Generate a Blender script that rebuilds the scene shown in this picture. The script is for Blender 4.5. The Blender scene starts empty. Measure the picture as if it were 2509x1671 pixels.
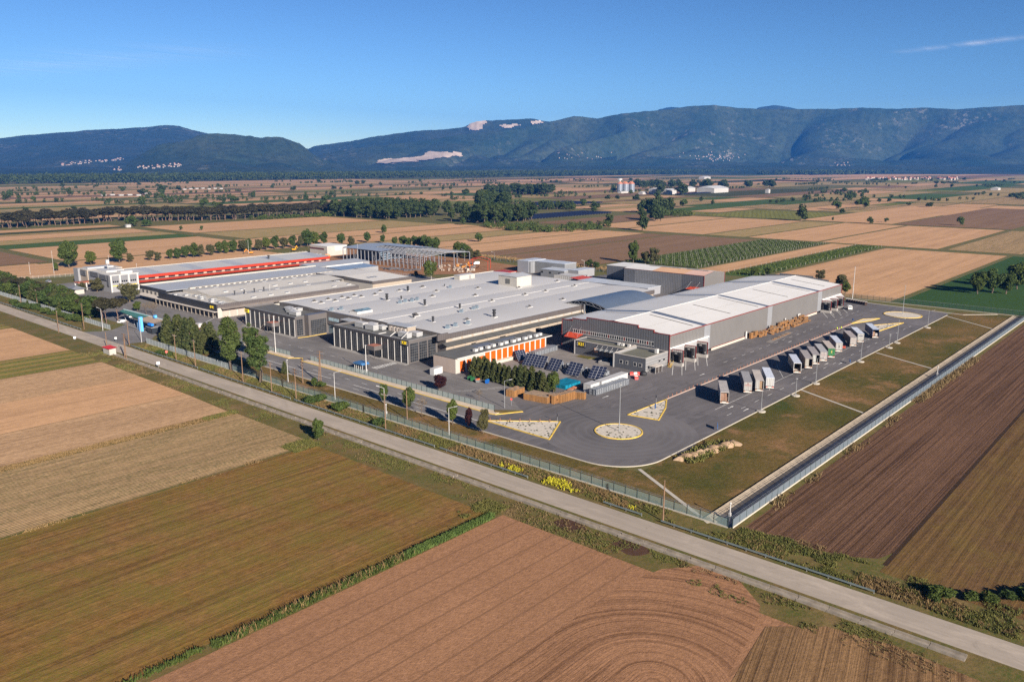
import bpy, math, random
import numpy as np
from mathutils import Vector, Matrix
random.seed(7); rng = np.random.default_rng(11)
R = math.radians
scn = bpy.context.scene
col = scn.collection

# ---------------------------------------------------------------- camera
FPX, YAW, PITCH, CAMZ = 1975.0, R(41.6), R(12.37), 70.0
IW, IH = 2509.0, 1671.0
_f = np.array([math.cos(PITCH)*math.cos(YAW), math.cos(PITCH)*math.sin(YAW), -math.sin(PITCH)])
_r = np.array([math.sin(YAW), -math.cos(YAW), 0.0]); _u = np.cross(_r, _f)
cam = bpy.data.cameras.new('camera'); camo = bpy.data.objects.new('camera', cam); col.objects.link(camo)
cam.sensor_width = 36.0; cam.lens = 36.0*FPX/IW; cam.clip_start = 1.0; cam.clip_end = 250000.0
camo.location = (0, 0, CAMZ)
camo.rotation_euler = Matrix((_r, _u, -_f)).transposed().to_euler()
scn.camera = camo

# ---------------------------------------------------------------- sky, sun, exposure
SUN_AZ, SUN_EL = R(252.0), R(21.5)          # direction towards the sun, in the x-y plane
world = bpy.data.worlds.new('World'); scn.world = world; world.use_nodes = True
wn = world.node_tree.nodes; bg = wn['Background']
sky = wn.new('ShaderNodeTexSky'); sky.sky_type = 'NISHITA'; sky.sun_disc = False
sky.sun_elevation = SUN_EL; sky.sun_rotation = R(90)-SUN_AZ
sky.altitude = 1500.0; sky.air_density = 1.0; sky.dust_density = 0.0; sky.ozone_density = 3.0
_a = wn.new('ShaderNodeVectorMath'); _a.operation = 'SCALE'; _a.inputs['Scale'].default_value = .1; _g = wn.new('ShaderNodeGamma'); _g.inputs[1].default_value = 1.55; _b = wn.new('ShaderNodeVectorMath'); _b.operation = 'SCALE'; _b.inputs['Scale'].default_value = 10.
wl = world.node_tree.links; wl.new(sky.outputs[0], _a.inputs[0]); wl.new(_a.outputs[0], _g.inputs[0]); wl.new(_g.outputs[0], _b.inputs[0]); wl.new(_b.outputs[0], bg.inputs[0]); bg.inputs[1].default_value = 0.054
sl = bpy.data.lights.new('sun', 'SUN'); so = bpy.data.objects.new('sun', sl); col.objects.link(so)
sl.energy = 5.0; sl.angle = R(0.5); sl.color = (1.0, 0.90, 0.78)
so.location = (100, 100, 400)
so.rotation_euler = Vector((math.cos(SUN_AZ)*math.cos(SUN_EL), math.sin(SUN_AZ)*math.cos(SUN_EL), math.sin(SUN_EL))).to_track_quat('Z', 'Y').to_euler()
vs = scn.view_settings; vs.view_transform = 'Standard'; vs.look = 'None'; vs.exposure = 1.2; vs.gamma = 1.0; vs.use_curve_mapping = False
scn.render.engine = 'CYCLES'
scn.cycles.use_denoising = False; scn.cycles.sample_clamp_indirect = 3.0; scn.cycles.max_bounces = 6; scn.cycles.transparent_max_bounces = 12; scn.cycles.volume_bounces = 0

# ---------------------------------------------------------------- pixel helpers (photo pixels -> places on the ground)
def ray(x, y): return _f*FPX + _r*(x-IW/2) - _u*(y-IH/2)
def G(x, y, z=0.0):
    d = ray(x, y); t = (z-CAMZ)/d[2]; return (d[0]*t, d[1]*t)
def crop(x0, y0, w, iw=2355.0):
    s = w/iw
    return lambda x, y, z=0.0: G(x0+s*x, y0+s*y, z)

# ---------------------------------------------------------------- numpy value noise
_perm = rng.permutation(4096); _val = rng.random(4096)
def vnoise(x, y):
    x = np.asarray(x, float); y = np.asarray(y, float)
    xi = np.floor(x).astype(int); yi = np.floor(y).astype(int); fx = x-xi; fy = y-yi
    fx = fx*fx*(3-2*fx); fy = fy*fy*(3-2*fy)
    h = lambda a, b: _val[_perm[(a+_perm[b & 4095]) & 4095]]
    return (h(xi, yi)*(1-fx)+h(xi+1, yi)*fx)*(1-fy)+(h(xi, yi+1)*(1-fx)+h(xi+1, yi+1)*fx)*fy
def fbm(x, y, o=4):
    s = 0; a = .5
    for i in range(o): s = s+a*vnoise(x*2**i+i*17.3, y*2**i+i*9.1); a *= .5
    return s/(1-.5**o)

# ---------------------------------------------------------------- materials
class NT:
    def __init__(s, name):
        s.m = bpy.data.materials.new(name); s.m.use_nodes = True; s.t = s.m.node_tree; s.n = s.t.nodes
        s.b = s.n['Principled BSDF']; s.out = s.n['Material Output']; s._p = None
    def link(s, a, b): s.t.links.new(a, b)
    def pos(s):
        if s._p is None: s._p = s.n.new('ShaderNodeNewGeometry').outputs['Position']
        return s._p
    def map(s, v, rot=0, sc=(1, 1, 1), loc=(0, 0, 0)):
        m = s.n.new('ShaderNodeMapping'); s.link(v, m.inputs['Vector'])
        m.inputs['Rotation'].default_value = (0, 0, rot); m.inputs['Scale'].default_value = sc; m.inputs['Location'].default_value = loc
        return m.outputs[0]
    def noise(s, v, sc, det=3, ro=.55, dist=0):
        k = s.n.new('ShaderNodeTexNoise'); s.link(v, k.inputs['Vector'])
        k.inputs['Scale'].default_value = sc; k.inputs['Detail'].default_value = det; k.inputs['Roughness'].default_value = ro; k.inputs['Distortion'].default_value = dist
        return k.outputs['Fac']
    def wave(s, v, sc, dist=0, direction='Y', dscale=1., profile='SIN', det=2):
        k = s.n.new('ShaderNodeTexWave'); s.link(v, k.inputs['Vector']); k.wave_type = 'BANDS'; k.bands_direction = direction; k.wave_profile = profile
        k.inputs['Scale'].default_value = sc; k.inputs['Distortion'].default_value = dist; k.inputs['Detail'].default_value = det; k.inputs['Detail Scale'].default_value = dscale
        return k.outputs['Fac']
    def ramp(s, f, lo, hi):
        k = s.n.new('ShaderNodeMapRange'); s.link(f, k.inputs[0]); k.inputs[1].default_value = lo; k.inputs[2].default_value = hi
        return k.outputs[0]
    def math(s, op, a, b):
        k = s.n.new('ShaderNodeMath'); k.operation = op
        for i, v in enumerate((a, b)):
            if isinstance(v, (int, float)): k.inputs[i].default_value = v
            else: s.link(v, k.inputs[i])
        return k.outputs[0]
    def mix(s, f, a, b, mode='MIX'):
        k = s.n.new('ShaderNodeMix'); k.data_type = 'RGBA'; k.blend_type = mode
        if isinstance(f, (int, float)): k.inputs[0].default_value = f
        else: s.link(f, k.inputs[0])
        for i, v in ((6, a), (7, b)):
            if isinstance(v, tuple): k.inputs[i].default_value = (*v, 1)
            else: s.link(v, k.inputs[i])
        return k.outputs[2]
    def color(s, c):
        if isinstance(c, tuple): s.b.inputs['Base Color'].default_value = (*c, 1)
        else: s.link(c, s.b.inputs['Base Color'])
    def bump(s, f, st=.3, d=.05):
        k = s.n.new('ShaderNodeBump'); s.link(f, k.inputs['Height']); k.inputs['Strength'].default_value = st; k.inputs['Distance'].default_value = d
        s.link(k.outputs[0], s.b.inputs['Normal'])
    def set(s, rough=.8, metal=0., spec=.3):
        s.b.inputs['Roughness'].default_value = rough; s.b.inputs['Metallic'].default_value = metal; s.b.inputs['Specular IOR Level'].default_value = spec
def sc_(c, k): return tuple(min(1, max(0, v*k)) for v in c)
_mats = {}
def mat(name, c, rough=.7, metal=0., spec=.3, var=.12, scale=.35, bump=0., ribs=None, dirt=0., obj=False):
    """painted / plain surface with uneven tone; ribs=(direction, spacing) gives fine profiled sheet relief"""
    if name in _mats: return _mats[name]
    s = NT(name); s.set(rough, metal, spec); p = s.pos()
    f = s.ramp(s.noise(p, scale, 4), .3, .7)
    cc = s.mix(f, sc_(c, 1-var), sc_(c, 1+var))
    if dirt:
        d = s.ramp(s.noise(s.map(p, sc=(1, 1, .25)), .8, 5, .65), .5, .8)
        cc = s.mix(s.math('MULTIPLY', d, dirt), cc, (.10, .085, .07))
    if ribs:
        w = s.wave(p, .314/ribs[1], 0, ribs[0])
        cc = s.mix(s.math('MULTIPLY', s.ramp(w, .0, .35), 1.0), sc_(c, .72), cc)
        s.bump(w, .5, .04)
    elif bump:
        s.bump(s.noise(p, 3.0/max(scale, .05)*.1+2, 4), bump, .05)
    if obj:
        oi = s.n.new('ShaderNodeObjectInfo').outputs['Random']
        cc = s.mix(s.ramp(oi, 0, 1), s.mix(1.0, cc, (.72, .74, .76), 'MULTIPLY'), s.mix(1.0, cc, (1.0, .98, .94), 'MULTIPLY'))
    s.color(cc); _mats[name] = s.m
    return s.m

# ---------------------------------------------------------------- mesh builder
class MB:
    def __init__(s): s.v = []; s.f = []
    def quad(s, a, b, c, d): n = len(s.v); s.v += [a, b, c, d]; s.f.append((n, n+1, n+2, n+3)); return s
    def poly(s, pts): n = len(s.v); s.v += [tuple(p) for p in pts]; s.f.append(tuple(range(n, n+len(pts)))); return s
    def box(s, x0, y0, z0, x1, y1, z1):
        n = len(s.v)
        s.v += [(x0, y0, z0), (x1, y0, z0), (x1, y1, z0), (x0, y1, z0), (x0, y0, z1), (x1, y0, z1), (x1, y1, z1), (x0, y1, z1)]
        s.f += [tuple(n+i for i in q) for q in ((0, 3, 2, 1), (4, 5, 6, 7), (0, 1, 5, 4), (1, 2, 6, 5), (2, 3, 7, 6), (3, 0, 4, 7))]
        return s
    def cbox(s, x, y, z0, w, d, h): return s.box(x-w/2, y-d/2, z0, x+w/2, y+d/2, z0+h)
    def prism(s, pts, z0, z1):
        n = len(s.v); k = len(pts)
        a = sum(pts[i][0]*pts[(i+1) % k][1]-pts[(i+1) % k][0]*pts[i][1] for i in range(k))
        if a < 0: pts = pts[::-1]
        s.v += [(p[0], p[1], z0) for p in pts]+[(p[0], p[1], z1) for p in pts]
        s.f.append(tuple(n+i for i in range(k-1, -1, -1))); s.f.append(tuple(n+k+i for i in range(k)))
        for i in range(k): j = (i+1) % k; s.f.append((n+i, n+j, n+k+j, n+k+i))
        return s
    def profx(s, prof, x0, x1):      # profile in (y, z), extruded along x
        n = len(s.v); k = len(prof)
        s.v += [(x0, y, z) for y, z in prof]+[(x1, y, z) for y, z in prof]
        s.f.append(tuple(n+i for i in range(k))); s.f.append(tuple(n+k+i for i in range(k-1, -1, -1)))
        for i in range(k): j = (i+1) % k; s.f.append((n+j, n+i, n+k+i, n+k+j))
        return s
    def profy(s, prof, y0, y1):      # profile in (x, z), extruded along y
        n = len(s.v); k = len(prof)
        s.v += [(x, y0, z) for x, z in prof]+[(x, y1, z) for x, z in prof]
        s.f.append(tuple(n+i for i in range(k-1, -1, -1))); s.f.append(tuple(n+k+i for i in range(k)))
        for i in range(k): j = (i+1) % k; s.f.append((n+i, n+j, n+k+j, n+k+i))
        return s
    def tube(s, a, b, r0, r1=None, k=6):
        r1 = r0 if r1 is None else r1
        a = Vector(a); b = Vector(b); d = (b-a).normalized(); q = d.to_track_quat('Z', 'Y'); n = len(s.v)
        for p, r in ((a, r0), (b, r1)):
            for i in range(k):
                w = q @ Vector((math.cos(2*math.pi*i/k)*r, math.sin(2*math.pi*i/k)*r, 0)); s.v.append(tuple(p+w))
        for i in range(k): j = (i+1) % k; s.f.append((n+i, n+j, n+k+j, n+k+i))
        s.f.append(tuple(n+i for i in range(k-1, -1, -1))); s.f.append(tuple(n+k+i for i in range(k)))
        return s
    def bar(s, a, b, w, h):          # rectangular bar between two points
        a = Vector(a); b = Vector(b); d = (b-a).normalized(); up = Vector((0, 0, 1)) if abs(d.z) < .9 else Vector((1, 0, 0))
        sx = d.cross(up).normalized()*w/2; sz = sx.normalized().cross(d).normalized()*h/2; n = len(s.v)
        for p in (a, b): s.v += [tuple(p-sx-sz), tuple(p+sx-sz), tuple(p+sx+sz), tuple(p-sx+sz)]
        s.f += [tuple(n+i for i in q) for q in ((0, 3, 2, 1), (4, 5, 6, 7), (0, 1, 5, 4), (1, 2, 6, 5), (2, 3, 7, 6), (3, 0, 4, 7))]
        return s
    def lathe(s, prof, k=10, cx=0, cy=0):   # prof: (r, z)
        n = len(s.v)
        for r, z in prof: s.v += [(cx+r*math.cos(2*math.pi*i/k), cy+r*math.sin(2*math.pi*i/k), z) for i in range(k)]
        for q in range(len(prof)-1):
            for i in range(k): j = (i+1) % k; s.f.append((n+q*k+i, n+q*k+j, n+(q+1)*k+j, n+(q+1)*k+i))
        s.f.append(tuple(n+i for i in range(k-1, -1, -1))); s.f.append(tuple(n+(len(prof)-1)*k+i for i in range(k)))
        return s
    def mesh(s, name, m=None, off=(0, 0, 0), smooth=False):
        me = bpy.data.meshes.new(name)
        if any(off): o = off; me.from_pydata([(a-o[0], b-o[1], c-o[2]) for a, b, c in s.v], [], s.f)
        else: me.from_pydata(s.v, [], s.f)
        if m: me.materials.append(m)
        if smooth: me.polygons.foreach_set('use_smooth', [True]*len(me.polygons))
        me.update(); return me
    def build(s, name, m, parent=None, local=False, smooth=False, loc=None, rz=0):
        """world-space verts unless local; child keeps its place under the parent's base point"""
        off = (0, 0, 0)
        if parent is not None and not local:
            p = parent; off = [0, 0, 0]
            while p is not None: off = [off[i]+p.location[i] for i in range(3)]; p = p.parent
        o = bpy.data.objects.new(name, s.mesh(name, m, tuple(off), smooth)); col.objects.link(o)
        if parent is not None: o.parent = parent
        if loc is not None: o.location = loc
        if rz: o.rotation_euler.z = rz
        return o
def mobj(name, me, parent=None, loc=(0, 0, 0), rz=0, sc=None):
    o = bpy.data.objects.new(name, me); col.objects.link(o); o.location = loc; o.rotation_euler.z = rz
    if sc: o.scale = sc
    if parent is not None: o.parent = parent
    return o
def tag(o, label, cat, group=None):
    o['label'] = label; o['category'] = cat
    if group: o['group'] = group
    return o
def thing(name, label, cat, loc=(0, 0, 0), rz=0, group=None, sc=None):
    o = bpy.data.objects.new(name, None); col.objects.link(o); o.location = loc; o.rotation_euler.z = rz
    o.empty_display_size = .5
    if sc: o.scale = sc
    return tag(o, label, cat, group)
def struct(o): o['kind'] = 'structure'; return o
def stuff(o, label=None, cat=None):
    o['kind'] = 'stuff'
    if label: o['label'] = label
    if cat: o['category'] = cat
    return o
def dup(root, loc, rz, label=None, group=None, sc=None):
    r = root.copy(); col.objects.link(r); r.location = loc; r.rotation_euler.z = rz
    if label: r['label'] = label
    if group: r['group'] = group
    if sc: r.scale = sc
    for ch in list(root.children):
        c = ch.copy(); col.objects.link(c); c.parent = r
        for g in list(ch.children):
            d = g.copy(); col.objects.link(d); d.parent = c
    return r
# ================================================================ ground materials
def ground_mat(name, c1, c2, c3=None, sc=.05, st=.0, rows=0, rowstr=.5, crop=None, cropamt=.5, bump=.4, fine=1.2, tram=0, rot=0., ringc=None, streak=1.0, grain=.6, furrow=0, fstr=.6, fring=None):
    s = NT(name); s.set(.95, 0, .1); p = s.map(s.pos(), rot=-rot) if rot else s.pos()
    big = s.ramp(s.noise(p, sc, 4, .6), .32, .68)
    c = s.mix(big, c1, c2)
    if streak:
        k = s.ramp(s.noise(s.map(p, sc=(.02, .9, 1)), 1.0, 4, .6), .38, .68)
        c = s.mix(s.math('MULTIPLY', k, .55*streak), c, sc_(c2, .72))
        k2 = s.ramp(s.noise(s.map(p, sc=(.004, .12, 1), loc=(3, 7, 0)), 1.0, 4, .6), .42, .62)
        c = s.mix(s.math('MULTIPLY', k2, .5*streak), c, c3 or sc_(c1, 1.15))
    h = s.noise(p, fine, 5, .7)
    g2 = s.ramp(s.noise(p, fine*.45, 8, .85), .38, .66)
    c = s.mix(s.math('MULTIPLY', g2, grain), c, s.mix(1.0, c, (.30, .28, .26), 'MULTIPLY'))
    g3 = s.ramp(s.noise(p, .16, 6, .75), .36, .66); c = s.mix(s.math('MULTIPLY', g3, .34), c, s.mix(1.0, c, (.66, .64, .62), 'MULTIPLY'))
    if rows:
        if ringc:
            pv = s.map(s.pos(), loc=(-ringc[0], -ringc[1], 0)); k = s.n.new('ShaderNodeTexWave'); k.wave_type = 'RINGS'; k.rings_direction = 'Z'
            s.link(pv, k.inputs['Vector']); k.inputs['Scale'].default_value = .314/rows; k.inputs['Distortion'].default_value = 6; k.inputs['Detail'].default_value = 3; k.inputs['Detail Scale'].default_value = .07; w = k.outputs['Fac']
        else: w = s.wave(p, .314/rows, .8, 'Y', .08)
        if crop:
            pm = s.ramp(s.noise(s.map(p, sc=(.05, .35, 1), loc=(9, 2, 0)), 1.0, 5, .65), .75-.55*cropamt, .95-.55*cropamt)
            pm2 = s.ramp(s.noise(p, 1.3, 3, .6), .35, .6)
            c = s.mix(s.math('MULTIPLY', s.math('MULTIPLY', s.ramp(w, .35, .75), pm), pm2), c, crop)
        else:
            c = s.mix(s.math('MULTIPLY', s.ramp(w, .55, 1.0), rowstr), c, sc_(c1, .42))
        h = s.math('ADD', s.math('MULTIPLY', w, 1.2), h)
    elif crop:
        pm = s.ramp(s.noise(p, .11, 6, .7), .62-.4*cropamt, .82-.4*cropamt)
        pm2 = s.ramp(s.noise(p, 1.6, 4, .7), .3, .6)
        c = s.mix(s.math('MULTIPLY', pm, pm2), c, crop)
    if furrow:
        if fring:
            sp = s.n.new('ShaderNodeSeparateXYZ'); s.link(s.map(s.pos(), loc=(-fring[0], -fring[1], 0), sc=(1, 1, 0)), sp.inputs[0]); c2_ = s.n.new('ShaderNodeCombineXYZ')
            s.link(s.math('MAXIMUM', sp.outputs[0], 0.), c2_.inputs[0]); s.link(sp.outputs[1], c2_.inputs[1]); vm = s.n.new('ShaderNodeVectorMath'); vm.operation = 'LENGTH'; s.link(c2_.outputs[0], vm.inputs[0])
            cb = s.n.new('ShaderNodeCombineXYZ'); s.link(vm.outputs['Value'], cb.inputs[1]); s.link(s.math('MULTIPLY', s.noise(s.pos(), .05, 2), 3.0), cb.inputs[0]); fv = s.map(cb.outputs[0], sc=(.4, furrow, 1))
        else: fv = s.map(p, sc=(.012, furrow, 1))
        fn = s.noise(fv, 1.0, 5, .72)
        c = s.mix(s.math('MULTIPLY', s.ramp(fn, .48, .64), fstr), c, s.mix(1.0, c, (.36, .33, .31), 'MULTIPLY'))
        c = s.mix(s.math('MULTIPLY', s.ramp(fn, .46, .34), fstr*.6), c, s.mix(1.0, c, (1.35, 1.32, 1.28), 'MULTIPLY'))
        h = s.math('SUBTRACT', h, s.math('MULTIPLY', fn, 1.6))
    if tram:
        t = s.wave(p, .314/tram, .4, 'Y', .05)
        c = s.mix(s.math('MULTIPLY', s.ramp(t, .965, .995), .8), c, sc_(c1, .5))
    s.color(c); s.bump(h, bump, .12)
    return s.m
TAN = (.58, .345, .185); TAN2 = (.50, .295, .158); PINK = (.39, .205, .110); PINK2 = (.335, .175, .093); DK = (.145, .080, .047); DK2 = (.185, .102, .061)
OLV = (.245, .130, .038); OLV2 = (.30, .162, .050); GRS = (.115, .078, .022); GRS2 = (.20, .115, .045); GREEN = (.06, .11, .025); GREEN2 = (.05, .10, .03)
GM = {}
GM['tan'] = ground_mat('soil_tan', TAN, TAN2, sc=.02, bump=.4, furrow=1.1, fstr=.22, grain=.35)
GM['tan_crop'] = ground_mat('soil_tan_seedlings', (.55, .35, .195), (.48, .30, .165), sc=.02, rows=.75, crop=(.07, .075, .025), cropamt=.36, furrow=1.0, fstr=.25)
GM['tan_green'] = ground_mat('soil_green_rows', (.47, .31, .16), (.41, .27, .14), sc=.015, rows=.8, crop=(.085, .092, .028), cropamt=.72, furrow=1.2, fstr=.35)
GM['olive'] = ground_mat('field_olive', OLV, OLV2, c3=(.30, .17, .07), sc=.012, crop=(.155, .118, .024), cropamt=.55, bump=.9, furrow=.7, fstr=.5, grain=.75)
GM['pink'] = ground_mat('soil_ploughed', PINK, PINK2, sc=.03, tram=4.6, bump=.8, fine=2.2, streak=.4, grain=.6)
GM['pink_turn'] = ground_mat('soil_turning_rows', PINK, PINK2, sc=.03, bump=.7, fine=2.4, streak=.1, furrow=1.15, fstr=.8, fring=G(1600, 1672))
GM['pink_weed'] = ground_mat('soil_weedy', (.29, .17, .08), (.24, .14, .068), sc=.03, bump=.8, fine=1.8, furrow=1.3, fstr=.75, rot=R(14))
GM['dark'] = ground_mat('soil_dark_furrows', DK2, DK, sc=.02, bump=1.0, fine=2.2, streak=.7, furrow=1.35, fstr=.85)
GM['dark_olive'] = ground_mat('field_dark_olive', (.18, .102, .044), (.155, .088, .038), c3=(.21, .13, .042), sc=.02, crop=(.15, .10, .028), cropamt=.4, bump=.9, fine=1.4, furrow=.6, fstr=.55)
GM['brown'] = ground_mat('soil_brown', (.27, .165, .095), (.225, .135, .08), sc=.01, rows=2.5, rowstr=.3)
GM['straw'] = ground_mat('field_straw', (.38, .265, .12), (.45, .31, .15), sc=.01, crop=(.17, .17, .05), cropamt=.4)
GM['green'] = ground_mat('field_green', GREEN, (.075, .125, .03), sc=.01, streak=.6)
GM['deepgreen'] = ground_mat('field_deep_green', (.034, .082, .018), (.045, .095, .022), sc=.02, streak=.5)
GM['vine'] = ground_mat('vineyard_floor', (.08, .085, .03), (.065, .075, .03), sc=.03, rows=2.6, rowstr=.35)
GM['yellowgreen'] = ground_mat('field_yellow_green', (.23, .22, .05), (.17, .18, .045), sc=.02, rows=6, rowstr=.5, rot=R(25))
s_ = NT('lawn_grass'); s_.set(.95, 0, .1); p_ = s_.pos()
c_l = s_.mix(s_.ramp(s_.noise(p_, .035, 6, .7), .38, .62), (.095, .090, .020), (.22, .135, .048)); c_l = s_.mix(s_.ramp(s_.noise(s_.map(p_, loc=(40, 9, 0)), .05, 5, .7), .56, .68), c_l, (.31, .175, .082)); c_l = s_.mix(s_.ramp(s_.noise(s_.map(p_, loc=(70, 19, 0)), .028, 5, .7), .58, .70), c_l, (.065, .085, .018))
g_l = s_.noise(p_, 1.0, 8, .85); c_l = s_.mix(s_.ramp(g_l, .36, .68), c_l, s_.mix(1.0, c_l, (.38, .36, .34), 'MULTIPLY')); s_.color(c_l); s_.bump(g_l, .9, .15); GM['grasslawn'] = s_.m
GM['verge'] = ground_mat('verge_grass', (.16, .115, .04), (.22, .15, .065), sc=.12, crop=(.075, .085, .02), cropamt=.6, streak=0, bump=.8)
GM['plain'] = ground_mat('plain_grass', (.15, .125, .045), (.22, .16, .07), c3=(.12, .13, .05), sc=.01, crop=(.09, .105, .035), cropamt=.6)
GM['dirt'] = ground_mat('building_site_earth', (.36, .19, .10), (.30, .15, .075), sc=.06, streak=0, bump=.8)
GM['orchard'] = ground_mat('orchard_strips', (.30, .23, .06), (.26, .17, .07), sc=.02, rows=6.5, crop=(.075, .11, .022), cropamt=.95)

def sheet(name, pts, z, m, parent=None):
    o = MB().poly([(x, y, z) for x, y in pts][::(1 if sum(pts[i][0]*pts[(i+1) % len(pts)][1]-pts[(i+1) % len(pts)][0]*pts[i][1] for i in range(len(pts))) > 0 else -1)]).build(name, m, parent)
    if parent is None: struct(o)
    return o
def rect(x0, y0, x1, y1): return [(x0, y0), (x1, y0), (x1, y1), (x0, y1)]

# one ground sheet to the horizon, open only where the concrete ditch is sunk into it
DX0, DX1, DY0, DY1 = 138.7, 436.0, 65.6, 71.6
g = MB(); xs = (-9000, DX0, DX1, 45000); ys = (-9000, DY0, DY1, 45000)
for i in range(3):
    for j in range(3):
        if (i, j) != (1, 1): g.quad((xs[i], ys[j], 0), (xs[i+1], ys[j], 0), (xs[i+1], ys[j+1], 0), (xs[i], ys[j+1], 0))
struct(g.build('ground', GM['plain']))

sheet('verge', rect(-260, -60, 113.3, 720), .008, GM['verge']); sheet('verge', rect(138.9, 61.0, 437, 65.0), .008, GM['verge']); sheet('verge', rect(138.4, -90, 160, 64.9), .010, GM['verge'])
# ---------------------------------------------------------------- fields this side of the road (strips run along x)
NX = 113.5
def near_field(y0, y1, m, z=.02, x1=NX, x0=-260): sheet('field', [(x0, y0), (x1+random.uniform(-1, 1), y0), (x1, y1), (x0, y1)], z, GM[m])
near_field(-60, 103.2, 'pink', x1=115.5)
DG = lambda *p: [G(x*1.0658, y*1.0658) for x, y in p]
sheet('field', DG((1000, 1640), (1180, 1520), (1430, 1345), (1520, 1308), (1610, 1300), (1700, 1335), (1748, 1392), (1735, 1450), (1690, 1520), (1640, 1640)), .035, GM['pink_turn'])
sheet('field', DG((1640, 1640), (1700, 1535), (1760, 1440), (1900, 1440), (2060, 1485), (2300, 1585), (2300, 1640)), .05, GM['pink_weed'])
for c_, r_ in ((DG((1310, 1208))[0], 2.2), (DG((1450, 1258))[0], 2.4)): sheet('wet_soil_patch', [(c_[0]+r_*1.1*math.cos(t_)+.4*math.sin(3*t_), c_[1]+r_*1.6*math.sin(t_)) for t_ in [k*.42 for k in range(15)]], .045, ground_mat('wet_soil', (.10, .055, .035), (.085, .045, .03), streak=0))
near_field(105.6, 167.3, 'olive', x1=112.5)
near_field(168.3, 206.3, 'tan_green')
near_field(209.7, 236.3, 'tan_crop')
near_field(236.5, 268.4, 'tan', x1=117.5)
near_field(268.6, 299.5, 'tan_crop', x1=117)
near_field(300, 328, 'orchard', x1=116)
near_field(328.4, 393, 'tan', x1=114)
near_field(394, 420, 'orchard', x1=116); near_field(423, 520, 'tan_crop', x1=117); near_field(524, 700, 'tan', x1=117)
# fields to the right of the fence
sheet('field', [(140.5, 63.6), (140.5, 52), (142, 44), (145, 39.5), (150, 38.0), (760, 38.0), (760, 63.6)], .02, GM['dark'])
sheet('field', [(140, 37.9), (150, 37.7), (760, 37.4), (760, -90), (139, -90), (139, 20)], .02, GM['dark_olive'])

sheet('furrow', rect(143, 37.5, 760, 38.3), .03, ground_mat('open_furrow', (.06, .035, .02), (.045, .028, .018), streak=0))
# ---------------------------------------------------------------- fields of the plain
_fz = [0]
def F(x0, x1, y0, y1, m, z=.06): _fz[0] += 1; sheet('field', rect(x0, y0, x1, y1), z+.003*_fz[0], GM[m])
F(441, 726, 66, 124, 'deepgreen'); F(441, 725, 128, 218, 'tan'); F(480, 735, 223, 245, 'green'); F(445, 735, 248, 268, 'tan')
F(495, 733, 272, 331, 'vine'); F(445, 724, 334, 421, 'brown'); F(450, 718, 425, 452, 'brown'); F(450, 719, 454, 503, 'tan'); F(450, 719, 506, 543, 'tan'); F(450, 712, 547, 588, 'straw')
F(440, 700, 592, 648, 'tan'); F(420, 680, 653, 704, 'tan'); F(412, 668, 708, 800, 'straw'); F(412, 660, 806, 930, 'tan')
F(745, 1004, 40, 120, 'straw'); F(745, 1004, 122, 176, 'tan_green'); F(745, 1008, 183, 281, 'tan'); F(745, 1008, 285, 353, 'tan'); F(745, 1004, 357, 398, 'straw'); F(745, 1004, 402, 500, 'tan'); F(760, 1004, 505, 560, 'tan'); F(760, 990, 565, 640, 'brown')
F(742, 1008, -160, 36, 'tan'); F(445, 735, -160, 34, 'brown')
F(225, 392, 640, 764, 'tan'); F(225, 394, 768, 806, 'green'); F(230, 394, 808, 850, 'straw'); F(235, 392, 853, 905, 'tan'); F(240, 395, 908, 925, 'straw'); F(260, 400, 927, 952, 'vine'); F(260, 400, 955, 990, 'tan')
F(60, 205, 560, 640, 'tan'); F(60, 215, 645, 764, 'brown'); F(40, 220, 768, 806, 'green'); F(40, 225, 810, 905, 'tan'); F(40, 250, 908, 990, 'straw')
F(205, 360, 532, 634, 'tan'); F(362, 440, 600, 700, 'tan')
F(1022, 1200, 420, 560, 'yellowgreen', .08); F(1022, 1500, 180, 300, 'brown', .08); F(1022, 1500, 304, 416, 'tan', .08)
frnd = random.Random(5); pal = ['tan', 'tan', 'straw', 'tan', 'brown', 'straw', 'tan_green', 'green', 'vine', 'straw', 'yellowgreen', 'tan']
def strips(x0, x1, y0, y1, w0, w1, z):
    y = y0
    while y < y1:
        w = frnd.uniform(w0, w1); ye = min(y+w, y1)
        cuts = [x0]+sorted(frnd.uniform(x0, x1) for _ in range(frnd.randint(0, 2)))+[x1]
        for a, b in zip(cuts[:-1], cuts[1:]):
            if b-a > 60 and frnd.random() < .93: sheet('field', rect(a+3, y+2.2, b-3, ye-2.2), z, GM[frnd.choice(pal)])
        y = ye
strips(1025, 1235, 570, 1000, 25, 70, .08); strips(1240, 1640, -100, 1000, 30, 90, .10); strips(1660, 2300, -300, 1000, 60, 160, .14); strips(2320, 3300, -300, 1300, 90, 200, .2); strips(3320, 4600, -300, 1600, 120, 260, .3); strips(4620, 7600, 200, 2700, 160, 340, .5)
strips(100, 700, 1130, 1760, 30, 90, .10); strips(720, 1300, 1010, 1750, 40, 90, .12); strips(1320, 2300, 1010, 1750, 60, 140, .16)
strips(300, 1200, 1770, 2400, 50, 130, .16); strips(1220, 2400, 1770, 2400, 60, 150, .2); strips(500, 2400, 2420, 3200, 80, 170, .25); strips(2420, 3600, 1320, 3000, 80, 200, .3); strips(3620, 4600, 1620, 2900, 100, 220, .4)

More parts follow.
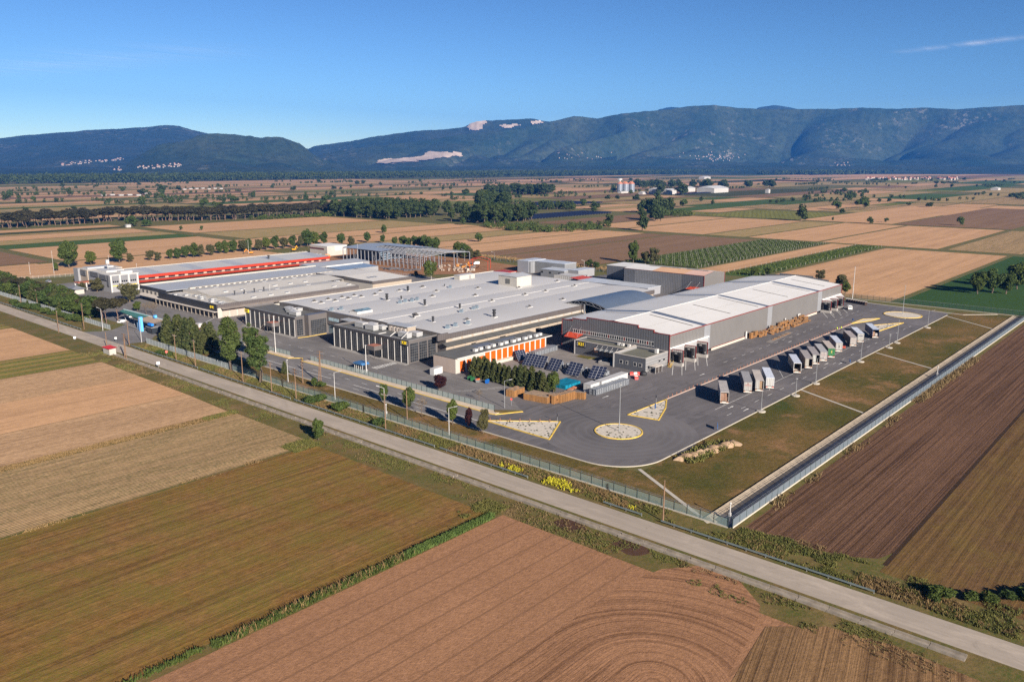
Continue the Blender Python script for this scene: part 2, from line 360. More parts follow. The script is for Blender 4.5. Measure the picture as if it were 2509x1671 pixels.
# ---------------------------------------------------------------- road, compound surfaces
def asphalt_mat(name, c, c2, sc=.04, fine=2.5, tracks=True, dirx=True):
    s = NT(name); s.set(.85, 0, .25); p = s.pos()
    a = s.ramp(s.noise(p, sc, 5, .65), .35, .65); cc = s.mix(a, c, c2)
    st = s.ramp(s.noise(s.map(p, sc=(.03, .8, 1) if dirx else (.8, .03, 1)), 1., 4, .6), .45, .75); cc = s.mix(s.math('MULTIPLY', st, .35), cc, sc_(c2, 1.5))
    b = s.ramp(s.noise(p, .25, 5, .7, 1.0), .56, .76); cc = s.mix(s.math('MULTIPLY', b, .5), cc, sc_(c, .55))
    b2 = s.ramp(s.noise(s.map(p, sc=(.05, .16, 1) if dirx else (.16, .05, 1), loc=(5, 3, 0)), 1., 6, .7, 1.5), .5, .7); cc = s.mix(s.math('MULTIPLY', b2, .45), cc, sc_(c2, 1.6))
    h = s.noise(p, fine, 4, .7); cc = s.mix(s.math('MULTIPLY', s.ramp(h, .3, .7), .2), cc, sc_(c, .7)); s.color(cc); s.bump(h, .15, .02); return s.m
A_DARK = asphalt_mat('asphalt_dark', (.092, .086, .087), (.142, .130, .131))
A_OLD = asphalt_mat('asphalt_old', (.125, .118, .115), (.175, .162, .155), dirx=False)
A_ROAD = asphalt_mat('road_surface', (.29, .245, .20), (.35, .295, .24), dirx=False)
A_RING = None
s_ = NT('asphalt_turning'); s_.set(.85, 0, .25)
kk = s_.n.new('ShaderNodeTexWave'); kk.wave_type = 'RINGS'; kk.rings_direction = 'Z'; s_.link(s_.map(s_.pos(), loc=(-172.7, -115.2, 0)), kk.inputs['Vector'])
kk.inputs['Scale'].default_value = .314/2.4; kk.inputs['Distortion'].default_value = 9; kk.inputs['Detail'].default_value = 5; kk.inputs['Detail Scale'].default_value = .12
cc_ = s_.mix(s_.ramp(s_.noise(s_.pos(), .05, 4, .6), .35, .65), (.096, .089, .09), (.148, .136, .137)); cc_ = s_.mix(s_.math('MULTIPLY', s_.ramp(kk.outputs['Fac'], .4, 1.), .28), cc_, (.16, .155, .155)); s_.color(cc_); A_RING = s_.m
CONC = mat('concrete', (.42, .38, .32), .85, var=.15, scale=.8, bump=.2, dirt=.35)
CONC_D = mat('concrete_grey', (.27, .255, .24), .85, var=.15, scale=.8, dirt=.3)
WHITEP = mat('marking_white', (.62, .61, .58), .7, var=.25, scale=1.5)
YELP = mat('kerb_yellow', (.62, .42, .07), .7, var=.2, scale=1.0, dirt=.25)
PAVE = mat('paving_buff', (.50, .40, .30), .85, var=.12, scale=.6, dirt=.2)

struct(MB().box(123.9, -80, -.2, 130.6, 1600, .06).build('road', A_ROAD))
sheet('verge', rect(130.7, -80, 138.2, 322), .03, GM['verge']); sheet('verge', rect(113.4, -80, 123.8, 1100), .028, GM['verge']); sheet('verge', rect(130.7, 362, 140.4, 1100), .03, GM['verge'])
sheet('road', [(130.5, 360.5), (136, 356), (140, 355.5), (149, 363), (156, 375), (156, 332), (147, 330), (141, 321), (134, 322.5), (130.5, 320)], .05, A_OLD)
def arc(cx, cy, r, a0, a1, n=10): return [(cx+r*math.cos(R(a0+(a1-a0)*i/n)), cy+r*math.sin(R(a0+(a1-a0)*i/n))) for i in range(n+1)]
EDGE = [(149, 320), (149, 108.5)]+arc(162, 108.5, 13, 180, 270, 12)+[(420.5, 95.2), (424.0, 97), (428.5, 135), (428, 205)]
sheet('asphalt_yard', EDGE+[(428, 300), (149, 300)], .030, A_DARK)
sheet('asphalt_yard', [(149, 150), (161, 150), (169, 146), (186, 170), (186, 205), (186, 420), (149.5, 420), (149, 300)], .042, A_OLD)
sheet('asphalt_yard', [(149, 420), (205, 420), (205, 520), (149, 520)], .034, A_OLD)
sheet('asphalt_yard', rect(186, 320, 428, 346), .045, A_OLD); sheet('asphalt_yard', rect(270, 346.1, 345, 420), .049, A_OLD)
sheet('asphalt_yard', arc(172.7, 115.2, 21, 0, 360, 40)[:-1], .046, A_RING)
sheet('building_site', [(340, 395), (420, 330), (432, 420), (425, 560), (340, 560), (338, 480)], .07, GM['dirt'])
sheet('concrete_yard', [(198, 160), (238, 160), (238, 191), (198, 191)], .05, mat('yard_concrete', (.20, .18, .165), .85, var=.15, scale=.3, dirt=.3))
sheet('concrete_yard', rect(205, 480, 338, 532), .055, mat('yard_concrete', (.20, .18, .165)))
# lawns
sheet('lawn', [(138.6, 320), (138.6, 71.8), (152, 95), (149, 108.5), (148.9, 320)], .012, GM['grasslawn'])
sheet('lawn', [(139, 71.7), (436, 71.7), (431, 95), (421, 95), (153, 95)], .014, GM['grasslawn'])
# concrete kerbs, lengths laid end to end
def strip_path(name, pts, w, z0, z1, m, parent=None, seg=None):
    """kerb along a polyline; each stretch a mitred prism"""
    b = MB(); n = len(pts); L = []; Rr = []
    for i in range(n):
        a = Vector(pts[max(i-1, 0)]+(0,)); c = Vector(pts[min(i+1, n-1)]+(0,)); t = (c-a).normalized(); q = Vector((-t.y, t.x, 0)); p = Vector(pts[i]+(0,))
        L.append(p+q*w/2); Rr.append(p-q*w/2)
    for i in range(n-1): b.prism([(Rr[i].x, Rr[i].y), (Rr[i+1].x, Rr[i+1].y), (L[i+1].x, L[i+1].y), (L[i].x, L[i].y)], z0, z1)
    return b.build(name, m, parent)
struct(strip_path('kerb', [(148.9, 320), (148.9, 108.5)]+arc(162, 108.5, 13.1, 180, 270, 12)+[(418, 95.3)], .35, -.1, .16, CONC))
struct(strip_path('kerb', [(436, 78), (424.2, 90), (424.6, 97), (428.8, 134), (430, 146)], .9, -.1, .16, CONC))
for a, b in (((153.4, 96.2), (137.9, 69.9)), ((245.4, 95.2), (233.1, 71.3)), ((314.9, 94.5), (302.3, 71.3)), ((415, 94.5), (395, 71.3))):
    struct(strip_path('drain_channel', [a, b], .9, -.1, .07, CONC))
# sunken concrete ditch along the right fence: one sloping slab after another
dt = thing('drainage_ditch', 'long concrete lined drainage ditch beside the right-hand fence', 'ditch', (DX0, 68.5, 0))
me = MB().quad((0, .6, -.22), (2.94, .6, -.22), (2.94, 2.95, .32), (0, 2.95, .32)).quad((2.94, 3.1, -.02), (0, 3.1, -.02), (0, 2.951, .32), (2.94, 2.951, .32)).mesh('slope_slab', mat('ditch_slab', (.33, .27, .20), .9, var=.15, scale=.5, dirt=.5))
nsl = int((DX1-DX0)/3.0)+1
for i in range(nsl-1): mobj('slope_slab', me, dt, (i*3.0, random.uniform(-.02, .02), random.uniform(-.01, .01)))
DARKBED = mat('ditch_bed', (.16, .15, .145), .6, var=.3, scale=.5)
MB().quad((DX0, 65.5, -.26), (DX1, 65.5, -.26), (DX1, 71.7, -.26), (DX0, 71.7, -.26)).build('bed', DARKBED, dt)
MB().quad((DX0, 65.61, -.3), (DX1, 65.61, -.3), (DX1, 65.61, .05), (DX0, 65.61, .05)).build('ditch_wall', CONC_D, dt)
MB().quad((DX0+.01, 65.6, -.4), (DX0+.01, 71.7, -.4), (DX0+.01, 71.7, 0), (DX0+.01, 65.6, 0)).build('ditch_end', CONC_D, dt)

HAZE = 4.8e-5
# ================================================================ mountains
def px_dir(x, y):
    d = ray(x, y); return math.atan2(d[1], d[0]), d[2]/math.hypot(d[0], d[1])
def mountain_mat(name, c1, c2, rock):
    s = NT(name); s.set(.95, 0, .05); p = s.pos()
    f = s.ramp(s.noise(p, .0022, 6, .65), .35, .65); c = s.mix(f, c1, c2)
    t = s.ramp(s.noise(p, .02, 5, .7), .42, .62); c = s.mix(s.math('MULTIPLY', t, .6), c, sc_(c1, .45))
    k = s.ramp(s.noise(p, .0016, 4, .6), .54, .68); k2 = s.ramp(s.noise(p, .016, 5, .75), .53, .63)
    c = s.mix(s.math('MULTIPLY', s.math('MULTIPLY', k, k2), rock), c, (.42, .37, .31))
    s.color(c); s.bump(s.noise(p, .02, 6, .75), .6, 14.); return s.m
MT1 = mountain_mat('mountain_forest', (.020, .036, .018), (.050, .060, .032), .5)
MT2 = mountain_mat('mountain_far', (.020, .034, .018), (.044, .052, .030), .35)
QUARRY = mat('quarry_rock', (.40, .31, .24), .9, var=.25, scale=.012, bump=.0)
DD = 1.0658
def ridge(name, sky_px, foot, crest, m, seed, na=330, ntt=80, gul=.33, wl=800., back=1.25, foot_el=0.0, p0=.45):
    """sky_px: skyline in displayed pixels; foot / crest: distances at the left and right ends"""
    az = []; el = []
    for x, y in sky_px:
        a, e = px_dir(x*DD, y*DD); az.append(a); el.append(e)
    az = np.array(az[::-1]); el = np.array(el[::-1])
    A = np.linspace(az[0], az[-1], na); E = np.interp(A, az, el); u = (az[-1]-A)/(az[-1]-az[0])
    d0 = foot[0]+(foot[1]-foot[0])*u; d1 = crest[0]+(crest[1]-crest[0])*u
    d1 = d1*(1+.05*(fbm(A*9+seed, A*0+seed, 3)-.5))
    hc = 70+d1*E + 6*(fbm(A*160, A*0+seed*3, 4)-.5)*2
    T = np.concatenate([np.linspace(0, .5, 24)[:-1], np.linspace(.5, 1, ntt), np.linspace(1.02, back, 10)])
    AA, TT = np.meshgrid(A, T); UU, D0 = np.meshgrid(d0, T)[0], np.meshgrid(d0, T)[0]; D1 = np.meshgrid(d1, T)[0]; HC = np.meshgrid(hc, T)[0]
    dist = D0+(D1-D0)*TT; S = AA*6000.
    up = np.clip((TT-.5)/.5, 0, 1); prof = np.where(TT <= 1, .13*np.clip(TT/.5, 0, 1)**1.4+.87*up**.92, np.maximum(0, 1-(TT-1)*1.6))
    w = fbm(S/2600+seed, TT*2.4+seed*2, 3)*1500
    gl = np.abs(2*vnoise((S+w)/wl+seed*5, TT*.9+seed)-1); gl2 = fbm((S+w*.6)/(wl*.35), TT*8+seed, 3)
    env = np.clip(np.minimum((TT-.35)*3.0, (1-TT)*4.0), 0, 1)
    gb = np.abs(2*vnoise((S+w*1.3)/(wl*.42)+seed*3, TT*1.6+seed*4)-1); mod = 1-env*gul*1.25*(1-gl)**1.1-env*gul*.5*(1-gb)**1.2-env*.12*(gl2-.35)
    hh = HC*prof*mod+(fbm(S/300, TT*9+seed, 4)-.5)*HC*.05*np.clip(TT*4, 0, 1)*np.clip((1-TT)*6, 0, 1)
    hh = np.where(TT == 0, -6, hh)
    X = np.cos(AA)*dist; Y = np.sin(AA)*dist
    nr, nc = X.shape; v = np.stack([X, Y, hh], -1).reshape(-1, 3)
    idx = np.arange(nr*nc).reshape(nr, nc)
    f = np.stack([idx[:-1, 1:], idx[:-1, :-1], idx[1:, :-1], idx[1:, 1:]], -1).reshape(-1, 4)
    me = bpy.data.meshes.new(name); me.from_pydata(v.tolist(), [], f.tolist()); me.materials.append(m)
    me.polygons.foreach_set('use_smooth', [True]*len(me.polygons)); me.update()
    o = bpy.data.objects.new(name, me); col.objects.link(o); struct(o)
    return o, (A, T, X, Y, hh)
SK_L = [(-260, 330), (-120, 322), (0, 318), (60, 311), (130, 306), (200, 300), (260, 297), (330, 293), (385, 288), (412, 290), (450, 301), (500, 312), (540, 309), (575, 316), (640, 330), (720, 345), (800, 372), (840, 394)]
SK_N = [(270, 392), (300, 372), (360, 334), (420, 325), (465, 309), (500, 306), (560, 312), (600, 316), (650, 316), (690, 331), (715, 352), (740, 366), (790, 380)]
SK_Q = [(640, 392), (690, 352), (720, 337), (800, 326), (870, 313), (960, 301), (1020, 298), (1070, 292), (1084, 283), (1110, 278), (1180, 276), (1220, 273), (1262, 281), (1330, 290), (1420, 300)]
SK_R = [(640, 394), (700, 368), (760, 350), (860, 336), (960, 326), (1060, 310), (1140, 302), (1200, 295), (1262, 281), (1320, 267), (1372, 273), (1430, 262), (1490, 256), (1540, 252), (1580, 245), (1640, 242), (1700, 249), (1745, 251), (1800, 252), (1860, 251), (1910, 251), (1985, 248), (2060, 251), (2130, 248), (2200, 252), (2262, 247), (2354, 242), (2470, 247), (2600, 262)]
SK_F = [(1480, 275), (1515, 252), (1545, 246), (1590, 252), (1660, 262), (1720, 262), (1745, 247), (1780, 242), (1815, 247), (1860, 258), (1930, 270)]
LLO, LLD = ridge('mountain', SK_L, (3900, 4600), (9500, 9500), MT2, 3.1, gul=.5, wl=700)
NL, nl = ridge('mountain', SK_N, (3800, 4300), (6300, 6500), MT1, 7.7, na=300, gul=.5, wl=480)
QL, ql = ridge('mountain', SK_Q, (5000, 5600), (8800, 9000), MT2, 1.3, na=300, gul=.5, wl=600)
RL, rl = ridge('mountain', SK_R, (4300, 6800), (7300, 10200), MT1, 5.2, na=620, ntt=120, gul=.62, wl=620)
ridge('mountain', SK_F, (9000, 9500), (12500, 12500), MT2, 9.4, na=120, ntt=40, gul=.2)
# bare quarry faces cut into the slopes: sheets that follow the slope they lie on
def slope_patch(name, data, poly_px, m, lift=5.):
    A, T, X, Y, hh = data; P = np.array(poly_px)*DD
    v = np.stack([X, Y, hh-CAMZ], -1); k = v@_f; sx = IW/2+FPX*(v@_r)/k; sy = IH/2-FPX*(v@_u)/k
    ins = np.zeros(sx.shape, bool); n = len(P); j = n-1
    jx = sx+(vnoise(X/60, Y/60)-.5)*7; jy = sy+(vnoise(X/45+9, Y/45)-.5)*5
    for i in range(n):
        c = ((P[i, 1] > jy) != (P[j, 1] > jy)) & (jx < (P[j, 0]-P[i, 0])*(jy-P[i, 1])/(P[j, 1]-P[i, 1]+1e-9)+P[i, 0]); ins ^= c; j = i
    ins &= (np.arange(X.shape[0]) < len(T)-12)[:, None]
    q = np.argwhere(ins[:-1, :-1]); b = MB()
    for r, c in q:
        pts = [(r, c+1), (r, c), (r+1, c), (r+1, c+1)]; b.quad(*[(X[a], Y[a], hh[a]+lift) for a in pts])
    if b.v: struct(b.build(name, m))
slope_patch('quarry', ql, [(1075, 296), (1085, 284), (1110, 280), (1120, 284), (1110, 292), (1115, 300), (1090, 305)], QUARRY, 12)
slope_patch('quarry', ql, [(1150, 292), (1185, 288), (1200, 293), (1160, 297)], QUARRY, 12)
slope_patch('quarry', ql, [(1220, 284), (1245, 280), (1250, 286), (1225, 289)], QUARRY, 12)
slope_patch('quarry', rl, [(975, 360), (985, 352), (1060, 354), (1064, 362), (1000, 368), (950, 374), (905, 378), (868, 377), (880, 370), (940, 366)], QUARRY, 9)
# ================================================================ buildings
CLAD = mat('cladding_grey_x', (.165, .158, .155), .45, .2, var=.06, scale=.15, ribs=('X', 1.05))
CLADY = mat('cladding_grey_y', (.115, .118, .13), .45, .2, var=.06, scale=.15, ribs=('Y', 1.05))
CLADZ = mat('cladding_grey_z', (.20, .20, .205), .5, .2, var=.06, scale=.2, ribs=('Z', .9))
CLAD_L = mat('cladding_light', (.21, .215, .23), .45, .1, var=.05, scale=.2)
ANTH = mat('panel_anthracite', (.035, .036, .042), .45, .2, var=.12, scale=.3, ribs=('Z', .55))
BRNZ = mat('fascia_brown_grey', (.105, .092, .09), .5, .2, var=.08, scale=.3, ribs=('X', .9))
BRNZY = mat('panel_bronze', (.13, .118, .115), .4, .3, var=.08, scale=.4)
BRNZD = mat('panel_bronze_dark', (.070, .066, .07), .4, .3, var=.1, scale=.4, ribs=('Y', 1.2))
REDT = mat('trim_red', (.17, .03, .024), .5, var=.1)
REDF = mat('fascia_red', (.34, .03, .012), .5, var=.08, scale=.3)
ORNG = mat('door_orange', (.40, .075, .003), .45, var=.07, scale=.6)
WHITEW = mat('wall_white', (.37, .345, .31), .7, var=.06, scale=.2, dirt=.12)
CREAM = mat('wall_cream', (.30, .25, .20), .8, var=.08, scale=.2, dirt=.15)
PINKW = mat('wall_pinkish', (.36, .29, .25), .8, var=.06, scale=.3, dirt=.1)
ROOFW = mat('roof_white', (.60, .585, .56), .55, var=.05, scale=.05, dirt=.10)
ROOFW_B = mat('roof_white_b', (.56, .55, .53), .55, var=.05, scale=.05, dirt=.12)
ROOFG = mat('roof_membrane', (.46, .45, .44), .6, var=.05, scale=.04, dirt=.05)
ROOFL = mat('roof_light_panel', (.10, .115, .145), .35, var=.1, scale=.1)
ROOFD = mat('roof_felt', (.105, .105, .10), .85, var=.15, scale=.3, dirt=.3)
ROOFC = mat('roof_cream', (.46, .435, .395), .6, var=.08, scale=.05, dirt=.25)
ROOFGR = mat('roof_grey_sheet', (.36, .37, .385), .5, .1, var=.06, scale=.08, dirt=.15)
BLACK = mat('black_rubber', (.018, .018, .02), .6, var=.2)
DARKIN = mat('dark_interior', (.012, .012, .014), .8, var=.2)
STEEL = mat('galvanised_steel', (.42, .44, .46), .4, .6, var=.15, scale=1.0)
STEELP = mat('painted_steel_grey', (.22, .23, .255), .5, .2, var=.1)
FRAMEW = mat('frame_white', (.42, .41, .40), .5, var=.05)
MULL = mat('mullion_grey', (.24, .235, .23), .5, .2, var=.1)
YELS = mat('sign_yellow', (.85, .62, .02), .5, var=.05)
BLUES = mat('sign_blue', (.02, .18, .62), .45, var=.1)
SKYB = mat('paint_sky_blue', (.10, .38, .80), .45, var=.08)
def glass_mat(name, c, refl=.5):
    s = NT(name); s.set(.08, 0, refl); p = s.pos()
    f = s.ramp(s.noise(p, .7, 3), .35, .65); s.color(s.mix(f, c, sc_(c, 2.0))); return s.m
GLASS = glass_mat('glass_dark', (.016, .018, .022), .6); GLASS_B = glass_mat('glass_brown', (.03, .026, .024), .5)

def lettering(name, txt, parent, x, yc, zc, h, m, depth=.06):
    """flat raised lettering on a wall that faces -x"""
    cu = bpy.data.curves.new(name, 'FONT'); cu.body = txt; cu.size = h*1.38; cu.align_x = 'CENTER'; cu.align_y = 'CENTER'; cu.extrude = depth/2; cu.offset = .03
    tmp = bpy.data.objects.new('tmp', cu); col.objects.link(tmp)
    me = bpy.data.meshes.new_from_object(tmp.evaluated_get(bpy.context.evaluated_depsgraph_get())); bpy.data.objects.remove(tmp); bpy.data.curves.remove(cu)
    me.materials.clear(); me.materials.append(m); me.name = name
    o = bpy.data.objects.new(name, me); col.objects.link(o); o.parent = parent
    # local x of the text runs towards -y, its up is z
    Mx = Matrix(((0, 0, -1), (-1, 0, 0), (0, 1, 0))).to_4x4(); me.transform(Mx)
    off = [0, 0, 0]; p = parent
    while p is not None: off = [off[i]+p.location[i] for i in range(3)]; p = p.parent
    o.location = (x-off[0], yc-off[1], zc-off[2]); return o
def sign(parent, x, y0, y1, z0, z1, txt):
    sgn = MB().box(x-.25, y0, z0, x-.02, y1, z1).build('sign_board', BLACK, parent)
    w = y1-y0; yc = (y0+y1)/2; zc = (z0+z1)/2; hh = (z1-z0)*.56
    lettering('lettering', txt, sgn, x-.28, yc, zc, hh, YELS)
    b = MB(); bw = .12; bh = hh*1.25
    for sy in (1, -1):
        ye = yc+sy*w*.42
        b.box(x-.30, ye-bw/2, zc-bh/2, x-.255, ye+bw/2, zc+bh/2)
        for z in (zc-bh/2, zc+bh/2-bw): b.box(x-.30, min(ye-sy*bw/2, ye-sy*w*.06), z, x-.256, max(ye-sy*bw/2, ye-sy*w*.06), z+bw)
    b.build('bracket_marks', FRAMEW, sgn)
    return sgn

# ---------------------------------------------------------------- K21 warehouse
wx0, wx1, wy0, wy1, wr = 245.5, 412.0, 143.3, 191.6, 167.3
W = thing('warehouse', 'long grey clad warehouse with white pitched roof and red trim, loading docks along its side', 'warehouse', (wx0, wy0, 0))
segs = [(245.55, 270.6, CLAD), (270.6, 275.3, CLAD_L), (275.3, 325.9, CLAD), (325.9, 330.5, CLAD_L), (330.5, 381.6, CLAD), (381.6, 386.5, CLAD_L), (386.5, 411.95, CLAD)]
for a, b, m in segs: MB().box(a+.02, wy0, 1.0 if m is CLAD else .9, b-.02, wy0+.3, 10.55).build('translucent_panel' if m is CLAD_L else 'wall_panel', m, W)
MB().box(276.5, wy0-.25, 0, 381, wy0-.02, .95).box(387, wy0-.25, 0, 411, wy0-.02, .95).build('plinth', CONC, W)
MB().box(276.5, wy0-.32, .96, 381, wy0-.03, 1.12).box(386.6, wy0-.3, .96, 411, wy0-.03, 1.12).build('base_trim', REDT, W)
fy = [(143.32, 0), (143.32, 10.9), (149.9, 10.9), (149.9, 11.75), (156.6, 11.75), (156.6, 12.65), (179.75, 12.65), (179.75, 11.55), (186.5, 11.55), (186.5, 10.6), (191.6, 10.6), (191.6, 0)]
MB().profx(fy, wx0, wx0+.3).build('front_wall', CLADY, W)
t = MB()
for (a, za), (b, zb) in zip(fy[1:-2], fy[2:-1]):
    if za == zb: t.box(wx0-.09, a-.05, za-.02, wx0+.38, b+.05, za+.2)
    else: t.box(wx0-.1, a-.1, min(za, zb)-.03, wx0+.39, a+.1, max(za, zb)+.21)
t.box(wx0-.12, wy0-.12, 0, wx0+.12, wy0+.12, 11.1).box(wx0-.1, wy1-.1, 0, wx0+.1, wy1+.15, 10.8).box(wx0+.2, wy0-.14, 10.56, wx1, wy0+.12, 10.86).box(wx1-.15, wy0-.15, 0, wx1+.15, wy0+.15, 10.9)
t.build('edge_trim', REDT, W)
MB().box(wx0+.31, wy1-.3, 0, wx1, wy1, 10.5).build('back_wall', CLAD, W)
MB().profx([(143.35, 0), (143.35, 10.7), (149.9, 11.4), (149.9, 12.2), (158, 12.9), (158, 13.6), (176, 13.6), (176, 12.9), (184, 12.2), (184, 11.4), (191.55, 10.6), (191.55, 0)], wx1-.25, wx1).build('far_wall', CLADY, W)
bands = [(269.9, 273.4), (325.3, 328.2), (381.0, 384.6)]; ze = 10.65; zr = 13.1
def roofpt(y): return ze+(zr-ze)*(1-abs(y-wr)/(wr-wy0)) if y <= wr else zr-(zr-ze)*(y-wr)/(wy1-wr)
def roof_quad(b, x0, x1, y0, y1, lift=0, skew=0):
    b.quad((x0, y0, roofpt(y0)+lift), (x1, y0, roofpt(y0)+lift), (x1, y1, roofpt(y1)+lift), (x0, y1, roofpt(y1)+lift))
xs_ = [wx0+.32]+[v for bd in bands for v in bd]+[wx1-.26]
for i in range(0, len(xs_), 2):
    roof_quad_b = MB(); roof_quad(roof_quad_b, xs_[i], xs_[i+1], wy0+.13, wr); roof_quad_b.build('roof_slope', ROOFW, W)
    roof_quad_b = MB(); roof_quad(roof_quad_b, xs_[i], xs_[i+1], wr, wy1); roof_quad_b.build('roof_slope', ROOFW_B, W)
for a, b in bands:
    q = MB(); roof_quad(q, a, b, wy0+.13, wr, -.03); q.build('roof_light', ROOFL, W)
    q = MB(); roof_quad(q, a, b, wr, wy1, -.03); q.build('roof_light', ROOFL, W)
for a, b in bands[:3]:
    for sd in (0, 1):
        q = MB(); x = a-4.0
        y0, y1 = (wy0+2.5, wr-2.6) if sd == 0 else (wr+3.5, wy1-6)
        roof_quad(q, x, x+.7, y0, y1, .05); q.build('roof_vent', mat('vent_strip', (.11, .10, .085), .6), W)
for xm in (298, 354, 398):
    q = MB(); roof_quad(q, xm, xm+.7, wy0+3.5, wr-3.4, .05); q.build('roof_vent', mat('vent_strip', (.11, .10, .085)), W)
q = MB(); roof_quad(q, wx0+.33, wx1-.3, wy0+11.6, wy0+11.75, .03); q.build('roof_seam', mat('seam_grey', (.34, .335, .32), .6), W)
q = MB(); roof_quad(q, wx0+.33, wx1-.3, wy1-3.2, wy1-2.9, .04); roof_quad(q, wx0+.33, wx1-.3, wy1-1.2, wy1-1.0, .04); q.build('roof_rail', STEEL, W)
MB().box(wx0+.35, wr-.25, zr-.02, wx1-.3, wr+.25, zr+.06).build('ridge_cap', mat('ridge_white', (.66, .65, .62), .5), W)
# window band
wt = MB(); wt.box(wx0-.08, 149.8, 6.05, wx0-.01, 186.5, 6.2).box(wx0-.08, 149.8, 7.45, wx0-.01, 186.5, 7.6)
wnd_me = MB().box(-.06, -.38, 0, -.012, .38, 1.22).mesh('window', GLASS)
wndr_me = MB().box(-.06, -.38, 0, -.012, .38, 1.22).mesh('window', mat('blind_red', (.12, .02, .015), .4))
fr_me = MB().box(-.08, .39, -.02, -.01, .61, 1.24).mesh('frame', FRAMEW)
for i in range(36):
    y = 150.35+i*(36.1/36); me = wndr_me if i in (2, 6, 12, 19, 28, 30, 31) else wnd_me
    o = mobj('window', me, W, (0, y-wy0, 6.21)); mobj('frame', fr_me, o)
wt.build('window_surround', FRAMEW, W)
# red canopy hung from the front wall by rods
cp = MB().poly([(239.0, 185.6, 5.7), (238.8, 179.6, 5.7), (wx0-.05, 181.2, 6.05), (wx0-.05, 188.4, 6.05)]).poly([(239.0, 185.6, 5.55), (238.8, 179.6, 5.55), (wx0-.05, 181.2, 5.9), (wx0-.05, 188.4, 5.9)][::-1]).build('canopy', mat('canopy_red', (.52, .065, .025), .5, var=.05), W)
MB().tube((240, 185, 5.7), (wx0, 186.8, 8.6), .05).tube((240, 180.2, 5.7), (wx0, 182.4, 8.6), .05).build('hanger_rods', STEEL, cp)
# sawtooth loading docks
def dock(x, full=True):
    pl = [(x, 143.2), (x+.5, 138.9), (x+8.6, 143.2)]
    d = MB().prism(pl, 1.25, 5.75).build('dock_house', mat('dock_wall', (.30, .275, .265), .6, var=.06, ribs=('Y', .8)), W)
    MB().prism([(x-.15, 143.22), (x+.4, 138.7), (x+8.9, 143.22)], 5.752, 5.95).build('dock_roof', mat('dock_roof_white', (.64, .63, .61), .5), d)
    MB().bar((x-.12, 143.1, 5.75), (x+.42, 138.85, 5.75), .14, .22).bar((x+.45, 138.85, 1.3), (x+.45, 138.85, 5.75), .2, .2).bar((x-.08, 143.1, 1.3), (x-.08, 143.1, 5.75), .14, .14).build('dock_trim', REDT, d)
    MB().prism([(x-1.2, 143.15), (x-.7, 138.6), (x+.6, 138.5), (x+8.6, 143.15)], 0, 1.22).build('dock_platform', CONC_D, d)
    sb = MB(); y0, y1 = 139.35, 142.75; xf = x+.05-.9
    sb.box(xf, y0, 1.25, x+.3, y0+.55, 4.85).box(xf, y1-.55, 1.25, x+.3, y1, 4.85).box(xf, y0+.551, 3.95, x+.3, y1-.551, 4.85)
    sb.build('dock_shelter', BLACK, d)
    MB().box(x-.05, y0+.56, 1.25, x+.05, y1-.56, 3.94).build('dock_opening', DARKIN, d)
    MB().box(xf-.06, (y0+y1)/2-.45, 4.45, xf-.01, (y0+y1)/2+.45, 4.7).build('dock_number_plate', FRAMEW, d)
    for yy in (y0-.12, y1+.12): MB().cbox(xf+.2, yy, 1.9, .22, .22, .35).build('dock_lamp', FRAMEW, d)
for x in (247.2, 256.2, 264.9, 386.9, 395.2, 403.4): dock(x)
MB().poly([(wx0, wy0-.04, 6.25), (274.0, wy0-.04, 6.25), (274.0, wy0-.6, 5.97), (wx0, wy0-.6, 5.97)][::-1]).poly([(386.5, wy0-.04, 6.25), (411.6, wy0-.04, 6.25), (411.6, wy0-.6, 5.97), (386.5, wy0-.6, 5.97)][::-1]).build('dock_flashing', mat('dock_roof_white', (.64, .63, .61)), W)

# ---------------------------------------------------------------- K21 office annex
A_ = thing('office_annex', 'low dark grey flat-roofed annex with the K21 sign in front of the warehouse', 'annex', (230.5, 143.6, 0))
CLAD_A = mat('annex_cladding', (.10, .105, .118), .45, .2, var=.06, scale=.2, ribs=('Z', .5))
def parapet_block(parent, x0, y0, x1, y1, h, wm, rm, ph=.5, th=.3, wms=None, cap=None, capm=None):
    MB().box(x0, y0, 0, x0+th, y1, h).build('wall', wm, parent)
    MB().box(x0+th+.002, y0, 0, x1, y0+th, h).build('wall', wms or wm, parent)
    MB().box(x1-th, y0+th+.002, 0, x1, y1-th-.002, h).build('wall', wm, parent)
    MB().box(x0+th+.002, y1-th, 0, x1, y1, h).build('wall', wms or wm, parent)
    MB().box(x0+th, y0+th, h-ph-.25, x1-th, y1-th, h-ph).build('roof', rm, parent)
    cm = capm or FRAMEW
    MB().box(x0-.04, y0-.04, h+.001, x0+th+.04, y1+.04, h+.09).box(x0+th+.041, y0-.04, h+.002, x1+.04, y0+th+.04, h+.088).box(x1-th-.04, y0+th+.041, h+.001, x1+.04, y1-th-.041, h+.089).box(x0+th+.041, y1-th-.04, h+.002, x1+.04, y1+.04, h+.088).build('coping', cm, parent)
ROOFO = mat('roof_olive_felt', (.125, .125, .10), .85, var=.1, scale=.2, dirt=.2)
PARIN = mat('coping_pale', (.50, .45, .40), .7)
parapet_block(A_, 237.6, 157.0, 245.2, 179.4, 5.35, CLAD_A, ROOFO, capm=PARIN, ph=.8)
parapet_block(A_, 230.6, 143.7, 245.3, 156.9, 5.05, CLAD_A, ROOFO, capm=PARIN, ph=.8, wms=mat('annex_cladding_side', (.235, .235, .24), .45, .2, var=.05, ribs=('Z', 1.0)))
sign(A_, 237.6, 173.9, 178.3, 3.15, 5.25, 'K21')
MB().box(237.3, 157.3, 0, 237.57, 166.2, 3.2).build('entrance_glazing', GLASS, A_)
gl = MB()
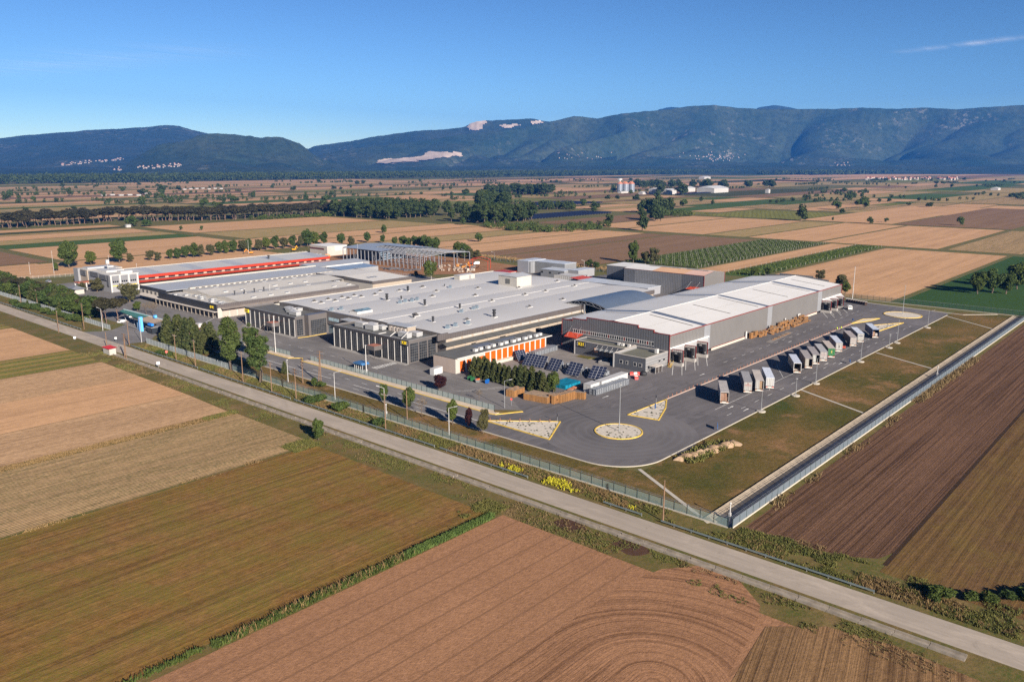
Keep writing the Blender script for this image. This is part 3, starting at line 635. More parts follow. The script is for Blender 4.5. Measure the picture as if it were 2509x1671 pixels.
for y in (158.5, 160.3, 162.1, 163.9, 165.7): gl.box(237.22, y, 0, 237.29, y+.1, 3.2)
gl.build('mullions', MULL, A_)
cn = MB().quad((235.4, 157.2, 3.5), (237.5, 157.2, 3.75), (237.5, 168.5, 3.75), (235.4, 168.5, 3.5)).build('glass_canopy', glass_mat('glass_canopy', (.08, .09, .10)), A_)
gr = MB()
for i in range(6): gr.bar((235.3, 157.4+i*2.2, 3.55), (237.4, 157.4+i*2.2, 5.0), .07, .07).bar((235.3, 157.4+i*2.2, 3.5), (237.45, 157.4+i*2.2, 3.78), .09, .09)
gr.build('canopy_rods', FRAMEW, cn)
MB().box(237.45, 168.6, 2.0, 237.55, 170.2, 3.6).build('wall_poster', mat('poster_orange', (.55, .28, .17), .6, var=.4, scale=2), A_)
MB().box(237.5, 179.1, 0, 237.58, 179.5, 5.3).build('corner_post', FRAMEW, A_); MB().box(230.45, 156.5, 0, 230.58, 156.95, 5.0).build('corner_post', FRAMEW, A_)
for y, w_ in ((153.6, 1.3), (151.2, .8), (147.9, 1.2), (145.7, 1.2)):
    o = MB().box(230.52, y-w_/2, 1.9, 230.58, y+w_/2, 3.0).build('window', GLASS, A_); b = MB()
    b.box(230.5, y-w_/2-.1, 1.8, 230.57, y-w_/2, 3.1).box(230.5, y+w_/2, 1.8, 230.57, y+w_/2+.1, 3.1).box(230.5, y-w_/2, 1.8, 230.569, y+w_/2, 1.9).box(230.5, y-w_/2, 3.0, 230.569, y+w_/2, 3.1); b.build('frame', FRAMEW, o)
for x in (239.2, 242.2): o = MB().box(x, 143.62, 2.2, x+1.1, 143.68, 3.1).build('window', GLASS, A_); MB().box(x-.1, 143.6, 2.1, x+1.2, 143.66, 2.2).box(x-.1, 143.6, 3.1, x+1.2, 143.66, 3.2).build('frame', FRAMEW, o)
MB().cbox(243.2, 147, 4.25, 1.2, 1.0, 1.6).build('air_unit', FRAMEW, A_)
for y in (162, 163.6, 159.2): MB().cbox(244, y, 4.55, .9, 1.0, .9).build('air_unit', FRAMEW, A_)
MB().box(231.0, 163.2, 0, 236.5, 163.6, 1.0).box(231, 158.6, 0, 231.4, 163.2, 1.0).build('ramp_wall', CONC_D, A_)
MB().prism([(234, 176), (237, 176), (237, 168), (233.6, 170)], .02, .25).build('planter_bed', GM['verge'], A_)

# ---------------------------------------------------------------- K20 production hall
hx0, hx1, hy0, hy1 = 199.6, 342.0, 209.8, 318.2
HL = thing('factory_hall', 'huge pale multi-span factory hall with vents and chimneys on its roof', 'factory hall', (hx0, hy0, 0))
spans = [209.8, 238.6, 262, 290, 318.2]
prof = []
for a, b in zip(spans[:-1], spans[1:]):
    for i in range(9):
        t = i/8; prof.append((a+(b-a)*t, 9.0+0.38*math.sin(math.pi*t)**.8 if 0 < t < 1 else 9.0))
for a, b in zip(spans[:-1], spans[1:]):
    q = MB(); pr = [p for p in prof if a-.01 <= p[0] <= b+.01]
    for p0_, p1_ in zip(pr[:-1], pr[1:]):
        if p1_[0] > p0_[0]: q.quad((hx0, p0_[0], p0_[1]), (hx1, p0_[0], p0_[1]), (hx1, p1_[0], p1_[1]), (hx0, p1_[0], p1_[1]))
    q.build('roof_span', ROOFG, HL, smooth=True)
pp = [p for i, p in enumerate(prof) if i == 0 or p[0] > prof[i-1][0]+1e-6]
pp = sorted(set(pp))
MB().profx([(hy0, 0)]+[(y, z-.05) for y, z in pp]+[(hy1, 0)], hx1-.3, hx1-.01).build('end_wall', BRNZY, HL)
MB().profx([(hy0, 0)]+[(y, z-.05) for y, z in pp]+[(hy1, 0)], hx0+.01, hx0+.3).build('end_wall', BRNZY, HL)
q = MB(); q.box(200.5, hy0-.45, 7.35, hx1, hy0-.02, 9.22); q.build('fascia', BRNZ, HL)
MB().box(195.2, hy0-.6, 7.35, 200.45, hy0-.05, 9.75).build('fascia_step', BRNZ, HL)
MB().box(hx0+.31, hy0, 0, hx1-.31, hy0+.3, 8.9).build('side_wall', CREAM, HL)
MB().box(hx0+.31, hy1-.3, 0, hx1-.31, hy1, 8.9).build('side_wall', CREAM, HL)
MB().box(hx0, hy1-.1, 8.9, hx1, hy1+.35, 9.35).build('parapet', WHITEW, HL)
q = MB()
for i in range(24):
    x = 203+i*5.6
    if x+5 < hx1: q.box(x, hy0-.06, 6.35, x+4.6, hy0-.01, 7.15)
q.build('clerestory_glazing', mat('clerestory_white', (.34, .32, .29), .3), HL)
MB().poly([(198, hy0-2.2, 5.25), (283, hy0-2.2, 5.25), (283, hy0-.02, 6.1), (198, hy0-.02, 6.1)]).poly([(198, hy0-2.2, 5.05), (283, hy0-2.2, 5.05), (283, hy0-.02, 5.9), (198, hy0-.02, 5.9)][::-1]).quad((198, hy0-2.2, 5.05), (283, hy0-2.2, 5.05), (283, hy0-2.2, 5.25), (198, hy0-2.2, 5.25)).build('canopy', mat('canopy_dark', (.07, .07, .068), .7, var=.15), HL)
pst = MB().box(-.15, -.05, 0, .15, 0, 5.6).mesh('pilaster', mat('pilaster_grey', (.27, .245, .22), .8))
for i in range(14): mobj('pilaster', pst, HL, (4+i*6.2, -.06, 0))
for x, w_ in ((229, 3.4), (251, 3.0), (213, 2.4)): MB().box(x, hy0-.1, 0, x+w_, hy0-.03, 3.6).build('door', DARKIN, HL)
for i in range(5): MB().box(199.8+i*14, hy0-.5, 7.2, 200+i*14, hy0-.46, 9.2).build('downpipe', BRNZY, HL) if False else None
MB().box(hx0+.5, 248.6, 9.33, hx1-1, 249.0, 9.5).build('ridge_flashing', FRAMEW, HL)
for y in spans[1:-1]: MB().box(hx0+.5, y-.2, 8.97, hx1-.5, y+.2, 9.06).build('valley_gutter', mat('gutter_grey', (.35, .34, .33), .6), HL)
# roof-top equipment, each a piece of its own standing on the roof
def zroof(y):
    for a, b in zip(spans[:-1], spans[1:]):
        if a <= y <= b: t = (y-a)/(b-a); return 9.0+.38*max(0, math.sin(math.pi*t))**.8
    return 9.0
d_ = crop(1000, 600, 500); c_ = crop(560, 580, 500)
def roof_at(cr, x, y):
    z = 9.8
    for _ in range(4): X, Y = cr(x, y, z); z = zroof(Y)
    return X, Y, z
CHB = mat('chimney_black', (.02, .02, .022), .5, var=.2); COWL = mat('cowl_blue_grey', (.25, .31, .36), .35, .5, var=.1)
chp = MB().lathe([(.42, -.2), (.42, 1.2), (.6, 1.25), (.6, 1.45), (.4, 1.5), (.4, 2.0), (.6, 2.05), (.6, 2.3), (.35, 2.4)], 10).mesh('stack', CHB)
chb = MB().cbox(0, 0, -.3, 1.6, 1.6, .5).mesh('curb', FRAMEW)
for n_, (cr, x, y, s_c) in enumerate([(d_, 193, 700, 1.15), (d_, 63, 845, .8), (d_, 288, 890, .95), (d_, 597, 735, .9), (d_, 993, 835, 1.35), (d_, 0, 535, .9), (c_, 1828, 735, 1.3), (c_, 1993, 725, .7), (c_, 2068, 625, 1.0), (d_, 420, 480, .5)]):
    X, Y, z = roof_at(cr, x, y); T_ = thing('roof_chimney', 'black ribbed exhaust chimney on the pale hall roof', 'chimney', (X, Y, z), 0, 'black chimneys on the hall roof', (s_c, s_c, s_c))
    mobj('stack', chp, T_); mobj('curb', chb, T_)
cw = MB()
for i in range(6):
    a0 = R(90-i*22); a1 = R(90-(i+1)*22)
    cw.quad((1.3*math.cos(a0)-.5, -.8, 1.6*math.sin(a0)), (1.3*math.cos(a0)-.5, .8, 1.6*math.sin(a0)), (1.3*math.cos(a1)-.5, .8, 1.6*math.sin(a1)), (1.3*math.cos(a1)-.5, -.8, 1.6*math.sin(a1)))
    cw.poly([(-.5, .8, 0), (1.3*math.cos(a0)-.5, .8, 1.6*math.sin(a0)), (1.3*math.cos(a1)-.5, .8, 1.6*math.sin(a1))]).poly([(-.5, -.8, 0), (1.3*math.cos(a1)-.5, -.8, 1.6*math.sin(a1)), (1.3*math.cos(a0)-.5, -.8, 1.6*math.sin(a0))])
cw.box(-.6, -.8, -.2, .8, .8, .12); cwm = cw.mesh('cowl', COWL); cwb = MB().cbox(0, 0, -.35, 2.6, 2.4, .45).mesh('curb', FRAMEW)
for cr, x, y in [(d_, 45, 655), (d_, 105, 640), (d_, 615, 780), (d_, 755, 745), (d_, 790, 735), (d_, 455, 965), (d_, 545, 940), (d_, 690, 915), (d_, 485, 500), (c_, 1190, 855), (c_, 1300, 845), (c_, 1980, 770), (c_, 2040, 755), (c_, 2115, 745), (c_, 2175, 735)]:
    X, Y, z = roof_at(cr, x, y); T_ = thing('roof_cowl', 'curved blue-grey air intake cowl on the pale hall roof', 'roof cowl', (X, Y, z), R(200), 'air intake cowls on the hall roof', (.9, .9, .9))
    mobj('cowl', cwm, T_); mobj('curb', cwb, T_)
svb = MB().box(-2.0, -.8, -.3, 2.0, .8, .22).mesh('curb', FRAMEW); svl = MB().box(-1.0, -.62, .23, 1.0, .62, .42).poly([(-.9, -.6, .43), (.9, -.6, .43), (.9, .5, 1.15), (-.9, .5, 1.15)]).poly([(-.9, .5, 1.13), (.9, .5, 1.13), (.9, -.6, .41), (-.9, -.6, .41)]).mesh('flap', mat('vent_flap', (.075, .07, .065), .5))
for cr, x, y in [(d_, 325, 540), (d_, 280, 598), (d_, 805, 505), (d_, 775, 588), (d_, 1280, 500), (d_, 965, 652), (d_, 1350, 580), (d_, 1585, 540), (d_, 1920, 478), (d_, 1400, 720), (d_, 1785, 635), (d_, 1720, 425), (d_, 170, 490), (c_, 1690, 672), (c_, 1530, 697), (c_, 1450, 683), (c_, 1380, 720), (c_, 1310, 705), (c_, 1230, 745), (c_, 1150, 728), (c_, 1070, 768), (c_, 990, 752), (c_, 1970, 628), (c_, 2235, 587), (c_, 1750, 635), (d_, 680, 870), (d_, 100, 822), (c_, 2160, 905)]:
    X, Y, z = roof_at(cr, x, y); T_ = thing('smoke_vent', 'low white curbed smoke vent with raised dark flap on the hall roof', 'roof vent', (X, Y, z+.05), 0, 'smoke vents on the hall roof', (.8, .8, .8))
    mobj('curb', svb, T_); mobj('flap', svl, T_)
X, Y, z = roof_at(c_, 1530, 870); T_ = thing('glass_skylight', 'low wide glass skylight box on the roof behind the K20 entrance', 'skylight', (X, Y, z))
MB().box(-4, -2.6, -.3, 4, 2.6, .8).build('curb', FRAMEW, T_, True); MB().poly([(-3.9, -2.5, .81), (3.9, -2.5, .81), (3.9, 0, 1.5), (-3.9, 0, 1.5)]).poly([(-3.9, 0, 1.5), (3.9, 0, 1.5), (3.9, 2.5, .81), (-3.9, 2.5, .81)]).build('glazing', glass_mat('skylight_glass', (.07, .11, .14), .7), T_, True)
# plant room standing through the roof
PR = thing('plant_room', 'tall white plant room box with louvre rising from the hall roof', 'plant room', (305, 266, 9))
MB().box(303.3, 266, 9, 314.6, 278.6, 14.3).build('wall', WHITEW, PR)
MB().profx([(265.7, 14.31), (272.3, 15.3), (278.9, 14.31)], 303.0, 314.9).build('roof', ROOFGR, PR)
MB().box(303.1, 270.6, 10.6, 303.28, 273.4, 13.0).build('louvre', mat('louvre_dark', (.10, .10, .095), .6), PR)
PB = thing('plant_room', 'small white rooftop hut with door near the far edge of the hall roof', 'plant room', (303, 305.5, 9))
MB().box(301.8, 305.4, 9, 313.4, 309.6, 11.6).build('wall', WHITEW, PB); MB().box(301.6, 305.2, 11.61, 313.6, 309.8, 11.75).build('roof', FRAMEW, PB); MB().box(309, 305.32, 9.2, 310.4, 305.39, 11.2).build('door', MULL, PB)

# ---------------------------------------------------------------- K20 glass blocks
def bay_facade(parent, x, y0, n, bw, z0, z1, rows=7, cols=3, fin=True):
    """glazed bays along a wall facing -x: per bay one pane field with its mullions, fins between bays"""
    gm = MB().box(-.03, .12, z0, 0, bw-.12, z1).mesh('glazing', GLASS)
    mu = MB()
    for i in range(1, rows): z = z0+(z1-z0)*i/rows; mu.box(-.09, .12, z-.045, -.031, bw-.12, z+.045)
    for i in range(1, cols): y = .12+(bw-.24)*i/cols; mu.box(-.095, y-.04, z0, -.032, y+.04, z1)
    mm = mu.mesh('mullions', mat('mullion_dark', (.10, .10, .105), .4, .3))
    fm = MB().box(-.30, -.09, -.02, -.0, .09, z1+.05).mesh('fin', mat('fin_grey', (.36, .35, .34), .5, .2))
    px, py = parent.location.x, parent.location.y
    for i in range(n):
        o = mobj('glazing', gm, parent, (x-px, y0+i*bw-py, 0)); mobj('mullions', mm, o)
        if fin: mobj('fin', fm, parent, (x-px, y0+i*bw-py, .02))
    if fin: mobj('fin', fm, parent, (x-px, y0+n*bw-py, .02))
def bay_facade_s(parent, y, x0, n, bw, z0, z1, rows=7, cols=4):
    gm = MB().box(.35, -.03, z0, bw-.35, 0, z1).mesh('glazing', GLASS); mu = MB()
    for i in range(0, rows+1): z = z0+(z1-z0)*i/rows; mu.box(.35, -.09, z-.045, bw-.35, -.031, z+.045)
    for i in range(1, cols): xx = .35+(bw-.7)*i/cols; mu.box(xx-.04, -.095, z0, xx+.04, -.032, z1)
    mm = mu.mesh('mullions', mat('mullion_mid', (.15, .145, .14), .4, .3))
    px, py = parent.location.x, parent.location.y
    for i in range(n): o = mobj('glazing', gm, parent, (x0+i*bw-px, y-py, 0)); mobj('mullions', mm, o)
def glass_block(name, label, x0, x1, y0, y1, h, nb, door_y):
    T = thing(name, label, 'office block', (x0, y0, 0))
    MB().box(x0, y0, 0, x1, y0+.35, h).build('side_wall', BRNZY, T); MB().box(x0, y1-.35, 0, x1, y1, h).build('side_wall', BRNZY, T)
    MB().box(x0, y0+.351, 0, x0+.35, y1-.351, h-1.05).build('front_wall', DARKIN, T); MB().box(x0-.1, y0+.352, h-1.04, x0+.35, y1-.352, h).build('top_band', BRNZD, T)
    MB().box(x0+.36, y0+.36, h-.9, x1-.01, y1-.36, h-.6).build('roof', ROOFD, T)
    MB().box(x0-.12, y0-.02, h+.001, x0+.4, y1+.02, h+.08).box(x0+.41, y0-.03, h+.002, x1, y0+.4, h+.082).box(x0+.41, y1-.4, h+.002, x1, y1+.03, h+.082).build('coping', MULL, T)
    bay_facade(T, x0-.02, y0+.5, nb, (y1-y0-1.0)/nb, .25, h-1.1)
    MB().box(x0-2.6, y0-.5, 0, x0-.42, y1, .12).build('pavement', CONC_D, T)
    e = MB().box(x0-4.2, door_y, 3.3, x0-.42, door_y+4.4, 4.9).build('entrance_box', BRNZY, T)
    MB().box(x0-4.0, door_y+.2, .13, x0-3.85, door_y+.4, 3.29).build('entrance_post', BRNZY, e); MB().box(x0-4.0, door_y+4.0, .13, x0-3.85, door_y+4.2, 3.29).build('entrance_post', BRNZY, e)
    MB().box(x0-1.2, door_y+.5, .13, x0-1.1, door_y+3.9, 3.28).build('entrance_door', GLASS, e)
    MB().box(x0-4.1, door_y+.1, 4.901, x0-.45, door_y+4.3, 4.93).build('entrance_roof', mat('entrance_roof_red', (.33, .13, .09), .8), e)
    return T
KR = glass_block('glass_office_block', 'bronze glazed office block with K20 sign at its near corner', 185.4, 199.4, 213.9, 258.4, 8.5, 12, 228.2)
bay_facade_s(KR, 213.9, 185.7, 3, 4.35, .4, 7.3)
sign(KR, 185.2, 213.95, 217.9, 6.55, 8.5, 'K20')
KL = glass_block('glass_office_block', 'bronze glazed office block with stepped corner left of the service gap', 185.0, 199.4, 284.0, 322.8, 8.2, 10, 295)
bay_facade_s(KL, 284.0, 185.3, 1, 3.6, .4, 7.1, cols=3)
MB().box(189.4, 281.0, 0, 199.3, 283.97, 8.9).build('stepped_corner', BRNZY, KL); bay_facade_s(KL, 281.0, 190.2, 1, 8.2, .4, 6.6, cols=9, rows=8)
sg = MB().box(184.7, 319.5, 5.9, 184.95, 322.9, 7.3).build('sign_board', YELS, KL); lettering('lettering', 'K20', sg, 184.68, 321.2, 6.6, .8, BLACK)
LINK = thing('link_building', 'recessed bronze upper storey joining the two glazed office blocks', 'link building', (199.5, 258.5, 0))
MB().box(198.6, 258.6, 4.0, 199.5, 280.9, 9.4).build('upper_wall', BRNZY, LINK); MB().box(199.2, 258.6, 0, 199.5, 280.9, 3.98).build('lower_wall', mat('wall_teal_grey', (.10, .13, .15), .5), LINK)
for y in (276.5, 272.8): o = MB().box(198.5, y, 5.6, 198.59, y+3.2, 7.0).build('window', glass_mat('glass_pale', (.18, .24, .27)), LINK)
MB().box(194.5, 259, 8.2, 198.5, 266, 8.5).build('canopy_roof', ROOFGR, LINK)
struct(strip_path('kerb', [(184.2, 281.6), (188.6, 280.6), (197.5, 280.4)], .35, 0, .18, YELP))
# rooftop plant on the blocks
AIRU = mat('air_unit_grey', (.38, .38, .38), .5, .2, var=.12, scale=1.2, ribs=('Z', .35))
def ac_unit(x, y, z, w, d, h, lab, grp):
    T = thing('air_handling_unit', lab, 'air unit', (x, y, z), 0, grp)
    MB().box(-w/2, -d/2, .25, w/2, d/2, h).build('casing', AIRU, T, True); MB().box(-w/2-.1, -d/2-.1, h+.001, w/2+.1, d/2+.1, h+.12).build('lid', FRAMEW, T, True); MB().box(-w/2+.1, -d/2+.1, 0, w/2-.1, -d/2+.3, .25).box(-w/2+.1, d/2-.3, 0, w/2-.1, d/2-.1, .25).build('skid', STEEL, T, True)
gA = 'air units on the K20 block roof'
for x, y, w, d, h in ((191.5, 248.5, 2.6, 5, 2.0), (191.0, 241.5, 2.6, 5, 2.0), (195.0, 246.5, 3, 4, 1.4), (194.5, 239.5, 3, 3.5, 1.4), (190.3, 221.5, 2.4, 5, 1.8), (194.6, 220.5, 3, 4.5, 1.5)): ac_unit(x, y, 7.9, w, d, h, 'grey boxed air handling unit on the roof above the K20 sign block', gA)
gA = 'white air units on the left glazed block'
for x, y, w, d, h in ((192.0, 296.5, 2.4, 5.5, 1.5), (190.0, 291.5, 2.4, 5.5, 1.5), (194.0, 300.8, 2.2, 5.0, 1.5), (195.5, 304.5, 2.5, 3, 1.2), (196.8, 299, 2.2, 3, 1.2)): ac_unit(x, y, 7.6, w, d, h, 'white finned cooling unit on the left glazed block roof', gA)
HUT = thing('rooftop_hut', 'cream rooftop hut with row of cooling fans on the K20 sign block', 'rooftop hut', (196.5, 230, 7.9))
MB().box(195.2, 225.6, 7.9, 199.2, 236.4, 10.3).build('wall', CREAM, HUT); MB().box(194.7, 225.2, 10.31, 199.39, 236.8, 10.5).build('roof', ROOFGR, HUT)
for i in range(5): MB().box(194.2, 226.1+i*2.0, 8.0, 195.1, 227.4+i*2.0, 9.7).build('fan_unit', mat('fan_unit', (.36, .32, .29), .6), HUT)
MB().tube((186.8, 233, 8.1), (186.8, 219.5, 8.1), .18, k=8).tube((186.8, 226, 8.1), (189.2, 225.4, 9.6), .16, k=8).tube((186.8, 219.6, 8.1), (189.3, 218.4, 10.6), .16, k=8).tube((186.8, 232.5, 8.2), (190.5, 232.5, 8.2), .18, k=8).build('roof_pipes', FRAMEW, HUT)

# ---------------------------------------------------------------- orange-door building
OB = thing('orange_door_building', 'long low pinkish building with bright orange doors and white roof vents', 'building', (186.5, 191.3, 0))
MB().box(186.5, 191.6, 0, 186.8, 202.3, 5.3).build('end_wall', PINKW, OB); MB().box(186.5, 191.3, 0, 235, 191.59, 5.2).build('front_wall', WHITEW, OB)
MB().box(186.81, 202.0, 0, 235, 202.3, 5.2).build('back_wall', CREAM, OB); MB().box(234.7, 191.6, 0, 235, 201.99, 5.2).build('end_wall', PINKW, OB)
MB().box(186.3, 190.9, 5.31, 238.2, 202.6, 5.5).build('roof', ROOFD, OB); MB().box(186.9, 190.75, 5.1, 238.2, 190.89, 5.45).build('eaves_board', FRAMEW, OB)
dm = MB().box(0, -.06, 0, 2.4, -.01, 3.75).mesh('orange_door', ORNG); pm = MB().box(.03, -.14, 0, .65, -.005, 4.9).mesh('pilaster', FRAMEW)
for i in range(15):
    if i in (2,): continue
    x = 188.6+i*3.1-186.5
    mobj('orange_door', dm, OB, (x, 0, 1.2 if i > 3 else .3)); mobj('pilaster', pm, OB, (x+2.41, 0, 0))
MB().box(200, 190.2, .0, 235, 191.2, 1.1).build('loading_ledge', CONC, OB)
for i, x in enumerate((198.5, 201.6, 204.9, 208.3, 211.7, 215.0, 218.6, 222.0, 225.3, 228.6, 231.8, 234.6)): MB().cbox(x, 193.5+(.5 if i % 2 else 0), 5.52, 1.5+.3*(i in (5, 6, 7, 8)), 1.2, .95).build('roof_vent_box', FRAMEW, OB)
MB().box(203, 197.5, 5.51, 212, 200.5, 5.6).box(216, 198.5, 5.51, 226, 200.5, 5.6).build('roof_glazing', ROOFL, OB)
# ================================================================ more buildings
# ---------------------------------------------------------------- dark fronted hall
K2 = thing('dark_front_hall', 'low hall with long anthracite ribbed front and yellow lettering at its corner', 'hall', (184, 346, 0))
MB().box(184.0, 346.4, 3.25, 184.4, 404.3, 6.6).build('dark_front', ANTH, K2)
MB().box(188.0, 404.4, 4.9, 188.4, 434, 6.7).build('dark_front', ANTH, K2)
MB().box(186.2, 346.5, 0, 186.5, 404.2, 3.24).build('lower_wall', CREAM, K2); MB().box(188.1, 404.4, 0, 188.5, 434, 4.89).build('lower_wall', WHITEW, K2)
MB().box(182.6, 346.2, 3.0, 186.19, 404.2, 3.2).build('front_canopy', PARIN, K2); MB().box(183.2, 404.3, 2.9, 188.0, 430, 3.05).build('front_canopy', PARIN, K2)
cm_ = MB().cbox(0, 0, 0, .34, .34, 3.0).mesh('column', mat('column_grey', (.17, .145, .12), .8))
for i in range(15): mobj('column', cm_, K2, (-1.0, 2+i*4.1, 0))
for i in range(13): MB().box(186.1, 348+i*4.3, .6, 186.19, 350.6+i*4.3, 2.4).build('window', GLASS, K2)
for i in range(6): MB().box(188.0, 406+i*4.7, 3.2, 188.09, 407.8+i*4.7, 4.6).build('window', GLASS, K2)
sgo = MB().box(183.7, 347.9, 4.1, 183.98, 352.1, 6.1).build('sign_board', BLACK, K2); lettering('lettering', '[K20]', sgo, 183.68, 350, 5.1, 1.0, YELS)
MB().box(184.41, 346.0, 4.9, 266, 346.38, 6.55).build('side_fascia', BRNZ, K2); MB().box(184.6, 346.4, 0, 266, 346.7, 4.88).build('side_wall', WHITEW, K2)
MB().poly([(186, 343.6, 4.3), (266, 343.6, 4.3), (266, 345.98, 4.9), (186, 345.98, 4.9)]).poly([(186, 343.6, 4.2), (266, 343.6, 4.2), (266, 345.98, 4.8), (186, 345.98, 4.8)][::-1]).build('side_canopy', mat('canopy_rusty', (.20, .17, .15), .8, var=.2), K2)
for i in range(3): MB().box(187+i*4, 346.2, .2, 190+i*4, 346.38, 3.6).build('shutter_door', PINKW, K2)
MB().box(265.7, 346.72, 0, 266, 373, 6.5).build('end_wall', BRNZY, K2); MB().box(184.41, 373.0, 5.0, 196, 404, 5.3).build('low_roof', ROOFC, K2); MB().box(184.41, 346.72, 5.0, 196, 372.98, 5.31).build('low_roof', ROOFC, K2)
for (y0, y1, x1, zp) in ((346.8, 373, 265.6, 7.4), (373.05, 402, 276, 7.5)):
    ym = (y0+y1)/2
    MB().profx([(y0, 5.0), (y0, 6.35), (ym, zp), (y1, 6.35), (y1, 5.0)], 196, 196.3).build('gable_wall', WHITEW, K2)
    MB().quad((196.31, y0, 6.36), (x1, y0, 6.36), (x1, ym, zp), (196.31, ym, zp)).build('roof_slope', ROOFC, K2); MB().quad((196.31, ym, zp), (x1, ym, zp), (x1, y1, 6.36), (196.31, y1, 6.36)).build('roof_slope', ROOFC, K2)
    rl_ = MB()
    if x1 > 270: MB().box(x1-.3, y0, 0, x1, y1, 6.3).build('end_wall', WHITEW, K2)
    nsk = 0
    for i in range(7):
        for (ya, sgn) in ((y0+4, 1), (ym+5, -1)):
            x = 205+i*9.5+(3 if sgn < 0 else 0)
            if random.random() < .25: continue
            z_ = 6.36+(zp-6.36)*(1-abs(ya+.9-ym)/(ym-y0))
            o = MB().box(x, ya, z_-.2, x+2.6, ya+1.8, z_+.25).build('skylight', FRAMEW, K2); MB().box(x+.25, ya+.2, z_+.251, x+2.35, ya+1.6, z_+.33).build('pane', ROOFL, o)
MB().box(188.5, 404.4, 6.2, 300, 433.6, 6.4).build('flat_roof', ROOFGR, K2); MB().box(188.5, 433.65, 0, 300, 434, 7.0).build('parapet', WHITEW, K2); MB().box(299.7, 404.4, 0, 300, 433.6, 6.19).build('end_wall', WHITEW, K2)
MB().box(200, 402.1, 6.0, 290, 404.0, 7.0).build('clerestory', WHITEW, K2); qb = MB()
for i in range(26): qb.box(203+i*3.3, 402.0, 6.45, 204.9+i*3.3, 402.09, 6.8)
qb.build('clerestory_panes', GLASS, K2)
b_ = crop(150, 590, 500)
for x, y in ((2003, 630), (2115, 615), (2230, 600), (2340, 585)):
    X, Y = b_(x, y, 7.0); T_ = thing('flue_pipe', 'thin black flue pipe standing in a row on the dark-fronted hall roof', 'flue', (X, Y, 6.6), 0, 'flue pipes on the dark-fronted hall'); MB().tube((0, 0, 0), (0, 0, 2.4), .28, k=8).build('pipe', CHB, T_, True); MB().cbox(0, 0, 2.4, .8, .8, .2).build('cap', CHB, T_, True)
for i in range(9):
    T_ = thing('roof_duct_unit', 'small grey duct unit on the low roof behind the dark front', 'air unit', (186+random.uniform(1, 7), 350+i*5.4, 5.31), random.uniform(-.2, .2), 'duct units behind the dark front')
    MB().cbox(0, 0, .2, 1.6, 2.6, .8).build('casing', AIRU, T_, True); MB().bar((.9, 0, .5), (3.0, .3, .5), .4, .4).build('duct', STEEL, T_, True)
# ---------------------------------------------------------------- red-fascia hall
RD = thing('red_fascia_hall', 'long grey-roofed hall with bright red fascia behind the dark-fronted hall', 'hall', (203, 474, 0))
MB().box(203, 474.0, 4.75, 340, 474.4, 6.35).build('red_fascia', REDF, RD); MB().box(203.2, 474.6, 0, 340, 474.9, 6.2).build('side_wall', CREAM, RD)
MB().poly([(203, 471.2, 3.0), (340, 471.2, 3.0), (340, 474.5, 3.5), (203, 474.5, 3.5)]).poly([(203, 471.2, 2.8), (340, 471.2, 2.8), (340, 474.5, 3.3), (203, 474.5, 3.3)][::-1]).quad((203, 471.2, 2.7), (340, 471.2, 2.7), (340, 471.2, 3.0), (203, 471.2, 3.0)).build('red_canopy', REDF, RD)
for i in range(22): MB().box(205+i*6.1, 474.5, 3.7, 209+i*6.1, 474.58, 4.6).build('window', GLASS, RD)
for i, x in enumerate((203.1, 214, 221, 240, 248, 268, 276, 298, 308, 330)):
    x1 = (203.1, 214, 221, 240, 248, 268, 276, 298, 308, 330, 340)[i+1]
    MB().quad((x+.01, 474.42, 6.36), (x1-.01, 474.42, 6.36), (x1-.01, 501, 7.6), (x+.01, 501, 7.6)).build('roof_panel', mat('roof_band_dark', (.33, .34, .36), .5) if i % 2 else mat('roof_grey_pale', (.40, .395, .385), .55, var=.05, scale=.08, dirt=.1), RD)
MB().box(203, 501.02, 0, 340, 501.3, 7.9).build('back_parapet', WHITEW, RD); MB().box(339.7, 474.9, 0, 340, 501, 6.9).build('end_wall', CREAM, RD); MB().box(203.05, 474.9, 0, 203.3, 501, 6.3).build('end_wall', CREAM, RD)
MB().lathe([(.5, 6.6), (.5, 8.6), (.8, 8.7), (.8, 9.3), (.5, 9.4)], 8, 300, 488).build('chimney', CHB, RD)
# ---------------------------------------------------------------- white administration building at the far left
OF = thing('administration_building', 'pale grey multi-storey administration building with dark panels beyond the gate trees', 'office building', (184, 462, 0))
LG = mat('wall_light_grey', (.22, .22, .23), .7, var=.05, dirt=.06); LG2 = mat('louvre_grey', (.17, .17, .18), .6, ribs=('Z', .45))
MB().box(184.3, 462.2, 0, 200, 476, 9.4).build('block', LG, OF); MB().box(184.4, 462.3, 9.41, 199.9, 475.9, 9.5).build('roof', ROOFC, OF)
MB().box(184.2, 462.0, 9.3, 200.2, 462.25, 9.8).build('parapet', FRAMEW, OF)
for i in range(4): MB().box(184.3+i*4.9, 461.8, 0, 185.1+i*4.9, 462.19, 9.29).build('pilaster', FRAMEW, OF)
for i in range(3):
    MB().box(185.3+i*4.9, 462.0, 6.6, 188.9+i*4.9, 462.18, 8.9).build('louvre_panel', LG2, OF)
    for k in range(3): MB().box(185.5+i*4.9+k*1.15, 462.02, 5.3, 186.4+i*4.9+k*1.15, 462.17, 6.3).build('window', GLASS, OF)
    MB().box(185.3+i*4.9, 462.05, 3.4, 188.9+i*4.9, 462.18, 3.7).build('yellow_stripe', YELS, OF)
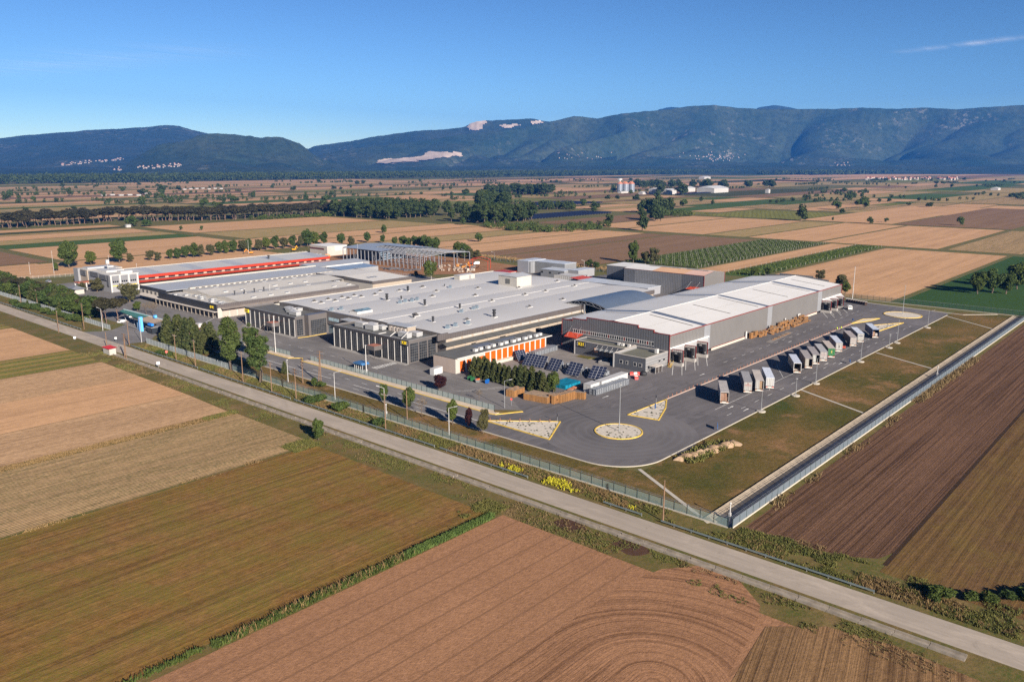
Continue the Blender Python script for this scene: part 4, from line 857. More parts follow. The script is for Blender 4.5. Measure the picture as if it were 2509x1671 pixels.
for y0, y1, z0, z1, x in ((463.2, 465.4, 3.5, 9.4, 184.0), (466, 474.5, 6.6, 9.2, 183.9), (482, 493, 6.5, 9.2, 186), (498.5, 506.5, 6.0, 8.9, 185.5)):
    MB().box(x-.3, y0, z0, x, y1, z1).build('dark_panel', CLADY, OF)
MB().box(186.2, 476.02, 0, 203, 497, 9.0).build('block', LG, OF); MB().box(186.3, 476.1, 9.01, 202.9, 496.9, 9.1).build('roof', ROOFC, OF)
MB().box(185.7, 497.02, 0, 206, 513, 9.3).build('block', CREAM, OF); MB().box(185.6, 497.1, 9.31, 206.1, 512.9, 9.42).build('roof', ROOFC, OF)
MB().box(184.2, 506.7, 0, 185.5, 513.3, 9.6).build('stair_tower', LG, OF)
sb_ = MB().box(183.75, 463.6, 5.6, 183.98, 465.2, 7.4).build('blue_sign', SKYB, OF)
[MB().box(*bx_).build('roof_room', FRAMEW, OF) for bx_ in ((189, 478, 9.1, 199, 484, 10.4), (192, 466, 9.5, 198.5, 471, 10.8), (190, 486, 9.1, 200, 494, 9.9))]; MB().tube((194, 488, 9.9), (194, 488, 13.2), .12).cbox(194, 488, 13.2, 1.6, 1.6, 2.3).build('roof_sign', FRAMEW, OF)
MB().box(188, 502, 9.42, 203, 509, 10.2).build('roof_canopy', ROOFGR, OF)
PO = thing('entrance_porch', 'white columned entrance porch with red roof before the administration building', 'porch', (178, 486, 0))
MB().box(175, 483, 4.2, 184, 489, 4.6).build('porch_roof', mat('roof_terracotta', (.30, .10, .06), .8), PO)
for x, y in ((175.4, 483.4), (175.4, 488.6), (179.5, 483.4), (179.5, 488.6)): MB().cbox(x, y, 0, .5, .5, 4.2).build('column', FRAMEW, PO)
KI = thing('reception_hut', 'small hut with dark hipped roof between gate trees and administration building', 'hut', (170, 474, 0))
MB().box(167, 470, 0, 173, 478, 2.8).build('wall', WHITEW, KI); MB().poly([(166, 469, 2.8), (174, 469, 2.8), (170, 472.5, 4.6)]).poly([(174, 469, 2.8), (174, 479, 2.8), (170, 475.5, 4.6), (170, 472.5, 4.6)]).poly([(174, 479, 2.8), (166, 479, 2.8), (170, 475.5, 4.6)]).poly([(166, 479, 2.8), (166, 469, 2.8), (170, 472.5, 4.6), (170, 475.5, 4.6)]).build('hipped_roof', mat('roof_slate', (.14, .15, .17), .7), KI)
# ---------------------------------------------------------------- white-roofed store behind the dark-fronted hall
SB = thing('white_roofed_store', 'store with bright white roof and brown fascia behind the factory hall', 'store', (278, 349, 0))
MB().box(278, 349, 5.4, 306.5, 349.4, 7.0).build('fascia', BRNZ, SB); MB().box(278.2, 349.45, 0, 306.4, 349.8, 5.9).build('wall', CREAM, SB); MB().box(277.7, 349.4, 5.8, 278.15, 402, 7.1).build('fascia', BRNZY, SB); MB().box(278, 349.85, 0, 278.14, 402, 5.79).build('wall', WHITEW, SB); MB().box(306.1, 349.85, 0, 306.5, 402, 7.0).build('wall', BRNZY, SB)
MB().quad((278.16, 349.4, 6.7), (306.1, 349.4, 6.7), (306.1, 376, 7.5), (278.16, 376, 7.5)).build('roof_slope', mat('roof_bright_white', (.56, .53, .485), .6, var=.04, dirt=.1), SB); MB().quad((278.16, 376, 7.5), (306.1, 376, 7.5), (306.1, 402, 6.7), (278.16, 402, 6.7)).build('roof_slope', mat('roof_bright_white', (.56, .53, .485)), SB)
for i in range(3): MB().box(285+i*2.6, 361+i*.2, 6.9, 286.2+i*2.6, 364, 7.3).build('skylight', ROOFL, SB)
rl2 = MB()
for i in range(27): rl2.box(306.3, 350+i*2, 7.0, 306.36, 350.06+i*2, 8.0)
rl2.box(306.29, 350, 7.96, 306.37, 402, 8.04).box(306.29, 350, 7.5, 306.37, 402, 7.56).build('roof_railing', STEEL, SB)
for i in range(9):
    T_ = thing('drum_stack', 'dark round bundle stored against the white-roofed store', 'bundle', (283+i*2.3, 347.3, .5), 0, 'round bundles beside the white-roofed store'); MB().tube((0, -.8, .6), (0, .8, .6), .75+.2*(i % 3), k=10).build('coil', mat('coil_grey', (.10, .10, .10), .7), T_, True); MB().box(-.8, -.9, -.45, .8, .9, -.2).build('pallet', CREAM, T_, True)
BB = thing('blue_roofed_store', 'low store with blue-grey roof next to the steel frame under construction', 'store', (298, 404, 0))
MB().box(298, 404.0, 0, 326.5, 419.5, 6.6).build('wall', LG, BB); MB().quad((297.8, 403.8, 6.62), (326.7, 403.8, 6.62), (326.7, 419.7, 7.1), (297.8, 419.7, 7.1)).build('roof', mat('roof_blue_grey', (.17, .235, .33), .45, var=.06, scale=.1), BB); MB().box(298, 419.5, 6.6, 326.5, 419.75, 7.9).build('parapet', FRAMEW, BB)
for i in range(6): MB().box(300+i*4.3, 403.92, .4, 303+i*4.3, 403.98, 3).build('door', DARKIN, BB)
LO = thing('grey_lean_to', 'narrow grey lean-to roof beyond the red-fascia hall end', 'shed', (300, 436, 0)); MB().box(300, 436, 0, 345, 452, 5.6).build('wall', LG, LO); MB().quad((299.7, 435.7, 5.65), (345.3, 435.7, 5.65), (345.3, 452.3, 6.2), (299.7, 452.3, 6.2)).build('roof', ROOFGR, LO)
# ---------------------------------------------------------------- steel frame under construction
SF = thing('steel_frame_shed', 'half-roofed galvanised steel frame building under construction', 'steel frame', (365, 402, 0))
colm = MB().box(-.2, -.22, 0, .2, .22, 9.0).mesh('column', STEELP)
for x in (365.2, 378.5, 393, 408.5):
    for i in range(22 if x < 370 else 22):
        if x > 380 and i % 3: continue
        mobj('column', colm, SF, (x-365, 1+i*4.25, 0))
for i in range(22):
    y = 403+i*4.25; MB().bar((365.2, y, 9.1), (387, y, 10.4), .25, .4).bar((387, y, 10.4), (408.5, y, 9.1), .25, .4).build('rafter', STEELP, SF)
pu = MB()
for k in range(9):
    x = 366+k*5.2; z = 9.45+1.3*(1-abs(x-387)/22); pu.box(x-.08, 403, z, x+.08, 493, z+.18)
pu.build('purlins', STEELP, SF)
br = MB()
for i in (6, 12, 17): y = 403+i*4.25; br.bar((365.2, y, .3), (365.2, y+4.25, 8.5), .15, .15).bar((365.2, y+4.25, .3), (365.2, y, 8.5), .15, .15).bar((378.5, y, .3), (378.5, y+4.25, 8.5), .15, .15)
br.build('bracing', STEELP, SF)
sh = mat('roof_sheet_new', (.31, .33, .355), .4, .3, var=.05, scale=.1)
for y0, y1, x0, x1 in ((447, 493, 364.6, 377), (470, 493.2, 377.1, 387), (447, 493.2, 387.1, 409), (440, 446.8, 395, 409)):
    MB().quad((x0, y0, 9.75+1.3*(1-abs(x0-387)/22)), (x1, y0, 9.75+1.3*(1-abs(x1-387)/22)), (x1, y1, 9.75+1.3*(1-abs(x1-387)/22)), (x0, y1, 9.75+1.3*(1-abs(x0-387)/22))).build('roof_sheet', sh, SF)
MB().box(365.1, 490.5, 0, 408.6, 493.4, .02).build('slab', CONC_D, SF) if False else None
MB().box(378.8, 470, 0, 407, 493, 7.5).build('inner_hall', mat('inner_blue_grey', (.12, .16, .21), .6), SF)
WS = thing('white_gable_store', 'white gabled store with maroon band beside the steel frame', 'store', (373, 523, 0))
MB().box(373, 523, 0, 392, 546, 7.4).build('wall', WHITEW, WS); MB().box(372.9, 527, 4.6, 372.99, 545.9, 5.9).build('band', mat('band_maroon', (.10, .035, .035), .6), WS); MB().box(372.8, 522.8, 7.41, 392.2, 546.2, 7.6).build('roof', ROOFW, WS); MB().box(380, 522.9, 3.5, 391, 522.98, 7.2).build('bright_panel', FRAMEW, WS)
# ---------------------------------------------------------------- grey stores at the far edge of the compound
GB = thing('grey_flat_store', 'boxy pale grey flat-roofed store at the far edge of the compound', 'store', (402, 317, 0))
LG3 = mat('wall_grey_panel', (.20, .205, .215), .55, .1, var=.05, scale=.2, ribs=('Y', 1.0)); LG4 = mat('wall_grey_panel_d', (.26, .265, .29), .55, .1, var=.05, scale=.2, ribs=('X', 1.0))
MB().box(402, 342.5, 0, 420, 352, 7.6).build('block', LG4, GB); MB().box(408, 317, 0, 420.3, 342.48, 7.2).build('block', LG3, GB); MB().box(401.9, 342.4, 7.61, 420.1, 352.1, 7.8).box(407.9, 316.9, 7.21, 420.4, 342.38, 7.4).build('roof', mat('roof_pale_blue_grey', (.40, .43, .48), .5), GB)
MB().tube((404.8, 342.2, 0), (404.8, 342.2, 7.5), 2.4, k=14).build('rounded_corner', LG3, GB)
G2 = thing('grey_office_store', 'lower pale grey store with dark windows beside the boxy grey store', 'store', (396, 300, 0))
MB().box(396, 308, 0, 407.8, 327, 4.6).build('block', LG3, G2); MB().box(400, 300, 0, 417, 307.9, 5.2).build('block', LG, G2); MB().box(395.8, 307.95, 4.61, 407.9, 327.1, 4.75).box(399.8, 299.8, 5.21, 417.2, 307.94, 5.35).build('roof', mat('roof_pale_blue_grey', (.40, .43, .48)), G2)
for y in (311, 318.5, 325): MB().box(395.9, y, 2.3, 395.98, y+1.6, 3.4).build('window', GLASS, G2)
for i in range(12): MB().box(388, 292+i*1.5, 0, 388.2, 293.2+i*1.5, 3.2).build('wall_panel', FRAMEW, G2)
MB().box(388.4, 291.8, 0, 398, 307.5, 3.3).build('low_block', LG, G2); MB().box(388.1, 291.6, 3.31, 398.2, 307.6, 3.5).build('low_roof', FRAMEW, G2)
AW = thing('red_awning', 'red sheet awning beside the grey stores', 'awning', (384, 287, 0)); MB().poly([(378, 281, 3.6), (391, 281, 3.6), (391, 290, 4.2), (378, 290, 4.2)]).poly([(378, 281, 3.5), (391, 281, 3.5), (391, 290, 4.1), (378, 290, 4.1)][::-1]).build('sheet', mat('awning_red', (.42, .06, .04), .6), AW)
for x, y in ((378.4, 281.5), (390.6, 281.5), (378.4, 289.5), (390.6, 289.5)): MB().tube((x, y, 0), (x, y, 3.7), .1).build('post', STEEL, AW)
WB = thing('white_small_store', 'small white store with red roof edge behind the plant room', 'store', (352, 318, 0)); MB().box(352, 320, 0, 364, 330, 6.6).build('wall', WHITEW, WB); MB().box(351.6, 319.6, 6.61, 364.4, 330.4, 6.85).build('roof', REDF, WB)
CB = thing('pale_low_building', 'long low building with pale blue-grey roof between hall and grey warehouse', 'building', (372, 232, 0)); MB().box(372, 232, 0, 386, 279, 4.2).build('wall', LG4, CB); MB().box(371.7, 231.7, 4.21, 386.3, 279.3, 4.4).build('roof', mat('roof_pale_blue_grey', (.40, .43, .48)), CB)
for i in range(10): MB().box(371.9, 234+i*4.3, 1.6, 371.98, 237+i*4.3, 3.2).build('window', GLASS, CB)
# ---------------------------------------------------------------- tall grey warehouse at the back
FW = thing('back_warehouse', 'tall dark grey warehouse with peach and white roof behind the K21 warehouse', 'warehouse', (385, 204, 0))
for a, b, m in ((206, 219, CLADY), (219, 249, mat('cladding_mid_grey', (.17, .17, .178), .45, .2, ribs=('Y', 1.05))), (249, 256.5, CLADY)): MB().box(385, a+.01, 0, 385.3, b-.01, 12).build('wall_panel', m, FW)
MB().profy([(385, 0), (385, 12), (396.5, 13.4), (408, 12), (408, 0)], 205.6, 205.98).build('gable_wall', CLAD, FW); MB().box(390.5, 256.6, 0, 408, 272, 12).build('rear_block', CLADY, FW); MB().box(385, 256.2, 0, 390.4, 256.5, 12).build('end_wall', CLAD, FW)
for a, b, m in ((206, 218, mat('roof_peach_pale', (.55, .36, .29), .6, var=.08, scale=.1)), (218, 238, mat('roof_peach', (.56, .34, .20), .6, var=.1, scale=.1)), (238, 256.4, ROOFW)):
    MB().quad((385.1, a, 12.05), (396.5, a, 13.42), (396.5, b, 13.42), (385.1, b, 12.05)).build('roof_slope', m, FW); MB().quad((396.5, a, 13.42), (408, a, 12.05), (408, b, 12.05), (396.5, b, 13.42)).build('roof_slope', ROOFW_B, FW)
MB().box(390.4, 256.6, 12.01, 408.1, 272.1, 12.2).build('roof_slope', ROOFW, FW)
MB().box(395.4, 209, 13.3, 396.2, 222, 13.5).box(395.4, 226, 13.3, 396.2, 246, 13.5).build('ridge_vent', ROOFD, FW)
MB().box(384.85, 205.45, 0, 385.1, 205.7, 12.1).box(407.9, 205.4, 0, 408.2, 205.7, 12.1).box(384.85, 205.7, 11.98, 385.0, 256.5, 12.14).build('edge_trim', REDT, FW)
RA = thing('red_awning', 'small red awning on the dark end of the tall back warehouse', 'awning', (380, 210, 0)); MB().poly([(379, 207.5, 5.2), (379, 213.5, 5.2), (384.9, 213.5, 5.7), (384.9, 207.5, 5.7)][::-1]).build('sheet', mat('canopy_red', (.70, .09, .035)), RA); MB().tube((379.5, 208, 5.2), (384.9, 208, 8.5), .06).tube((379.5, 213, 5.2), (384.9, 213, 8.5), .06).build('hanger_rods', STEEL, RA)
# ---------------------------------------------------------------- barrel-vault canopy between the halls
VC = thing('vault_canopy', 'blue-grey barrel vault canopy on steel trusses between hall and warehouse', 'canopy', (281, 195, 0))
ya, yb, n_ = 194.0, 221.5, 16; q = MB()
def varc(t, r=0): return (ya+(yb-ya)*t, 8.6+(2.9+r)*math.sin(math.pi*t)+r*.2)
for i in range(n_):
    (y0, z0), (y1, z1) = varc(i/n_), varc((i+1)/n_); q.quad((282, y0, z0), (322, y0, z0), (322, y1, z1), (282, y1, z1))
q.build('vault_sheet', mat('vault_blue_grey', (.115, .15, .205), .4, .2, var=.08, scale=.3, ribs=('X', 1.3)), VC, smooth=True)
for x in (281.6, 292, 302, 312, 322):
    t_ = MB()
    for i in range(14):
        p0_ = varc(i/14, -.1); p1_ = varc((i+1)/14, -.1); l0 = (p0_[0], p0_[1]-1.3); l1 = (p1_[0], p1_[1]-1.3)
        t_.bar((x, *p0_), (x, *p1_), .14, .14).bar((x, *l0), (x, *l1), .14, .14).bar((x, *(p0_ if i % 2 else l0)), (x, *(l1 if i % 2 else p1_)), .09, .09)
    t_.build('truss', STEELP, VC)
for x in (281.6, 302, 322):
    for y in (194.3, 207.5, 221.2): MB().box(x-.18, y-.18, 0, x+.18, y+.18, 7.5 if y in (194.3, 221.2) else 10).build('post', STEELP, VC)
for i in range(8):
    T_ = thing('pipe_rack', 'rusty pipe bundle on a rack under the vault canopy', 'rack', (286+i*4, 205+(i % 3)*2, .05), 0, 'racks under the vault canopy')
    for k in range(3): MB().tube((-1.4, 0, .7+k*.75), (1.4, 0, .7+k*.75), .32, k=6).build('pipe', mat('rust_red', (.14, .055, .035), .8), T_, True)
    MB().box(-1.5, -.4, 0, -1.35, .4, 2.8).box(1.35, -.4, 0, 1.5, .4, 2.8).box(-1.5, -.35, 0, 1.5, .35, .35).build('frame', STEELP, T_, True)
# ================================================================ islands, kerbs, markings
GRAVEL = mat('white_gravel', (.50, .45, .38), .9, var=.15, scale=1.2, bump=.6, dirt=.25)
def island(name, pts, inner=.45):
    n = len(pts); cx = sum(p[0] for p in pts)/n; cy = sum(p[1] for p in pts)/n
    o = struct(MB().prism(pts, .0, .14).build(name, GRAVEL)); b = MB()
    for i in range(n):
        a = pts[i]; c = pts[(i+1) % n]; b.bar((a[0], a[1], .1), (c[0], c[1], .1), .34, .28)
    b.build('kerb_edging', YELP, o); return o
I1 = [(155.9, 148.2), (155.5, 125.1), (169.0, 132.1)]; I2 = [(186.8, 121.6), (188.4, 112.4), (199.8, 117.0), (207.6, 121.4)]
island('traffic_island', I1); island('traffic_island', I2); island('traffic_island', [(352.5, 107.5), (384.1, 104.9), (369.4, 113.0)]); island('traffic_island', [(366, 121.9), (381, 121.6), (388, 116.4), (380, 117.5)])
island('roundabout', arc(172.9, 115.3, 6.3, 0, 360, 36)[:-1]); island('roundabout', arc(404.6, 111.2, 8.2, 0, 360, 36)[:-1])
# low plants on the gravel, too many and too small to pick apart
def tufts(name, label, pts, hmin, hmax, m, w=.5, blades=5):
    b = MB()
    for x, y, z in pts:
        for k in range(blades):
            a = random.uniform(0, math.pi); hh = random.uniform(hmin, hmax); dx, dy = math.cos(a)*w*random.uniform(.5, 1), math.sin(a)*w*random.uniform(.5, 1); ox, oy = random.gauss(0, w*.5), random.gauss(0, w*.5); lx, ly = random.gauss(0, .25*hh), random.gauss(0, .25*hh)
            b.poly([(x+ox-dx, y+oy-dy, z), (x+ox+dx, y+oy+dy, z), (x+ox+dx*.2+lx, y+oy+dy*.2+ly, z+hh)])
    o = b.build(name, m); return stuff(o, label, 'plants')
def leafmat(name, c1, c2, objvar=.35, scale=.6, trans=.0):
    s = NT(name); s.set(.75, 0, .15); p = s.pos(); f = s.ramp(s.noise(p, scale, 3), .3, .7); cc = s.mix(f, c1, c2)
    oi = s.n.new('ShaderNodeObjectInfo').outputs['Random']
    cc = s.mix(s.math('MULTIPLY', oi, objvar), cc, (c2[0]*1.5, c2[1]*1.15, c2[2]*.8)); s.color(cc)
    if 'Subsurface Weight' in s.b.inputs: pass
    tr = s.n.new('ShaderNodeBsdfTranslucent'); s.link(cc, tr.inputs[0]); mx = s.n.new('ShaderNodeMixShader'); mx.inputs[0].default_value = .22
    s.link(s.b.outputs[0], mx.inputs[1]); s.link(tr.outputs[0], mx.inputs[2]); s.link(mx.outputs[0], s.out.inputs[0])
    return s.m
LF_DK = leafmat('leaf_dark_shrub', (.02, .028, .012), (.045, .055, .02))
def inpoly(x, y, P):
    r = False; j = len(P)-1
    for i in range(len(P)):
        if (P[i][1] > y) != (P[j][1] > y) and x < (P[j][0]-P[i][0])*(y-P[i][1])/(P[j][1]-P[i][1])+P[i][0]: r = not r
        j = i
    return r
def scatter(P, n, z=.0):
    xs = [p[0] for p in P]; ys = [p[1] for p in P]; out = []
    while len(out) < n:
        x, y = random.uniform(min(xs), max(xs)), random.uniform(min(ys), max(ys))
        if inpoly(x, y, P): out.append((x, y, z))
    return out
tufts('island_plants', 'small dark plants dotted over the white gravel islands', scatter(I1, 60, .14)+scatter(I2, 30, .14)+scatter(arc(172.9, 115.3, 5.8, 0, 360, 20), 34, .14)+scatter([(352.5, 107.5), (384.1, 104.9), (369.4, 113.0)], 30, .14), .1, .3, LF_DK, .22)
struct(strip_path('kerb', [(208, 121.7), (366, 121.7)], .5, 0, .16, mat('kerb_pinkish', (.46, .34, .28), .85, dirt=.3)))
bol = MB().lathe([(.07, 0), (.06, .75), (.04, .85)], 6).mesh('post', mat('bollard_orange', (.36, .14, .07), .6)); bolb = MB().lathe([(.13, 0), (.13, .06)], 6).mesh('base', CONC_D)
for i in range(62):
    T_ = thing('bollard', 'small orange bollard in the row along the kerb by the trailers', 'bollard', (209+i*2.55, 121.7, .16), 0, 'orange bollards along the trailer kerb'); mobj('post', bol, T_); mobj('base', bolb, T_)
for i in range(7):
    T_ = thing('bollard', 'pale bollard along the far edge of the triangular gravel island', 'bollard', (156.6+i*1.7, 147.2-i*2.2, .14), 0, 'bollards of the triangular island'); mobj('post', bol, T_); mobj('base', bolb, T_)
# pavement and yellow kerb between the service road and the yard
struct(MB().prism([(161.7, 150.4), (163.9, 150.4), (164.6, 246), (162.4, 246)], 0, .15).build('pavement', PAVE)); struct(MB().prism([(161.7, 254), (163.9, 254), (163.4, 300), (161.2, 300)], 0, .15).build('pavement', PAVE))
struct(strip_path('kerb', [(169.2, 146.0), (161.9, 150.1), (161.5, 152), (162.2, 246), (165, 250)], .35, 0, .18, YELP)); struct(strip_path('kerb', [(165, 250), (161.4, 253.6), (161.0, 300)], .35, 0, .181, YELP))
struct(MB().prism([(163.2, 151.4), (164.4, 153.0), (169.5, 146.6), (165, 148.6)], 0, .3).build('planter', GM['verge']))
def mark(b, pts, w, z=.058):
    for a, c in zip(pts[:-1], pts[1:]):
        d = Vector((c[0]-a[0], c[1]-a[1])).normalized(); q = Vector((-d.y, d.x))*w/2
        b.quad((a[0]-q.x, a[1]-q.y, z), (c[0]-q.x, c[1]-q.y, z), (c[0]+q.x, c[1]+q.y, z), (a[0]+q.x, a[1]+q.y, z))
def marking(pts, w): b = MB(); mark(b, pts, w); return struct(b.build('road_marking', WHITEP))
marking([(154.6, 148), (154.6, 206)], .22); marking([(154.6, 218), (154.6, 262)], .22)
for i in range(9): marking([(157.8, 176+i*9), (157.8, 179+i*9)], .16); marking([(152, 160+i*10), (152, 163+i*10)], .14)
for i in range(20): marking([(262+i*7.2, 130.5), (265+i*7.2, 130.5)], .16); marking([(205+i*9, 100.2), (208+i*9, 100.2)], .15)
for i in range(14): marking([(174.5, 222+i*7), (174.5, 225+i*7)], .15)
marking([(208, 105.4), (345, 105.2)], .14)
for x in (216.0, 233.5, 250, 258, 267, 300, 310, 333): marking([(x-2, 105.6), (x+13, 114.5)], .12)
for x in (247.2, 256.2, 264.9, 386.9, 395.2, 403.4):
    marking([(x-1.6, 141.6), (x-13, 135.2)], .18); marking([(x-.6, 138.6), (x-11, 132.6)], .18)
def arrow(x, y, a):
    b = MB(); c, s = math.cos(a), math.sin(a); T = lambda u, v: (x+u*c-v*s, y+u*s+v*c, .058)
    b.quad(T(0, -.12), T(2.2, -.12), T(2.2, .12), T(0, .12)).poly([T(2.2, -.4), T(3.6, 0), T(2.2, .4)]); struct(b.build('road_marking', WHITEP))
for x, y, a in ((211.5, 104.0-.9, 0), (212.1, 98.6, 0), (283, 102, 0), (287, 98.5, 0), (240, 128, 0), (310, 127, 0), (196, 137, 0)): arrow(x, y, a)
for i in range(9): marking([(173.3+i*1.15, 216.7+.1*i), (173.3+i*1.15, 220.0+.02*i)], .55)
for i in range(7): marking([(172+i*2.2, 176-i*1.2), (175+i*2.2, 172-i*1.2)], .12)
b = MB()
for i in range(18): mark(b, [(170+i*.9, 336.5+i*.8), (170.5+i*.9, 337+i*.8)], .5)
struct(b.build('road_marking', WHITEP))
# ================================================================ fences
def veil(name, c, a):
    s = NT(name); s.set(.5, .2, .3); s.color(c); tr = s.n.new('ShaderNodeBsdfTransparent'); mx = s.n.new('ShaderNodeMixShader'); mx.inputs[0].default_value = a
    s.link(tr.outputs[0], mx.inputs[1]); s.link(s.b.outputs[0], mx.inputs[2]); s.link(mx.outputs[0], s.out.inputs[0]); return s.m
MESH_T = veil('wire_mesh_green', (.30, .40, .38), .52); MESH_B = veil('wire_mesh_grey', (.15, .18, .21), .82); MESH_G = veil('wire_mesh_dark_green', (.05, .10, .07), .5); MESH_P = veil('glazed_mesh', (.36, .44, .43), .62)
POSTD = mat('post_dark_green', (.05, .075, .075), .5, .2); PALES = mat('pale_sheet', (.36, .39, .39), .5, .2, var=.06, ribs=('Y', .6)); POSTW = mat('post_concrete_white', (.36, .33, .30), .8)
def fence(label, p0, p1, sp, h, pm, postm, plinth=.3, yarm=True, name='fence', barb=True):
    L = math.dist(p0, p1); n = max(1, round(L/sp)); sp = L/n
    T = thing(name, label, 'fence', (*p0, 0), math.atan2(p1[1]-p0[1], p1[0]-p0[0]))
    ps = MB().box(-.05, -.05, 0, .05, .05, h)
    if yarm: ps.bar((0, 0, h), (0, .35, h+.4), .07, .07).bar((0, 0, h), (0, -.35, h+.4), .07, .07)
    pme = ps.mesh('post', postm)
    if pm: qme = MB().quad((.06, 0, plinth), (sp-.06, 0, plinth), (sp-.06, 0, h-.05), (.06, 0, h-.05)).mesh('panel', pm)
    for i in range(n+1):
        mobj('post', pme, T, (i*sp, 0, 0))
        if pm and i < n: mobj('panel', qme, T, (i*sp, 0, 0))
    if plinth: MB().box(0, -.13, -.2, L, .13, plinth).build('plinth', CONC, T, True)
    if barb and yarm:
        w = MB()
        for k in (-.33, -.17, .17, .33): w.bar((0, k, h+.38*abs(k)/.33), (L, k, h+.38*abs(k)/.33), .025, .025)
        w.build('barbed_wire', STEEL, T, True)
    return T
fence('tall green wire mesh fence on concrete footing between main road and lawn', (138.3, 252), (138.3, 66), 3.0, 2.05, MESH_T, POSTD)
fence('grey mesh fence on white footing beside the dark ploughed field', (138.9, 65.25), (438, 65.25), 3.0, 1.95, MESH_B, POSTD)
fence('dark green mesh fence beyond the far roundabout', (438, 66), (438, 205), 3.0, 2.3, MESH_G, POSTD, .2)
fence('pale sheet fence along the road between gate and poplars', (138.3, 318), (138.3, 252.2), 2.5, 2.3, PALES, STEEL, .1, False)
fence('pale sheet fence along the road left of the gate', (140.2, 357), (140.6, 620), 2.5, 2.2, PALES, STEEL, .1, False)
fence('low glassy mesh fence with dark top rail beside the yellow kerb', (164.2, 152.6), (164.8, 244.5), 2.4, 1.9, MESH_P, POSTD, .25, False)
fence('short glassy mesh fence left of the yard gate', (163.9, 256), (163.4, 296), 2.4, 1.9, MESH_P, POSTD, .25, False)
fence('mesh fence behind the grey stores and the building site', (436, 205), (440, 560), 3.2, 2.2, MESH_G, STEEL, 0, False)
fence('row of white concrete fence posts behind the red-fascia hall', (206, 545), (440, 560), 3.2, 2.0, veil('wire_mesh_thin', (.3, .3, .28), .15), POSTW, 0, False)
fence('row of white concrete fence posts at the left edge behind the car park', (141, 565), (204, 548), 3.0, 2.0, veil('wire_mesh_thin2', (.3, .3, .28), .15), POSTW, 0, False)
# guard rails on the far side of the main road
def guardrail(label, y0, y1):
    T = thing('guard_rail', label, 'guard rail', (131.5, y0, 0)); L = y1-y0
    MB().profy([(-.04, .42), (.0, .46), (-.05, .55), (.0, .64), (-.05, .72), (.06, .72), (.06, .42)], 0, L).build('rail', mat('rail_galvanised', (.24, .28, .27), .4, .5, var=.15), T, True)
    pm_ = MB().box(.07, -.06, 0, .17, .06, .72).mesh('post', STEEL)
    for i in range(int(L/3.8)+1): mobj('post', pm_, T, (0, min(i*3.8+.1, L-.1), 0))
for lab, a, c in (('guard rail ending at the ditch corner of the fence', 36, 77), ('short guard rail between two culverts by the yellow flowers', 81.5, 91), ('guard rail beside the blooming yellow verge', 112, 141), ('guard rail along the verge below the utility poles', 143, 205), ('guard rail along the verge by the two poplars', 207, 262), ('guard rail right of the gate junction', 264, 317), ('guard rail left of the gate junction', 366, 520)): guardrail(lab, a, c)
# concrete irrigation channel on the field side, laid in sections
CH = thing('irrigation_channel', 'raised concrete irrigation channel along the field side of the road', 'channel', (121.4, 20, 0))
cme = MB().box(-.75, 0, 0, -.6, 4.9, .5).box(.6, 0, 0, .75, 4.9, .5).box(-.59, 0, .0, .59, 4.9, .12).mesh('channel_section', mat('channel_concrete', (.25, .215, .175), .9, var=.25, scale=.6, dirt=.5))
for i in range(58): mobj('channel_section', cme, CH, (random.uniform(-.06, .06), i*5.0, random.uniform(-.05, .03)), random.uniform(-.008, .008))
# ================================================================ lamps, poles
def HT(X, Y, row):
    a = (IH/2-row)/FPX; # (v.u) = a (v.f)
    k = X*_u[0]+Y*_u[1]-a*(X*_f[0]+Y*_f[1]); return CAMZ-k/(_u[2]-a*_f[2])
LAMPW = mat('lamp_post_white', (.42, .41, .40), .5, var=.06); LAMPG = mat('lamp_post_grey', (.30, .31, .32), .4, .4)
def lamp(cr, bx, by, ty, label, arm=None, m=LAMPW, ped=False, r=.085, grp=None):
    X, Y = cr(bx, by); row = cr.row(ty); h = HT(X, Y, row)
    T = thing('street_lamp', label, 'street lamp', (X, Y, 0), 0, grp)
    MB().tube((0, 0, 0), (0, 0, h), r*1.35, r*.75, 8).build('pole', m, T, True)
    if ped: MB().lathe([(1.3, -.05), (1.3, .25), (1.1, .3)], 12).build('foundation', CONC, T, True)
    if arm is not None:
        c, s = math.cos(R(arm)), math.sin(R(arm)); MB().tube((0, 0, h-.05), (1.5*c, 1.5*s, h+.45), .06, k=6).build('arm', m, T, True)
        MB().bar((1.4*c, 1.4*s, h+.42), (2.3*c, 2.3*s, h+.62), .32, .14).build('lamp_head', FRAMEW, T, True)
    else: MB().cbox(0, 0, h, .5, .5, .16).build('lamp_head', FRAMEW, T, True)
    return T
class Cr:
    def __init__(s, x0, y0, w, iw=2355.): s.x0, s.y0, s.s = x0, y0, w/iw
    def __call__(s, x, y, z=0): return G(s.x0+s.s*x, s.y0+s.s*y, z)
    def row(s, y): return s.y0+s.s*y
q1 = Cr(350, 760, 600); q2 = Cr(800, 900, 600, 2352); q8 = Cr(1600, 750, 700); qa = Cr(0, 580, 500); qg = Cr(280, 740, 240, 2352); qk = Cr(700, 880, 300); q6 = Cr(1230, 860, 330); q3 = Cr(1300, 1000, 600, 2352); qf = Cr(2000, 660, 400); qb = Cr(150, 590, 500); qc = Cr(560, 580, 500); qd = Cr(1000, 600, 500)
QP = Cr(0, 0, 1, 1)
lamp(QP, 1517, 1057, 943, 'tall slim grey mast standing in the near roundabout', None, LAMPG, False, .10)
lamp(qf, 1245, 650, 240, 'tall slim grey mast standing in the far roundabout', None, LAMPG, False, .10)
lamp(qf, 520, 435, 0-30, 'very tall white mast by the far right warehouse corner', None, LAMPW, False, .15)
